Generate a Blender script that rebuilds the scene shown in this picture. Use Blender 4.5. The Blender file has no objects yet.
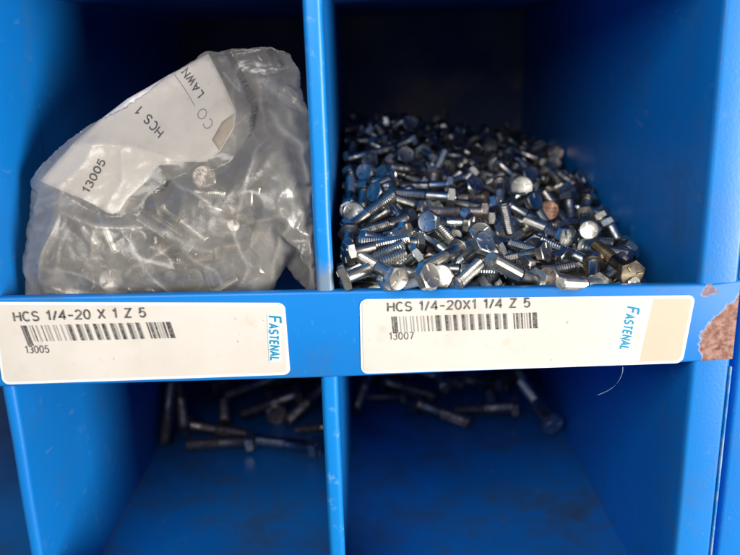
import bpy, bmesh, math, random
import numpy as np
from mathutils import Vector, Matrix, Quaternion, noise, geometry
from mathutils.bvhtree import BVHTree

# ------------------------------------------------------------------ scene, camera, light
S = bpy.context.scene
COL = S.collection
MM = 0.001
S.view_settings.view_transform = 'Standard'
S.view_settings.look = 'None'
S.view_settings.exposure = 0.0
S.view_settings.gamma = 1.0
S.cycles.max_bounces = 10
S.cycles.transparent_max_bounces = 24
S.cycles.caustics_reflective = False
S.cycles.sample_clamp_indirect = 4.0
S.cycles.use_denoising = True

PITCH, ROLL = math.radians(16), math.radians(1.65)
cam_d = bpy.data.cameras.new('camera')
cam = bpy.data.objects.new('camera', cam_d)
COL.objects.link(cam)
fwd = Vector((0, math.cos(PITCH), -math.sin(PITCH)))
up0 = Vector((0, math.sin(PITCH), math.cos(PITCH)))
rt0 = Vector((1, 0, 0))
rt = rt0 * math.cos(ROLL) - up0 * math.sin(ROLL)
up = up0 * math.cos(ROLL) + rt0 * math.sin(ROLL)
mw = Matrix((rt, up, -fwd)).transposed().to_4x4()
mw.translation = Vector((16.5, -322, 118.5)) * MM
cam.matrix_world = mw
cam_d.sensor_width = 36
cam_d.lens = 787 / 740 * 36
cam_d.clip_start = 0.01
cam_d.clip_end = 50
cam_d.dof.use_dof = True
cam_d.dof.focus_distance = 0.355
cam_d.dof.aperture_fstop = 8.0
S.camera = cam

W = bpy.data.worlds.new('World')
S.world = W
W.use_nodes = True
W.node_tree.nodes['Background'].inputs[0].default_value = (0.8, 0.9, 1.0, 1)
W.node_tree.nodes['Background'].inputs[1].default_value = 0.155


def area_lamp(name, loc, target, sx, sy, power, color):
    d = bpy.data.lights.new(name, 'AREA')
    d.shape = 'RECTANGLE'
    d.size, d.size_y = sx * MM, sy * MM
    d.energy = power
    d.color = color
    o = bpy.data.objects.new(name, d)
    COL.objects.link(o)
    o.location = Vector(loc) * MM
    o.rotation_euler = (Vector(target) * MM - o.location).to_track_quat('-Z', 'Y').to_euler()
    return o


area_lamp('daylight_opening', (820, -640, -40), (0, 60, 0), 380, 520, 17, (1.0, 0.965, 0.90))
area_lamp('front_fill_lamp', (-140, -430, 310), (-20, 40, 30), 420, 240, 2.3, (1.0, 0.96, 0.91))  # near fill lamp added in front to brighten the bag and its paper


# ------------------------------------------------------------------ materials
class NT:
    """small helper round a node tree"""
    def __init__(self, name):
        self.m = bpy.data.materials.new(name)
        self.m.use_nodes = True
        self.t = self.m.node_tree
        self.b = self.t.nodes['Principled BSDF']
        self.out = self.t.nodes['Material Output']

    def n(self, kind, ins=None, **kw):
        nd = self.t.nodes.new(kind)
        for k, v in kw.items():
            setattr(nd, k, v)
        for k, v in (ins or {}).items():
            self.put(nd.inputs[k], v)
        return nd

    def put(self, sock, v):
        if isinstance(v, bpy.types.NodeSocket):
            self.t.links.new(v, sock)
        elif isinstance(v, bpy.types.Node):
            self.t.links.new(v.outputs[0], sock)
        else:
            if isinstance(v, tuple) and len(v) == 3 and sock.type == 'RGBA':
                v = v + (1,)
            sock.default_value = v

    def math(self, op, a, b=0.0, c=None, clamp=False):
        nd = self.n('ShaderNodeMath', operation=op, use_clamp=clamp)
        self.put(nd.inputs[0], a)
        self.put(nd.inputs[1], b)
        if c is not None:
            self.put(nd.inputs[2], c)
        return nd.outputs[0]

    def noise(self, scale, detail=3, rough=0.5, vec=None, out=0):
        nd = self.n('ShaderNodeTexNoise')
        nd.inputs['Scale'].default_value = scale
        nd.inputs['Detail'].default_value = detail
        nd.inputs['Roughness'].default_value = rough
        self.put(nd.inputs['Vector'], vec if vec is not None else self.co())
        return nd.outputs[out]

    def co(self, kind='Object'):
        if not hasattr(self, '_c'):
            self._c = self.n('ShaderNodeTexCoord')
        return self._c.outputs[kind]

    def step(self, v, lo, hi, a=0.0, b=1.0):
        nd = self.n('ShaderNodeMapRange', interpolation_type='SMOOTHSTEP')
        for i, x in enumerate((v, lo, hi, a, b)):
            self.put(nd.inputs[i], x)
        return nd.outputs[0]

    def mix(self, f, a, b):
        nd = self.n('ShaderNodeMix', data_type='RGBA')
        self.put(nd.inputs[0], f)
        self.put(nd.inputs[6], a)
        self.put(nd.inputs[7], b)
        return nd.outputs[2]

    def bump(self, h, strength, dist):
        nd = self.n('ShaderNodeBump')
        nd.inputs['Strength'].default_value = strength
        nd.inputs['Distance'].default_value = dist
        self.put(nd.inputs['Height'], h)
        self.put(self.b.inputs['Normal'], nd.outputs[0])

    def set(self, **kw):
        for k, v in kw.items():
            self.put(self.b.inputs[k.replace('_', ' ')], v)
        return self.m


def paint(name, rust=False, grime=0.0, dirt_shade_amt=0.45):
    p = NT(name)
    base = (0.004, 0.20, 0.64)
    big = p.noise(9, 4)
    col = p.mix(p.step(big, 0.35, 0.7), base, (0.005, 0.175, 0.56))
    # dusty film and rub marks
    rub = p.step(p.noise(60, 6, 0.65), 0.60, 0.78)
    col = p.mix(p.math('MULTIPLY', rub, 0.16 + grime), col, (0.16, 0.34, 0.55))
    # tiny chips to pale primer
    chips = p.step(p.noise(330, 2, 0.4), 0.79, 0.81)
    col = p.mix(p.math('MULTIPLY', chips, 0.75), col, (0.42, 0.55, 0.68))
    mp = p.n('ShaderNodeMapping', {0: p.co()})
    mp.inputs['Scale'].default_value = (1.0, 0.10, 0.35)
    scr = p.step(p.noise(620, 3, 0.5, mp.outputs[0]), 0.665, 0.72)
    col = p.mix(p.math('MULTIPLY', scr, 0.15), col, (0.22, 0.33, 0.42))
    dirt = p.step(p.noise(22, 6, 0.7), 0.50 - (dirt_shade_amt - 0.45) * 0.35, 0.80)  # dirt; on the shelf floors it also carries painted-in shade
    col = p.mix(p.math('MULTIPLY', dirt, dirt_shade_amt), col, (0.05, 0.09, 0.12))
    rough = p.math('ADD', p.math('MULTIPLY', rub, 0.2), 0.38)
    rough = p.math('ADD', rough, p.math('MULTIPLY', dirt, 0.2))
    metal = 0.0
    if rust:
        sep = p.n('ShaderNodeSeparateXYZ', {0: p.co()})
        x, z = sep.outputs[0], sep.outputs[2]
        nz = p.noise(210, 5, 0.6)
        nz2 = p.noise(900, 4, 0.65)
        wob = p.math('MULTIPLY', p.math('SUBTRACT', nz, 0.5), 0.013)
        xx = p.math('ADD', x, wob)
        # patch on the right end: right of x=161 mm and below a line that climbs to the right
        a = p.step(xx, 0.1592, 0.1612)
        lim = p.math('MULTIPLY_ADD', p.math('SUBTRACT', x, 0.161), 1.12, -0.0010)
        b = p.step(p.math('SUBTRACT', p.math('ADD', lim, wob), z), -0.0012, 0.0014)
        m1 = p.math('MULTIPLY', a, b)
        # small second patch at the top of the lip
        dx = p.math('SUBTRACT', xx, 0.1615)
        dz = p.math('SUBTRACT', z, 0.0165)
        d = p.math('SQRT', p.math('ADD', p.math('MULTIPLY', dx, dx), p.math('MULTIPLY', dz, dz)))
        m2 = p.step(d, 0.0034, 0.0024)
        m = p.math('MAXIMUM', m1, p.math('MULTIPLY', m2, 0.85))
        rc = p.mix(p.step(p.noise(330, 4, 0.6), 0.35, 0.65), (0.21, 0.085, 0.062), (0.38, 0.22, 0.18))
        rc = p.mix(p.step(p.noise(260, 3), 0.56, 0.74), rc, (0.12, 0.05, 0.04))
        edge = p.math('MULTIPLY', p.step(m, 0.02, 0.3), p.step(m, 0.98, 0.5))
        col = p.mix(m, col, rc)
        col = p.mix(p.math('MULTIPLY', edge, 0.45), col, (0.35, 0.42, 0.48))
        rough = p.math('ADD', rough, p.math('MULTIPLY', m, 0.35))
        p.bump(p.math('SUBTRACT', p.math('MULTIPLY', nz2, m), p.math('MULTIPLY', m, 1.2)), 0.6, 0.0004)
    else:
        p.bump(p.noise(700, 3), 0.22, 0.0003)
    return p.set(Base_Color=col, Roughness=rough, Specular_IOR_Level=0.45)


M_paint = paint('blue_enamel')
M_floor = paint('worn_shaded_blue_floor', grime=0.10, dirt_shade_amt=0.9)  # worn paint, darkened further in colour to stand for shade on the floors
M_lip = paint('blue_enamel_lip', rust=True)


def edge_paint():
    """front edges: same enamel, rubbed pale where hands and parts scuff it"""
    p = NT('blue_enamel_edge')
    col = (0.004, 0.225, 0.67)
    sep = p.n('ShaderNodeSeparateXYZ', {0: p.co()})
    z = sep.outputs[2]
    nz = p.noise(120, 5, 0.7)
    sc = p.step(nz, 0.56, 0.70)
    col = p.mix(p.math('MULTIPLY', sc, 0.38), col, (0.30, 0.52, 0.72))
    # grey bare scuff just above the lip
    wob = p.math('MULTIPLY', p.math('SUBTRACT', p.noise(160, 4), 0.5), 0.02)
    zz = p.math('ADD', z, wob)
    m = p.math('MULTIPLY', p.step(zz, 0.036, 0.026), p.step(zz, 0.015, 0.018))
    col = p.mix(p.math('MULTIPLY', m, 0.85), col, (0.20, 0.25, 0.30))
    chips = p.step(p.noise(300, 2, 0.4), 0.77, 0.80)
    col = p.mix(chips, col, (0.45, 0.6, 0.72))
    p.bump(p.noise(400, 3), 0.12, 0.0003)
    return p.set(Base_Color=col, Roughness=0.36, Specular_IOR_Level=0.5)


M_edge = edge_paint()


def worn_edge():
    p = NT('worn_paint_edge')
    n = p.step(p.noise(70, 5, 0.7), 0.42, 0.62)
    return p.set(Base_Color=p.mix(n, (0.02, 0.24, 0.62), (0.26, 0.42, 0.60)), Roughness=0.5)


M_worn = worn_edge()


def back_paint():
    p = NT('back_grime_reflections')
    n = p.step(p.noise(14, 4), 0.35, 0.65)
    col = p.mix(n, (0.045, 0.08, 0.19), (0.28, 0.22, 0.22))  # brown patches: grime with reflections painted into the colour
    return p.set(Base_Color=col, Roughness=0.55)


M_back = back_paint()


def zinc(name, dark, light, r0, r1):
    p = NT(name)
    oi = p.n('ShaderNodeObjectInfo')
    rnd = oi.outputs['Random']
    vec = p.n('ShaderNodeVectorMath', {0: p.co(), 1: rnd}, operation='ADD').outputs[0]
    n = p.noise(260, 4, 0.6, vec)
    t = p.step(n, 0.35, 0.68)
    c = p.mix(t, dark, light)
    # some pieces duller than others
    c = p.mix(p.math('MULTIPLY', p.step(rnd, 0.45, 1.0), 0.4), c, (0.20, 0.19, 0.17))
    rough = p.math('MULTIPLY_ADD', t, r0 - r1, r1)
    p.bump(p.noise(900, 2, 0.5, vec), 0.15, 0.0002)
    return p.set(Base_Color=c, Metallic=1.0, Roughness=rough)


M_zinc = zinc('zinc_plate', (0.36, 0.35, 0.33), (0.84, 0.79, 0.70), 0.26, 0.42)
M_blue_zinc = zinc('blue_zinc_plate', (0.30, 0.35, 0.38), (0.66, 0.68, 0.68), 0.26, 0.44)
M_pale = zinc('bright_zinc', (0.60, 0.58, 0.52), (0.88, 0.85, 0.77), 0.30, 0.5)
M_gold = zinc('yellow_zinc_plate', (0.14, 0.10, 0.055), (0.38, 0.29, 0.17), 0.28, 0.5)
M_copper = zinc('rusty_head', (0.24, 0.10, 0.05), (0.58, 0.32, 0.20), 0.4, 0.65)
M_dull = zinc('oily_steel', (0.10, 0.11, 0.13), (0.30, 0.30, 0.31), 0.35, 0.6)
M_brown = zinc('stained_steel', (0.32, 0.26, 0.22), (0.70, 0.61, 0.54), 0.35, 0.6)


def card(name, c1, c2, stain):
    p = NT(name)
    n = p.step(p.noise(16, 5, 0.6), 0.3, 0.7)
    c = p.mix(n, c1, c2)
    s = p.step(p.noise(75, 6, 0.7), 0.58, 0.75)
    c = p.mix(p.math('MULTIPLY', s, stain), c, (0.50, 0.40, 0.28))
    sm = p.step(p.noise(28, 4, 0.6), 0.55, 0.75)
    c = p.mix(p.math('MULTIPLY', sm, stain * 0.5), c, (0.42, 0.36, 0.29))
    dots = p.step(p.noise(420, 1, 0.3), 0.80, 0.82)
    c = p.mix(p.math('MULTIPLY', dots, 0.5), c, (0.2, 0.17, 0.13))
    return p.set(Base_Color=c, Roughness=0.5)


M_card_edge = card('white_card', (0.78, 0.80, 0.80), (0.72, 0.74, 0.74), 0.12)
M_card = card('cream_card', (0.715, 0.665, 0.615), (0.64, 0.59, 0.535), 0.45)
M_tan = card('tan_card', (0.57, 0.46, 0.35), (0.60, 0.50, 0.40), 0.35)


def flat(name, c, rough=0.6):
    return NT(name).set(Base_Color=c, Roughness=rough)


def faded_ink():
    p = NT('faded_black_ink')
    n = p.step(p.noise(900, 3, 0.6), 0.3, 0.75)
    return p.set(Base_Color=p.mix(n, (0.03, 0.03, 0.035), (0.22, 0.21, 0.20)), Roughness=0.7)


M_ink = faded_ink()
M_ink_grey = flat('grey_ink', (0.36, 0.35, 0.33), 0.7)
M_logo = flat('teal_blue_ink', (0.0, 0.24, 0.44), 0.6)
M_logo_glow = flat('pale_logo_panel', (0.66, 0.80, 0.82), 0.6)
M_strand = flat('pale_fibre', (0.30, 0.40, 0.48), 0.5)


def film():
    """cloudy polyethylene: mostly clear, milky, glossy"""
    p = NT('cloudy_plastic_film')
    t = p.t
    t.nodes.remove(p.b)
    n = p.step(p.noise(34, 5, 0.6), 0.30, 0.72)
    n2 = p.step(p.noise(110, 5, 0.7), 0.45, 0.7)
    lw = p.n('ShaderNodeLayerWeight')
    lw.inputs[0].default_value = 0.35
    dens = p.math('ADD', p.math('MULTIPLY_ADD', n, 0.16, FILM0), p.math('MULTIPLY', n2, 0.06))
    at = p.n('ShaderNodeAttribute', attribute_name='whitened')
    dens = p.math('ADD', dens, p.math('MULTIPLY', at.outputs['Fac'], 0.45), clamp=True)
    dens = p.math('ADD', dens, p.math('MULTIPLY', lw.outputs['Facing'], 0.28), clamp=True)
    dif = p.n('ShaderNodeBsdfDiffuse')
    dif.inputs[0].default_value = (0.92, 0.87, 0.80, 1)
    trl = p.n('ShaderNodeBsdfTranslucent')
    trl.inputs[0].default_value = (0.92, 0.87, 0.80, 1)
    milky = p.n('ShaderNodeMixShader', {0: 0.45, 1: dif.outputs[0], 2: trl.outputs[0]})
    clear = p.n('ShaderNodeBsdfTransparent')
    clear.inputs[0].default_value = (0.97, 0.97, 0.965, 1)
    body = p.n('ShaderNodeMixShader', {0: dens, 1: clear.outputs[0], 2: milky.outputs[0]})
    bm_ = p.n('ShaderNodeBump')
    bm_.inputs['Strength'].default_value = 0.5
    bm_.inputs['Distance'].default_value = 0.0008
    p.put(bm_.inputs['Height'], p.noise(150, 4, 0.6))
    gl = p.n('ShaderNodeBsdfGlossy')
    gl.inputs['Roughness'].default_value = 0.28
    p.put(gl.inputs['Normal'], bm_.outputs[0])
    fr = p.n('ShaderNodeFresnel')
    fr.inputs[0].default_value = 1.5
    p.put(fr.inputs['Normal'], bm_.outputs[0])
    fac = p.math('MULTIPLY_ADD', fr.outputs[0], 0.9, 0.03, clamp=True)
    fin = p.n('ShaderNodeMixShader', {0: fac, 1: body.outputs[0], 2: gl.outputs[0]})
    p.put(p.out.inputs[0], fin.outputs[0])
    return p.m


FILM0 = 0.20
M_film = film()


# ------------------------------------------------------------------ object helpers
def link_mesh(name, bm, mats, parent=None, smooth=None, loc=None):
    me = bpy.data.meshes.new(name)
    bm.normal_update()
    bm.to_mesh(me)
    bm.free()
    for m in (mats if isinstance(mats, (list, tuple)) else [mats]):
        me.materials.append(m)
    o = bpy.data.objects.new(name, me)
    COL.objects.link(o)
    if parent is not None:
        o.parent = parent
    if loc is not None:
        o.location = Vector(loc) * MM
    if smooth is not None:
        for f in me.polygons:
            f.use_smooth = True
        if smooth < 180:
            me.set_sharp_from_angle(angle=math.radians(smooth))
    return o


def thing(name, label, cat, loc=(0, 0, 0), group=None):
    o = bpy.data.objects.new(name, None)
    o.empty_display_size = 0.005
    COL.objects.link(o)
    o.location = Vector(loc) * MM
    tag(o, label, cat, group)
    return o


def tag(o, label, cat, group=None):
    o['label'] = label
    o['category'] = cat
    if group:
        o['group'] = group


def add_box(bm, a, b, bev=0.0, seg=2, fn=None):
    """box from corner a to corner b (mm); fn may warp the corners"""
    vs = []
    for ix in (0, 1):
        for iy in (0, 1):
            for iz in (0, 1):
                c = [(a, b)[ix][0], (a, b)[iy][1], (a, b)[iz][2]]
                if fn:
                    c = fn(c)
                vs.append(bm.verts.new(Vector(c) * MM))
    idx = ((0, 1, 3, 2), (4, 6, 7, 5), (0, 4, 5, 1), (2, 3, 7, 6), (0, 2, 6, 4), (1, 5, 7, 3))
    fs = [bm.faces.new([vs[i] for i in f]) for f in idx]
    if bev:
        es = list({e for f in fs for e in f.edges})
        bmesh.ops.bevel(bm, geom=es, offset=bev * MM, segments=seg, affect='EDGES', profile=0.5)
    return fs


# ------------------------------------------------------------------ the bin cabinet
X0, X1 = -142.0, 157.0            # inner faces of the two outer partitions
DIV = (-6.6, 0.9)                 # central partition
DEEP = 400.0
FLOORS = (-157.0, -17.0, 150.0)
cab = thing('bin_cabinet', 'bright blue steel parts cabinet with open bins and a labelled front lip', 'cabinet', (0, 0, -160))
CZ = Vector((0, 0, 160 * MM))


def part(name, bm, mat, smooth=None):
    o = link_mesh(name, bm, mat, cab, smooth)
    o.location = CZ
    return o


def hem_profile(bm, x0, x1, y0, z0, z1, thick):
    """vertical steel edge rolled round at the front, x0..x1 wide"""
    r = min(2.4, (x1 - x0) / 2)
    pts = []
    n = 5
    for i in range(n + 1):
        a = math.pi / 2 * i / n
        pts.append((x0 + r - r * math.cos(a), y0 + r - r * math.sin(a)))
    for i in range(n + 1):
        a = math.pi / 2 * i / n
        pts.append((x1 - r + r * math.sin(a), y0 + r - r * math.cos(a)))
    pts += [(x1, y0 + thick), (x0, y0 + thick)]
    N = 60
    rows = []
    for k in range(N + 1):
        z = z0 + (z1 - z0) * k / N
        rows.append([])
        for (x, y) in pts:
            w = noise.noise(Vector((x * 0.02, 5.1, z * 0.03))) * 0.25
            rows[-1].append(bm.verts.new(Vector((x + w, y + w, z)) * MM))
    m = len(pts)
    for k in range(N):
        for i in range(m):
            bm.faces.new((rows[k][i], rows[k][(i + 1) % m], rows[k + 1][(i + 1) % m], rows[k + 1][i]))
    bm.faces.new(rows[0][::-1])
    bm.faces.new(rows[-1])


ZB, ZT = -300.0, 330.0
# central partition: sheet with a rolled front hem
bm = bmesh.new()
hem_profile(bm, DIV[0], DIV[1], 0.0, ZB, ZT, 3.2)
divider = part('divider', bm, M_edge, 40)
bm = bmesh.new()
add_box(bm, (DIV[0] + 1.6, 3.0, ZB), (DIV[1] - 2.6, DEEP, ZT))
o = link_mesh('divider_sheet', bm, M_paint, divider)
# left partition
bm = bmesh.new()
hem_profile(bm, -148.0, -142.0, 0.0, ZB, ZT, 66)
divider2 = part('divider', bm, M_paint, 40)
bm = bmesh.new()
add_box(bm, (-148.0, 66, ZB), (-142.5, DEEP, ZT))
o = link_mesh('divider_sheet', bm, M_paint, divider2)
# right partition: broad front flange turned outwards, rolled into the bin
bm = bmesh.new()
hem_profile(bm, 157.0, 174.6, 0.0, ZB, ZT, 20)
flange = part('side_panel', bm, M_paint, 40)
bm = bmesh.new()
add_box(bm, (157.3, 20, ZB), (160, DEEP, ZT))
link_mesh('side_sheet', bm, M_paint, flange)
bm = bmesh.new()
add_box(bm, (174.3, -0.35, ZB), (175.2, 1.2, -19.5), 0.3)
add_box(bm, (174.3, -0.35, 21), (175.2, 1.2, ZT), 0.3)
link_mesh('worn_edge', bm, M_worn, flange)

# shelves
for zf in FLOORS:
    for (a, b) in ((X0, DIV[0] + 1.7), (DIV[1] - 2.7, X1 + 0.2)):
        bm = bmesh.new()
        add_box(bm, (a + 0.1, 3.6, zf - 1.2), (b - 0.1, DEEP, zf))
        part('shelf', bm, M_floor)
# back
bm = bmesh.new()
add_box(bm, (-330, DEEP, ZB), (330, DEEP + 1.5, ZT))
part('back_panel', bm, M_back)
# neighbouring column at the left and the next cabinet's frame at the right
bm = bmesh.new()
add_box(bm, (-330, 4, -158.2), (-148.1, DEEP, -157))
add_box(bm, (-330, 4, -18.2), (-148.1, DEEP, -17))
add_box(bm, (-330, 4, 148.8), (-148.1, DEEP, 150))
part('shelf', bm, M_paint)


def lip_edges(x):
    t = (x + 142) / 317.0
    return -18.9 + 2.5 * max(0, (x + 2)) / 177.0, 22.2 - 3.2 * t


def make_lip(zoff, main):
    bm = bmesh.new()
    xs = [-330, -250, -200, -150, -100, -50, 0, 40, 80, 120, 150, 160, 166, 171, 175.0]
    prof = []
    T = 5.0
    r = 1.3
    n = 4
    # closed profile in (y, t) where t 0 = bottom edge, 1 = top edge; corner offsets in mm
    cs = []
    for (cy, cz, a0) in ((-1 + r, 1, math.pi), (-1 + T - r, 1, math.pi / 2), (-1 + T - r, 0, 0), (-1 + r, 0, -math.pi / 2)):
        for i in range(n + 1):
            a = a0 - math.pi / 2 * i / n
            cs.append((cy + r * math.cos(a), cz, (-r if cz else r) + r * math.sin(a)))
    rows = []
    for x in xs:
        lo, hi = lip_edges(x)
        dent = 0.0
        row = []
        for (y, cz, dz) in cs:
            z = (hi if cz else lo) + dz
            yy = y
            if main and x > 155:
                f = (x - 155) / 20.0
                yy += f * 0.9                      # the end is pressed back on to the flange
                if cz:
                    z += 1.6 * max(0, (x - 162) / 13.0)
            row.append(bm.verts.new(Vector((x, yy, z + zoff)) * MM))
        rows.append(row)
    m = len(cs)
    for k in range(len(xs) - 1):
        for i in range(m):
            bm.faces.new((rows[k][i], rows[k + 1][i], rows[k + 1][(i + 1) % m], rows[k][(i + 1) % m]))
    bm.faces.new(rows[0])
    bm.faces.new(rows[-1][::-1])
    bmesh.ops.recalc_face_normals(bm, faces=bm.faces)
    return part('front_lip', bm, M_lip if main else M_paint, 50)


make_lip(0, True)
make_lip(-140, False)
make_lip(169, False)

bm = bmesh.new()
hem_profile(bm, 181.5, 205.0, 9.0, ZB, ZT, 300)
nb = link_mesh('cabinet_frame', bm, M_paint, None, 40)
tag(nb, 'blue steel upright of the adjoining cabinet beyond the worn right edge', 'cabinet')


# ------------------------------------------------------------------ card labels on the lip
def arc(cx, cy, rx, ry, a0, a1, n=9):
    return [(cx + rx * math.cos(math.radians(a0 + (a1 - a0) * i / n)), cy + ry * math.sin(math.radians(a0 + (a1 - a0) * i / n))) for i in range(n + 1)]


GLYPH = {
    ' ': (0.30, []),
    'H': (0.62, [[(0, 0), (0, 1)], [(.62, 0), (.62, 1)], [(0, .52), (.62, .52)]]),
    'C': (0.64, [arc(.34, .5, .34, .5, 48, 312, 14)]),
    'S': (0.58, [arc(.29, .745, .27, .255, 25, 270, 9) + arc(.29, .25, .29, .25, 88, -155, 9)]),
    '1': (0.34, [[(.02, .76), (.26, 1), (.26, 0)]]),
    '/': (0.36, [[(0, -.02), (.36, 1.02)]]),
    '4': (0.60, [[(.44, 0), (.44, 1), (0, .30), (.60, .30)]]),
    '-': (0.46, [[(0, .44), (.46, .44)]]),
    '2': (0.56, [arc(.28, .72, .27, .28, 165, -30, 9) + [(.0, 0.02), (.56, 0.02)]]),
    '0': (0.56, [arc(.28, .5, .28, .5, 90, 450, 18)]),
    'X': (0.62, [[(0, 0), (.62, 1)], [(0, 1), (.62, 0)]]),
    'Z': (0.58, [[(0, .98), (.56, .98), (0, .02), (.58, .02)]]),
    '5': (0.56, [[(.52, .98), (.1, .98), (.04, .53)] + arc(.27, .32, .28, .32, 130, -150, 10)]),
    '3': (0.54, [arc(.26, .75, .25, .25, 150, -80, 8), arc(.26, .27, .28, .27, 80, -150, 9)]),
    '7': (0.54, [[(0, .98), (.54, .98), (.2, 0)]]),
    'F': (0.54, [[(0, 0), (0, 1)], [(0, .97), (.54, .97)], [(0, .52), (.46, .52)]]),
    'A': (0.66, [[(0, 0), (.33, 1), (.66, 0)], [(.12, .32), (.54, .32)]]),
    'T': (0.58, [[(.29, 0), (.29, 1)], [(0, .97), (.58, .97)]]),
    'E': (0.52, [[(0, 0), (0, 1)], [(0, .97), (.52, .97)], [(0, .51), (.46, .51)], [(0, .03), (.52, .03)]]),
    'N': (0.62, [[(0, 0), (0, 1), (.62, 0), (.62, 1)]]),
    'L': (0.50, [[(0, 1), (0, .03), (.5, .03)]]),
    'W': (0.86, [[(0, 1), (.22, 0), (.43, .9), (.64, 0), (.86, 1)]]),
    'O': (0.70, [arc(.35, .5, .35, .5, 90, 450, 18)]),
}


def ribbon(pts, half):
    """two offset rails along a polyline, mitred"""
    out = []
    closed = (Vector(pts[0]) - Vector(pts[-1])).length < 1e-6
    P = [Vector(p) for p in pts]
    for i, p in enumerate(P):
        a = P[i - 1] if i else (P[-2] if closed else None)
        c = P[i + 1] if i + 1 < len(P) else (P[1] if closed else None)
        d0 = (p - a).normalized() if a is not None else (c - p).normalized()
        d1 = (c - p).normalized() if c is not None else d0
        t = (d0 + d1)
        t = t.normalized() if t.length > 1e-6 else d0
        n = Vector((-t.y, t.x))
        k = half / max(0.45, abs(n.dot(Vector((-d0.y, d0.x)))))
        out.append((p + n * k, p - n * k))
    return out


def place_text(dst, body, p0, p1, h, yfun, pen=0.075, slant=0.0, off=0.0, gap=0.26):
    """lay stroked lettering in the x-z plane: baseline from p0 to p1 (x,z mm), cap height h (mm)"""
    total = sum(GLYPH[c][0] + gap for c in body) - gap
    p0, p1 = Vector(p0), Vector(p1)
    L = (p1 - p0).length
    u = (p1 - p0).normalized()
    n = Vector((-u.y, u.x))
    kx = L / total
    x = 0.0
    for c in body:
        w, strokes = GLYPH[c]
        for si, st in enumerate(strokes):
            pts = [((x + a) * kx + slant * b * h, b * h) for a, b in st]
            fine = [pts[0]]
            for q in pts[1:]:
                last = Vector(fine[-1])
                m = max(1, int((Vector(q) - last).length / 1.5))
                for j in range(1, m + 1):
                    fine.append(tuple(last.lerp(Vector(q), j / m)))
            prev = None
            for (l, r) in ribbon(fine, pen * h):
                vs = []
                for e in (l, r):
                    q = p0 + u * e.x + n * e.y
                    vs.append(dst.verts.new(Vector((q.x, yfun(q.x, q.y) + off - 0.012 * si, q.y)) * MM))
                if prev:
                    dst.faces.new((prev[0], prev[1], vs[1], vs[0]))
                prev = vs
        x += w + gap


def lip_y(x):
    return -1.0


def rounded_sheet(bm, tl, tr, br, bl, r, yoff, grid=24):
    """card with round corners, following the lip (x,z mm corners)"""
    tl, tr, br, bl = map(Vector, (tl, tr, br, bl))
    w = (tr - tl).length
    hgt = (tl - bl).length
    loop = []
    for (cx, cz, a0) in ((r, r, math.pi), (w - r, r, 1.5 * math.pi), (w - r, hgt - r, 0), (r, hgt - r, 0.5 * math.pi)):
        for i in range(6):
            a = a0 + math.pi / 2 * i / 5
            loop.append((cx + r * math.cos(a), cz + r * math.sin(a)))
    # split the two long sides so the card bends with the lip
    full = []
    for i, p in enumerate(loop):
        q = loop[(i + 1) % len(loop)]
        full.append(p)
        d = abs(q[0] - p[0])
        if d > 12:
            k = int(d / 6)
            for j in range(1, k):
                full.append((p[0] + (q[0] - p[0]) * j / k, p[1] + (q[1] - p[1]) * j / k))

    def pos(p, y):
        s, t = p[0] / w, p[1] / hgt
        b = bl.lerp(br, s).lerp(tl.lerp(tr, s), t)
        return Vector((b.x, lip_y(b.x) + y, b.y)) * MM
    vf = [bm.verts.new(pos(p, yoff)) for p in full]
    vb = [bm.verts.new(pos(p, yoff + 0.12)) for p in full]
    f = bm.faces.new(vf)
    n = len(full)
    for i in range(n):
        bm.faces.new((vf[i], vb[i], vb[(i + 1) % n], vf[(i + 1) % n]))
    bmesh.ops.triangulate(bm, faces=[f])


def barcode(bm_dark, bm_light, bars, p0, p1, h, lean, y):
    p0, p1 = Vector(p0), Vector(p1)
    u = p1 - p0
    for (a, b, tone, ext) in bars:
        dst = bm_dark if tone else bm_light
        lo = -h - ext
        q = []
        for (s, t) in ((a, 0), (b, 0), (b, lo), (a, lo)):
            c = p0 + u * s + Vector((0, t)) + Vector((lean * (-t / h), 0))
            q.append(dst.verts.new(Vector((c.x, lip_y(c.x) + y, c.y)) * MM))
        dst.faces.new(q)


def bars(rng, n_light, n_dark, ext):
    out = [(0.0, 0.008, 1, ext), (0.013, 0.037, 1, ext)]
    x = 0.055
    span1 = 0.31
    while x < span1:
        w = rng.choice((0.005, 0.007, 0.009))
        out.append((x, x + w, 0 if rng.random() < 0.75 else 1, 0))
        x += w + rng.choice((0.012, 0.02, 0.026))
    k = n_dark
    for i in range(k):
        x = span1 + (0.82 - span1) * i / k
        out.append((x, x + 0.019, 1, 0))
        out.append((x + 0.024, x + 0.029, 0, 0))
        if i % 2:
            out.append((x + 0.036, x + 0.040, 0, 0))
    for x, w, t in ((0.835, .008, 1), (0.853, .014, 1), (0.873, .006, 0), (0.887, .010, 1), (0.908, .006, 0), (0.925, .008, 0), (0.942, .012, 1), (0.966, .030, 1)):
        out.append((x, x + w, t, 0))
    return out


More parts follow.
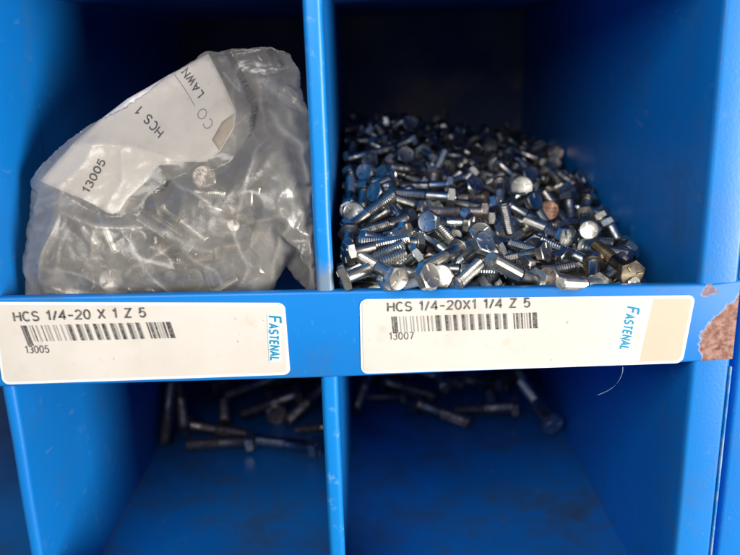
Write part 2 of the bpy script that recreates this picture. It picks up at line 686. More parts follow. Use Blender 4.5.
def make_label(desc, corners, body, tx, bc, num, numrect, logo, extra, white_end, extent, n_dark, seed):
    tl, tr, br, bl = corners
    bm = bmesh.new()
    rounded_sheet(bm, tl, tr, br, bl, 3.2, -0.35)
    lab = part('label', bm, M_card_edge)
    lab['label'] = desc
    tl, tr, br, bl = map(Vector, corners)
    ins = 1.3
    bm = bmesh.new()
    rounded_sheet(bm, tl + Vector((ins, -ins)), tr + Vector((-ins, -ins)), br + Vector((-ins, ins)), bl + Vector((ins, ins)), 2.2, -0.42)
    link_mesh('card_face', bm, M_tan if white_end else M_card, lab)
    if white_end:
        bm = bmesh.new()
        s0, s1 = white_end
        rounded_sheet(bm, tl + Vector((ins * .8, -ins)), Vector(s0), Vector(s1), bl + Vector((ins * .8, ins)), 1.0, -0.55)
        link_mesh('upper_card', bm, M_card, lab)
    yt = -0.72
    # lettering follows the label: curved by lip_y at its centre
    bm = bmesh.new()
    fy = lambda x_, z_: lip_y(x_)
    place_text(bm, body, tx[0], tx[1], tx[2], fy, 0.088, off=yt)
    place_text(bm, num, numrect[0], numrect[1], numrect[2], fy, 0.06, off=yt)
    link_mesh('lettering', bm, M_ink, lab)
    bd, bl_ = bmesh.new(), bmesh.new()
    barcode(bd, bl_, bars(random.Random(seed), 9, n_dark, extent), bc[0], bc[1], bc[2], bc[3], yt)
    o = link_mesh('barcode', bd, M_ink, lab)
    link_mesh('fine_bars', bl_, M_ink_grey, lab)
    # vertical maker's name, reading downwards
    (lx, lz0, lz1, lean) = logo
    bm = bmesh.new()
    W_ = 4.6
    y = lip_y(lx) + yt
    rel = (lz1 - lz0)
    xs_, xe_ = lx, lx + lean
    # big initial, then small capitals
    place_text(bm, 'F', (xs_ , lz0), (xs_ + lean * .14, lz0 + rel * .13), 5.2, fy, 0.085, 0.10, off=yt)
    place_text(bm, 'ASTENAL', (xs_ + lean * .2, lz0 + rel * .165), (xe_, lz1), 3.7, fy, 0.098, 0.10, off=yt, gap=0.30)
    link_mesh('logo', bm, M_logo, lab)
    bm = bmesh.new()
    q = [(lx - 0.7, lz0 + 0.9), (lx + 5.6, lz0 + 0.9), (lx + lean + 4.4, lz1 - 0.9), (lx + lean - 0.7, lz1 - 0.9)]
    bm.faces.new([bm.verts.new(Vector((a, y + 0.1, b)) * MM) for a, b in q])
    link_mesh('logo_ground', bm, M_logo_glow, lab)
    return lab


make_label('cream card printed HCS 1/4-20 X 1 Z 5 with a barcode',
           ((-145.2, 20.6), (-20.2, 16.4), (-19.6, -16.8), (-146.2, -17.6)),
           'HCS 1/4-20 X 1 Z 5', ((-136.2, 11.7), (-80.0, 12.0), 4.0),
           ((-134.0, 9.6), (-69.5, 9.4), 7.4, 1.6), '13005', ((-133.5, -3.0), (-123.5, -3.0), 3.2),
           (-27.4, 10.6, -9.6, -0.4), None, None, 1.8, 9, 3)
make_label('cream card printed HCS 1/4-20X1 1/4 Z 5 with a tan strip at its end',
           ((11.8, 17.0), (155.6, 14.5), (152.6, -16.6), (11.4, -17.4)),
           'HCS 1/4-20X1 1/4 Z 5', ((23.8, 11.3), (84.6, 11.5), 3.9),
           ((25.2, 8.9), (88.0, 8.9), 7.2, 0.6), '13007', ((24.2, -1.6), (34.6, -1.6), 3.1),
           (126.6, 10.2, -9.0, -2.0), None, ((137.5, 13.8), (133.2, -15.6)), 0.4, 9, 8)


# ------------------------------------------------------------------ bolts
def hex_head(af, h):
    bm = bmesh.new()
    r = af / 2 / math.cos(math.pi / 6)
    n = 24

    def hexr(a):
        k = (a + math.pi / 6) % (math.pi / 3) - math.pi / 6
        return af / 2 / math.cos(k)
    lv = [(-0.0, 0.5 * af * .93), (0.35, 0.5 * af * .93)]
    rows = []
    for z, rad in lv:
        rows.append([bm.verts.new(Vector((rad * math.cos(2 * math.pi * i / n), rad * math.sin(2 * math.pi * i / n), z)) * MM) for i in range(n)])
    for z in (0.36, h - 0.75):
        rows.append([bm.verts.new(Vector((hexr(2 * math.pi * i / n) * math.cos(2 * math.pi * i / n), hexr(2 * math.pi * i / n) * math.sin(2 * math.pi * i / n), z)) * MM) for i in range(n)])
    rr = []
    for i in range(n):
        a = 2 * math.pi * i / n
        hr = hexr(a)
        z = h - 0.75 + 0.7 * (1 - (hr - af / 2) / (r - af / 2)) * 0.8
        rows[-1][i].co.z = z * MM
        rr.append(bm.verts.new(Vector((min(hr, af / 2 * .985) * math.cos(a) * .97, min(hr, af / 2 * .985) * math.sin(a) * .97, h)) * MM))
    rows.append(rr)
    rows.append([bm.verts.new(Vector((v.co.x * .93, v.co.y * .93, (h - 0.12) * MM))) for v in rr])
    for k in range(len(rows) - 1):
        for i in range(n):
            bm.faces.new((rows[k][i], rows[k][(i + 1) % n], rows[k + 1][(i + 1) % n], rows[k + 1][i]))
    bm.faces.new(rows[-1])
    bm.faces.new(rows[0][::-1])
    # raised strength marks: three radial bars
    for q in range(3):
        a = 2 * math.pi * q / 3 + 0.3
        R = Matrix.Rotation(a, 3, 'Z')
        vs = []
        for (x, y, z) in ((af * .16, -.6, h - .2), (af * .43, -.6, h - .2), (af * .43, .6, h - .2), (af * .16, .6, h - .2),
                          (af * .18, -.35, h + .35), (af * .41, -.35, h + .35), (af * .41, .35, h + .35), (af * .18, .35, h + .35)):
            vs.append(bm.verts.new(R @ Vector((x, y, z)) * MM))
        for f in ((4, 5, 6, 7), (0, 1, 5, 4), (1, 2, 6, 5), (2, 3, 7, 6), (3, 0, 4, 7)):
            bm.faces.new([vs[i] for i in f])
    return bm


def shank_bm(r, z0, z1, n=14):
    bm = bmesh.new()
    rows = []
    for z, rad in ((z0, r * 1.12), (z0 - .5, r), (z1, r)):
        rows.append([bm.verts.new(Vector((rad * math.cos(2 * math.pi * i / n), rad * math.sin(2 * math.pi * i / n), z)) * MM) for i in range(n)])
    for k in range(2):
        for i in range(n):
            bm.faces.new((rows[k + 1][i], rows[k + 1][(i + 1) % n], rows[k][(i + 1) % n], rows[k][i]))
    return bm


def thread_bm(r, z0, z1, pitch, n=14):
    bm = bmesh.new()
    turns = (z0 - z1) / pitch
    K = int(turns * 2)
    rows = []
    for k in range(K + 1):
        row = []
        for i in range(n):
            a = 2 * math.pi * i / n
            z = z0 - (k / 2 + (i / n)) * pitch
            z = max(min(z, z0), z1)
            rad = r if k % 2 == 0 else r * 0.87
            if k >= K - 1:
                rad *= 0.85
            row.append(bm.verts.new(Vector((rad * math.cos(a), rad * math.sin(a), z)) * MM))
        rows.append(row)
    for k in range(K):
        for i in range(n):
            if i < n - 1:
                bm.faces.new((rows[k + 1][i], rows[k + 1][i + 1], rows[k][i + 1], rows[k][i]))
            elif k + 2 <= K:
                bm.faces.new((rows[k + 1][i], rows[k + 2][0], rows[k + 1][0], rows[k][i])) if k + 2 <= K else None
    c = bm.verts.new(Vector((0, 0, z1)) * MM)
    for i in range(n):
        bm.faces.new((rows[-1][(i + 1) % n], rows[-1][i], c))
    c0 = bm.verts.new(Vector((0, 0, z0)) * MM)
    return bm


MESH = {}


def bolt_meshes(kind):
    """shared mesh data per size: (head, shank, thread)"""
    if kind not in MESH:
        af, h, r, L, T, pitch = {'quarter': (11.1, 4.1, 3.15, 31.0, 19.5, 1.27), 'long': (15.0, 5.8, 4.7, 44.0, 24.0, 1.6),
                                 'fine': (11.1, 4.1, 3.15, 25.0, 19.0, 1.5)}[kind]
        out = []
        for nm, b, ang in (('head', hex_head(af, h), 32), ('shank', shank_bm(r, 0.05, -(L - T)), 60), ('thread', thread_bm(r, -(L - T) + .1, -L, pitch), 180)):
            me = bpy.data.meshes.new('bolt_' + nm)
            bmesh.ops.recalc_face_normals(b, faces=b.faces)
            b.to_mesh(me)
            b.free()
            for f in me.polygons:
                f.use_smooth = nm != 'thread'
            if ang < 180:
                me.set_sharp_from_angle(angle=math.radians(ang))
            me.materials.append(M_zinc)
            out.append(me)
        MESH[kind] = out
    return MESH[kind]


def make_bolt(name, kind, loc, quat, mat, label, group, headmat=None, scale=1.0, parts=True):
    t = thing(name, label, 'bolt', loc, group)
    t.rotation_mode = 'QUATERNION'
    t.rotation_quaternion = quat
    t.scale = (scale,) * 3
    hd, sh, th = bolt_meshes(kind)
    par = {}
    for nm, me, p in (('head', hd, t), ('shank', sh, t), ('thread', th, 'shank')):
        o = bpy.data.objects.new(nm, me)
        COL.objects.link(o)
        o.parent = par.get(p, t) if isinstance(p, str) else p
        par[nm] = o
        o.material_slots[0].link = 'OBJECT'
        o.material_slots[0].material = (headmat or mat) if nm == 'head' else mat
    return t


PILE_DATA = [1065,1351,393,801,596,-56,0,115,1172,1112,300,810,582,-74,0,100,1297,97,230,659,739,139,0,100,596,1011,414,671,25,741,0,100,390,-63,275,825,370,426,0,100,265,-63,283,652,619,438,0,
90,888,129,182,508,-581,636,0,110,1167,93,171,618,-494,611,0,90,1138,642,266,668,651,359,0,90,1313,1208,329,934,-357,-13,0,100,88,735,391,808,585,71,0,100,930,1287,425,803,-589,95,
0,80,71,25,258,408,691,-416,-427,89,91,127,345,623,542,-491,-276,89,655,129,356,180,332,-278,884,89,713,174,315,397,144,560,713,89,80,593,362,425,755,-403,-293,89,966,350,258,471,
588,-38,656,89,464,477,393,567,129,-622,524,89,761,858,357,573,-337,627,-406,89,349,554,394,518,-643,138,-547,89,569,267,305,6,-432,-522,-736,89,1063,369,225,46,589,-459,663,89,67,
1773,540,352,-721,-308,511,89,625,1248,440,569,-302,629,-435,89,837,188,185,175,748,-31,-639,89,973,136,195,798,412,-439,-29,89,363,196,295,269,440,229,825,89,474,1514,492,418,24,
771,480,89,1202,287,209,811,-554,43,-183,89,72,137,251,460,-444,-725,256,89,219,808,480,681,555,-125,-460,89,1435,809,267,763,-384,52,517,89,372,300,334,658,-161,734,57,89,1306,
734,269,720,598,-5,-353,89,1017,1753,471,784,-466,-158,379,89,1063,1047,365,529,519,-167,651,89,295,2356,710,608,440,468,467,89,666,76,170,250,-426,77,-866,89,941,870,141,37,780,
612,121,89,964,1060,337,823,-325,-457,-89,89,1350,2344,432,385,670,493,401,89,471,202,235,692,-120,-705,-94,89,1266,587,208,586,-741,30,326,89,84,791,289,207,-850,133,466,89,784,
1356,408,533,100,453,-708,89,147,866,472,57,-79,-486,-868,89,1500,1531,319,472,778,-200,363,89,1343,1906,407,484,272,-319,-768,89,1229,395,182,335,-467,691,-439,89,472,46,242,552,
415,348,-634,89,1209,761,275,862,-366,130,327,89,70,1020,383,544,830,101,-68,89,533,1930,542,282,-388,592,648,89,685,1994,518,386,455,-494,-633,89,296,1279,474,703,284,598,259,89,
667,714,326,385,726,13,570,89,450,514,310,122,-393,435,801,89,72,456,346,185,-190,-625,-734,89,558,1374,474,92,-85,-365,-923,89,904,314,197,708,518,-350,-330,89,596,2090,593,562,
435,-242,-660,89,398,1650,561,327,349,-426,768,89,1149,2152,491,112,110,-568,-808,89,1105,1832,438,433,188,581,663,89,163,1373,504,734,350,-469,344,89,1042,904,251,602,-649,84,
-457,89,235,25,247,752,532,388,6,89,445,1991,613,99,514,304,796,89,288,2006,624,621,560,388,386,89,1475,1419,292,712,-473,-30,-518,89,1496,1725,384,29,342,-385,857,89,660,329,205,
288,888,-57,352,89,212,1882,608,741,-390,-394,379,89,941,2324,505,92,434,661,-605,89,769,1998,567,721,215,248,-610,89,690,411,337,298,159,-383,860,89,1398,1166,257,644,-663,-160,
-347,89,296,364,339,175,338,-14,-924,89,806,1611,442,882,-54,440,162,89,1416,481,213,866,-215,439,104,89,1059,2787,574,492,105,584,637,89,826,1370,340,619,-82,736,262,89,812,1733,
477,542,74,550,631,89,1421,930,277,911,-319,-164,204,89,479,2440,677,43,-71,513,-854,89,1179,1705,410,838,511,72,175,89,1044,2362,529,686,710,-157,-33,89,76,2024,575,871,-483,20,
-88,89,195,1662,533,616,641,154,-432,89,1287,2894,491,741,-198,-504,-398,89,204,2145,654,880,-86,-436,-168,89,73,1452,487,507,-65,-393,-764,89,765,2251,589,852,-392,-329,-111,89,
761,1807,462,77,594,25,-801,89,665,1749,464,462,-483,-452,-591,89,313,1601,530,827,-309,-308,355,89,844,837,236,551,404,370,630,89,558,1566,412,444,876,-106,-156,89,494,1464,421,
566,122,808,-106,89,1505,2398,452,124,166,-603,771,89,1160,796,215,124,614,-314,-714,89,327,481,340,397,-231,572,-680,89,464,958,360,456,-81,611,-642,89,847,1008,360,168,552,-54,
814,89,441,2554,697,766,35,550,332,89,1294,188,204,408,-267,345,-802,89,1457,2244,405,39,38,-578,815,89,487,120,100,195,-705,-448,514,89,817,1097,329,358,568,544,503,89,76,1164,
367,182,577,-622,-498,89,1038,1231,342,371,543,-541,524,89,1367,1447,340,811,394,-202,-382,89,1474,383,42,239,244,906,251,89,1400,2884,463,290,-448,340,774,89,76,1276,369,514,-375,
-771,43,89,422,2283,594,570,720,385,91,89,274,1405,485,596,50,-499,628,89,833,2514,606,644,-83,592,-478,89,1435,3122,368,314,493,811,-26,89,754,728,279,429,-327,335,-772,89,1435,
598,209,821,-317,468,87,89,555,841,270,480,-620,424,454,89,338,504,263,558,-516,650,-16,89,1174,914,187,259,174,873,-375,89,1296,1213,220,410,478,692,-353,89,364,2434,529,369,-315,
852,194,89,84,3272,673,180,-583,252,751,89,156,2264,647,826,199,-526,-44,89,550,2458,615,821,260,-460,-216,89,478,1374,377,493,502,-630,-330,89,721,2485,602,736,530,420,30,89,1000,
578,243,262,512,515,-636,89,1096,1391,277,550,283,774,-137,89,772,3359,616,756,-636,-155,-16,89,1260,289,74,512,-844,50,149,89,1158,382,143,531,665,169,-497,89,1512,1289,237,126,
763,293,562,89,1186,1085,222,612,27,775,155,89,781,938,226,59,-565,-681,-462,89,1275,2585,411,581,211,-743,256,89,840,3845,449,130,217,-943,216,89,804,921,309,629,-252,686,-265,89,
1497,2138,320,260,-644,-354,-626,89,958,961,241,344,-416,-403,739,89,60,206,148,667,256,-683,-153,89,295,1005,422,656,466,342,486,89,274,755,426,709,-503,-16,494,89,1233,1179,276,
245,152,-526,-800,89,568,2438,529,50,-789,138,597,89,522,2890,485,329,-877,151,317,89,795,1923,334,401,-173,-877,200,89,1298,332,158,486,-454,-108,739,89,1283,3021,350,328,-744,
582,-5,89,254,3248,663,803,-222,379,-402,89,747,2803,600,810,-189,437,-343,89,1516,2922,431,618,-606,-382,-324,89,68,830,383,428,222,-469,740,89,1008,3496,517,222,589,-275,727,89,
1504,497,13,812,321,437,218,89,310,835,366,218,-428,169,-861,89,362,2734,690,848,377,27,-372,89,581,2066,513,462,612,-576,284,89,536,1023,347,267,-97,-595,752,89,1401,3288,480,510,
320,54,-797,89,1274,1956,333,362,-118,-731,567,89,223,1360,355,478,-45,-800,-360,89,185,207,274,709,-462,-521,-112,89,334,169,147,510,542,212,633,89,1373,2578,413,495,-640,123,574,
89,452,336,230,326,278,-674,602,89,190,2674,636,272,192,750,-572,89,114,1867,512,249,550,-613,-510,89,1460,1598,239,274,628,-463,561,89,1292,1498,286,244,-321,547,733,89,1204,2146,
425,678,-262,632,-270,89,1219,1682,313,703,196,-454,-511,89,1022,2309,452,314,142,673,-655,89,1006,1929,440,486,352,439,-669,89,754,588,274,782,428,-395,-222,89,568,2811,630,367,
-283,-397,792,89,853,1716,395,706,609,350,90,89,436,2408,596,13,-174,742,-648,89,1104,2497,476,584,-342,693,-248,89,488,1902,468,540,398,555,-491,89,82,2607,637,419,-34,-513,748,
89,109,2962,639,434,-657,-54,614,89,785,1291,298,537,160,640,-526,89,1509,2018,314,327,-75,97,937,89,764,182,104,826,37,546,-134,89,1181,2478,322,389,-565,690,230,89,618,1152,399,
802,153,568,-106,89,1160,560,165,206,571,-57,792,89,576,303,150,616,-722,292,116,89,71,2498,575,225,800,-85,-550,89,1038,1663,362,371,516,498,-590,89,776,1902,463,732,253,-566,283,
89,1062,422,77,491,537,675,122,89,187,3086,636,522,624,-156,560,89,358,256,235,720,-686,-106,-3,89,960,1608,333,400,407,-551,-608,89,485,1809,438,534,-604,-512,-297,89,410,238,92,
469,-645,-364,481,89,1499,1775,301,623,-712,212,-244,89,523,843,182,148,-790,-52,593,89,584,1974,476,546,-600,-401,-427,89,921,2761,527,728,-80,-634,248,89,739,279,112,788,-120,
602,-44,89,210,2204,574,558,191,699,-405,89,419,1680,459,586,-523,-55,-616,89,500,2168,502,592,-293,-645,384,89,650,322,284,756,594,-207,-182,89,794,1566,341,663,-259,696,99,89,
323,3010,568,357,-628,620,305,89,1435,1944,255,543,492,614,-295,89,831,390,162,666,239,-706,-25,89,1264,3208,429,2,-708,0,707,89,1082,1468,388,804,-499,-91,-310,89,800,2684,571,
798,49,517,307,89,912,3097,562,787,-591,-33,-174,89,1274,862,198,375,-554,213,712,89,1509,3063,390,26,-848,21,-530,89,476,2981,497,12,810,-79,-580,89,647,2334,538,778,479,-369,
-172,89,603,637,220,549,774,199,-243,89,467,2763,618,51,-173,411,894,89,714,3279,551,751,340,564,55,89,1410,2570,328,549,-718,346,252,89,163,1779,485,476,-457,-456,-597,89,577,539,
231,416,-55,473,775,89,83,326,232,797,254,-546,-51,89,616,3384,597,605,513,-319,-518,89,69,2802,579,287,-758,-131,571,89,1284,1435,206,636,-200,-702,249,89,611,3158,583,755,-353,
-92,545,89,260,109,179,582,459,136,657,89,881,1167,299,195,-144,607,757,89,313,1700,464,352,116,741,560,89,66,903,274,573,-142,-788,172,89,970,1480,191,18,-215,-942,-259,89,613,
447,244,767,-475,204,-380,89,1182,1298,258,334,-682,-204,-618,89,235,2532,539,275,16,689,670,89,1073,2694,511,908,257,-326,-49,89,1288,2127,358,567,-209,752,265,89,1342,2490,394,
775,80,-189,598,89,1292,1830,255,776,-10,-606,177,89,429,3620,441,366,678,-556,-314,89,286,3221,591,323,54,776,-538,89,396,1903,486,380,791,135,460,89,479,934,267,356,397,735,-419,
89,90,1617,414,754,197,-586,-224,89,671,2349,446,37,747,194,-634,89,184,817,360,22,-620,300,725,89,950,3679,496,694,-140,-334,623,89,866,788,142,603,276,-748,-32,89,1163,3270,500,
727,-658,154,122,89,1295,1967,241,506,339,569,552,89,111,1466,386,401,377,-677,-488,89,1077,532,195,427,236,656,-576,89,1501,1700,266,544,-105,548,-626,89,1054,1111,182,602,207,
-450,-626,89,1446,2348,290,492,-346,792,-100,89,725,394,160,692,329,429,479,89,728,666,218,832,30,-547,89,89,794,2267,511,267,-700,168,-641,89,493,1301,316,574,638,-491,-149,89,
808,3010,504,573,686,449,-3,89,414,3288,625,102,82,-412,902,89,1321,1184,104,545,-701,-424,181,89,76,301,146,190,-136,-791,566,89,1331,3860,433,795,390,-303,-353,89,1516,2595,326,
26,28,-688,-724,89,675,959,209,313,252,-716,572,89,722,438,50,454,-886,72,-58,89,1029,288,161,206,-534,-375,-729,89,1455,2220,289,322,-337,-468,-751,89,1287,2212,282,274,-416,514,
699,89,1094,3851,413,611,-559,432,-358,89,232,922,390,554,344,391,-650,89,1441,1236,204,644,416,-492,412,89,1510,3556,404,476,-419,-568,-525,89,1101,173,123,688,489,369,390,89,73,
625,178,150,-726,-1,671,89,1136,474,78,262,838,177,445,89,1112,3636,336,390,348,-779,-347,89,634,1646,326,582,615,-386,-367,89,897,2551,480,529,-452,330,637,89,859,2113,416,617,
-646,437,-104,89,279,1089,389,9,534,-54,844,89,]
UNDER_DATA = [394,158,13,140,571,344,732,89,806,134,-56,595,-257,699,-303,89,1072,76,-110,217,-648,-153,714,89,1494,99,-119,36,678,-33,733,89,169,521,138,517,210,-552,-619,89,689,273,6,483,-106,
-659,567,89,1096,377,-64,330,506,504,-618,89,1497,407,-118,322,636,-332,618,89,350,556,126,630,609,460,146,89,830,668,61,598,-301,690,-275,89,1208,767,-16,131,273,614,729,89,1390,
682,-96,151,-240,-608,742,89,464,1018,220,9,519,420,744,89,549,1072,213,2,-590,-157,792,89,1196,1231,61,587,-576,-285,-492,89,1513,1005,-92,607,10,788,106,89,268,1293,314,1,227,
699,-678,89,917,1322,171,596,-652,296,-365,89,982,1218,130,802,244,-542,58,89,1500,1464,-24,585,-587,-297,-474,89,885,1676,246,601,166,776,-97,89,1375,1921,97,373,319,703,514,89,
1503,1661,3,286,773,-238,515,89,268,2257,524,797,-580,-114,-122,89,902,1980,296,168,392,-661,618,89,1016,2302,311,824,-535,-149,113,89,1515,2036,50,604,634,316,-365,89,430,2577,
502,425,-422,511,617,89,512,2497,482,812,95,-571,69,89,1221,2319,226,405,356,629,-560,89,1447,2268,114,591,624,212,-465,89,338,2927,500,69,-721,-115,-680,89,609,2977,450,715,-573,
-216,338,89,1162,2919,287,606,-478,615,-164,89,1478,2726,165,739,-651,-173,-31,89,245,3476,455,640,-396,-569,-331,89,637,3073,432,103,-293,-540,782,89,1134,3323,308,304,-230,-619,
-687,89,1344,3264,247,808,-518,-260,110,89,814,3927,352,689,-613,386,19,89,965,3664,346,470,437,492,-588,89,1280,3917,286,748,-632,-199,-42,89,568,84,-23,79,-748,-155,640,89,1161,
304,-94,655,-3,738,164,89,1184,198,-111,57,-644,-174,743,89,232,390,98,618,-527,-271,517,89,783,589,63,656,-30,746,-111,89,1148,582,28,652,436,540,-306,89,1513,657,-106,570,692,
309,-318,89,410,1169,265,648,-614,251,-375,89,550,1497,312,545,-651,-54,-526,89,581,1270,256,421,-153,-630,634,89,1318,1448,53,547,-644,406,-348,89,1497,1233,10,423,633,-313,568,
89,450,1515,334,80,-151,-700,693,89,749,1619,277,645,253,-483,-536,89,991,1800,232,814,218,-534,67,89,1511,1707,86,798,594,19,-104,89,529,1972,408,107,87,746,-652,89,851,2015,362,
677,-334,-606,251,89,1305,2008,142,529,794,142,264,89,1428,2013,91,643,524,-507,235,89,819,2316,390,118,-95,790,-594,89,1262,2618,245,231,-780,435,-386,89,1342,2277,173,792,515,
-327,30,89,359,2649,524,432,391,640,-501,89,811,2682,455,277,6,-558,782,89,1114,2916,370,646,-344,524,434,89,1512,2964,163,784,-614,-84,-34,89,248,3000,506,65,-329,-521,785,89,822,
3335,379,23,743,4,669,89,1202,3083,332,683,212,682,154,89,1481,2971,259,53,-87,-558,823,89,386,3388,449,306,565,264,-719,89,1122,3414,313,335,184,-649,658,89,1508,3436,217,652,
-454,595,-116,89,244,66,50,596,619,368,-355,89,611,142,40,470,547,-125,-681,89,1089,193,-100,657,-81,693,286,89,1487,304,-107,180,-316,-720,-591,89,375,376,141,281,540,611,-505,89,
1218,426,23,140,592,155,779,89,1314,311,-84,196,-459,-588,637,89,422,868,197,479,-221,552,646,89,857,584,142,169,472,-442,744,89,1116,835,27,618,-438,-579,-301,89,252,945,235,219,
-367,-580,693,89,848,1100,197,818,-508,266,38,89,1301,955,42,289,-518,582,-556,89,1506,967,-1,214,-634,-98,-736,89,854,1409,205,382,283,658,584,89,1288,1286,152,771,568,288,-14,89,
1299,1277,38,168,608,456,-628,89,574,1756,401,491,-540,420,-540,89,1155,1804,228,436,-265,-456,-729,89,1396,1642,64,364,704,367,-486,89,530,1874,388,426,-619,409,-519,89,1010,2118,
294,420,-60,862,-277,89,1415,2172,135,86,-279,707,644,89,1009,2531,327,189,70,698,688,89,1104,2346,287,657,571,-409,-273,89,1320,2532,211,750,-200,-600,-192,89,142,2594,559,243,
-551,-500,622,89,871,2627,388,564,682,266,-382,89,1203,2692,271,82,723,404,555,89,1339,2702,216,550,8,-682,483,89,512,3409,442,469,-120,788,380,89,846,3392,458,594,65,655,463,89,
1204,3116,419,87,352,417,834,89,1303,3065,258,324,-411,-554,648,89,774,3430,386,19,-470,521,-712,89,848,3798,357,695,-690,-107,-170,89,1508,3591,257,650,-748,87,-100,89,495,3914,
398,684,-218,-689,98,89,974,3941,371,808,-239,-518,148,89,1342,3651,319,534,-109,-554,629,89,101,94,91,386,-612,-419,548,89,692,93,73,555,35,-590,586,89,904,149,-58,611,-443,-635,
165,89,1304,172,-62,668,438,-599,-58,89,305,341,223,351,-436,110,-821,89,601,531,82,258,542,-231,-766,89,1161,340,40,757,-81,619,-192,89,222,656,232,566,293,-491,-594,89,778,757,
171,180,-633,54,-751,89,1133,641,89,548,-528,257,-596,89,1503,821,0,680,-515,300,-426,89,153,996,289,380,-597,-366,604,89,1229,914,97,720,122,661,-173,89,1444,1044,-28,507,836,
-172,121,89,372,1362,367,638,627,423,142,89,802,1488,284,560,-540,317,542,89,1143,1381,173,546,260,-690,397,89,1278,1485,116,224,-450,517,693,89,89,1730,436,418,-424,-483,642,89,
867,1645,317,689,589,169,-387,89,1108,1466,157,457,695,74,-550,89,1411,1550,26,426,776,241,398,89,71,2203,540,242,-239,-546,-765,89,1349,1908,185,590,-42,802,84,89,1515,2119,211,
250,637,97,723,89,166,2401,598,574,204,-495,-620,89,923,2265,420,719,639,12,272,89,1144,2303,366,26,153,-561,813,89,1423,2633,184,451,-709,272,469,89,631,2863,458,107,-706,54,698,
89,936,2988,378,466,-515,-561,451,89,1289,2773,291,780,-282,-556,-53,89,86,3313,485,625,-701,83,332,89,505,3273,442,427,-482,507,573,89,1080,3173,319,286,653,399,576,89,1360,3178,
294,729,237,-556,321,89,384,3694,502,38,-577,-287,-764,89,629,3434,421,167,-522,-573,610,89,1308,3421,281,158,-492,-588,623,89,403,3808,411,223,740,-159,614,89,472,3945,488,817,
-126,-461,323,89,939,276,-11,772,-405,-488,-36,89,1359,84,-48,302,399,738,-453,89,275,481,187,347,371,420,752,89,450,457,96,403,-599,-423,548,89,1017,296,54,730,469,492,68,89,1243,
607,-44,667,-123,-721,144,89,152,768,212,423,352,-580,-600,89,467,685,171,696,155,-616,-336,89,1006,868,63,656,-640,-63,-396,89,1284,676,0,26,-670,-64,739,89,504,1110,289,25,-459,
-323,827,89,1004,1097,108,667,459,-571,135,89,1400,965,51,337,206,583,-710,89,626,1403,287,414,-693,265,527,89,1200,1141,125,87,177,780,-594,89,1347,1360,174,111,386,-18,-916,89,
535,1673,399,274,-626,268,-679,89,857,1849,339,89,686,174,701,89,1036,1836,293,855,-391,-247,-233,89,1403,1712,149,600,-557,108,564,89,188,1913,462,714,-230,-568,337,89,681,2080,
398,573,-710,26,408,89,1208,1873,338,606,263,391,-641,89,1519,2219,202,524,-534,508,-426,89,765,2611,494,613,86,-431,-657,89,1309,2369,204,566,736,-324,-180,89,191,2991,594,313,
-13,-598,-738,89,797,2882,563,653,32,518,552,89,1010,2708,382,115,-634,93,759,89,1520,2820,267,467,531,386,593,89,60,3065,527,562,449,-595,-359,89,527,3067,506,730,150,-509,431,89,
1026,3311,344,611,-764,-208,-6,89,1509,3286,323,763,-619,-154,-104,89,666,3904,478,678,-529,225,-458,89,1232,256,-46,539,153,795,231,89,1398,621,52,625,-486,106,-602,89,315,677,
269,743,409,474,-234,89,1083,862,119,486,-48,533,691,89,1350,809,-3,529,-832,-110,-131,89,788,1164,234,99,117,535,831,89,1518,1146,90,478,-570,346,-572,89,226,1224,378,10,310,-748,
586,89,876,1494,220,226,-420,342,810,89,1503,1354,117,603,721,219,262,89,639,1864,395,684,-416,-561,-210,89,1169,1536,232,397,110,-558,720,89,1504,1758,184,557,-407,500,523,89,
1022,1952,262,540,605,-516,-277,89,350,2537,535,404,-836,-91,-358,89,657,2249,438,77,692,258,-670,89,1047,2559,430,789,234,-429,-373,89,1084,2782,407,861,110,-444,220,89,1420,2665,
329,377,132,636,-660,89,107,3084,604,178,418,228,-861,89,838,3217,392,158,376,-843,352,89,1009,3066,393,146,1,699,-700,89,1448,3057,294,31,556,329,763,89,667,3442,491,673,610,-30,
417,89,1224,3475,299,620,-772,-71,-118,89,355,3872,487,780,-578,148,190,89,1504,3877,261,516,53,806,285,89,919,76,2,421,534,-567,-464,89,1464,90,66,308,400,-411,759,89,529,589,168,
59,605,-185,-772,89,915,365,108,606,559,101,-557,89,1211,435,-64,477,744,-364,-295,89,354,868,294,662,-642,330,-202,89,1312,701,136,21,-417,-124,900,89,608,906,174,212,622,-304,
-690,89,1224,982,182,316,-568,152,-744,89,1303,1034,124,15,540,138,-830,89,909,1315,289,90,204,-720,657,89,990,1724,304,793,71,-604,-41,89,1314,1715,109,421,-213,-782,-408,89,380,
2221,494,755,-543,288,229,89,1229,2097,268,579,-554,416,-429,89,1381,2267,314,265,-114,505,814,89,1230,2485,389,560,-408,566,-446,89,1302,2356,290,614,310,-345,-638,89,139,2861,
598,69,-657,240,711,89,430,2717,502,36,-582,87,807,89,1188,2646,442,11,48,363,-931,89,1477,2744,306,330,617,-405,589,89,461,3152,477,516,210,812,175,89,759,3347,515,773,-475,189,
375,89,1154,3319,412,94,-472,-612,-628,89,1240,3174,286,426,-791,-83,432,89,305,3498,526,188,-470,-403,-762,89,1145,3510,419,804,114,582,42,89,1335,3526,327,588,682,-31,433,89,
1140,3814,320,194,-666,471,-546,89,1322,3941,378,463,419,-186,-759,89,1179,130,0,678,-23,730,-86,89,762,584,181,7,404,581,706,89,848,471,114,583,577,-322,-472,89,1282,513,53,428,
-564,148,690,89,952,627,159,8,-516,-316,796,89,945,1003,151,634,753,162,-71,89,1504,1056,122,667,-477,570,41,89,1133,1707,327,402,-98,327,850,89,1320,1735,195,831,173,-407,338,89,
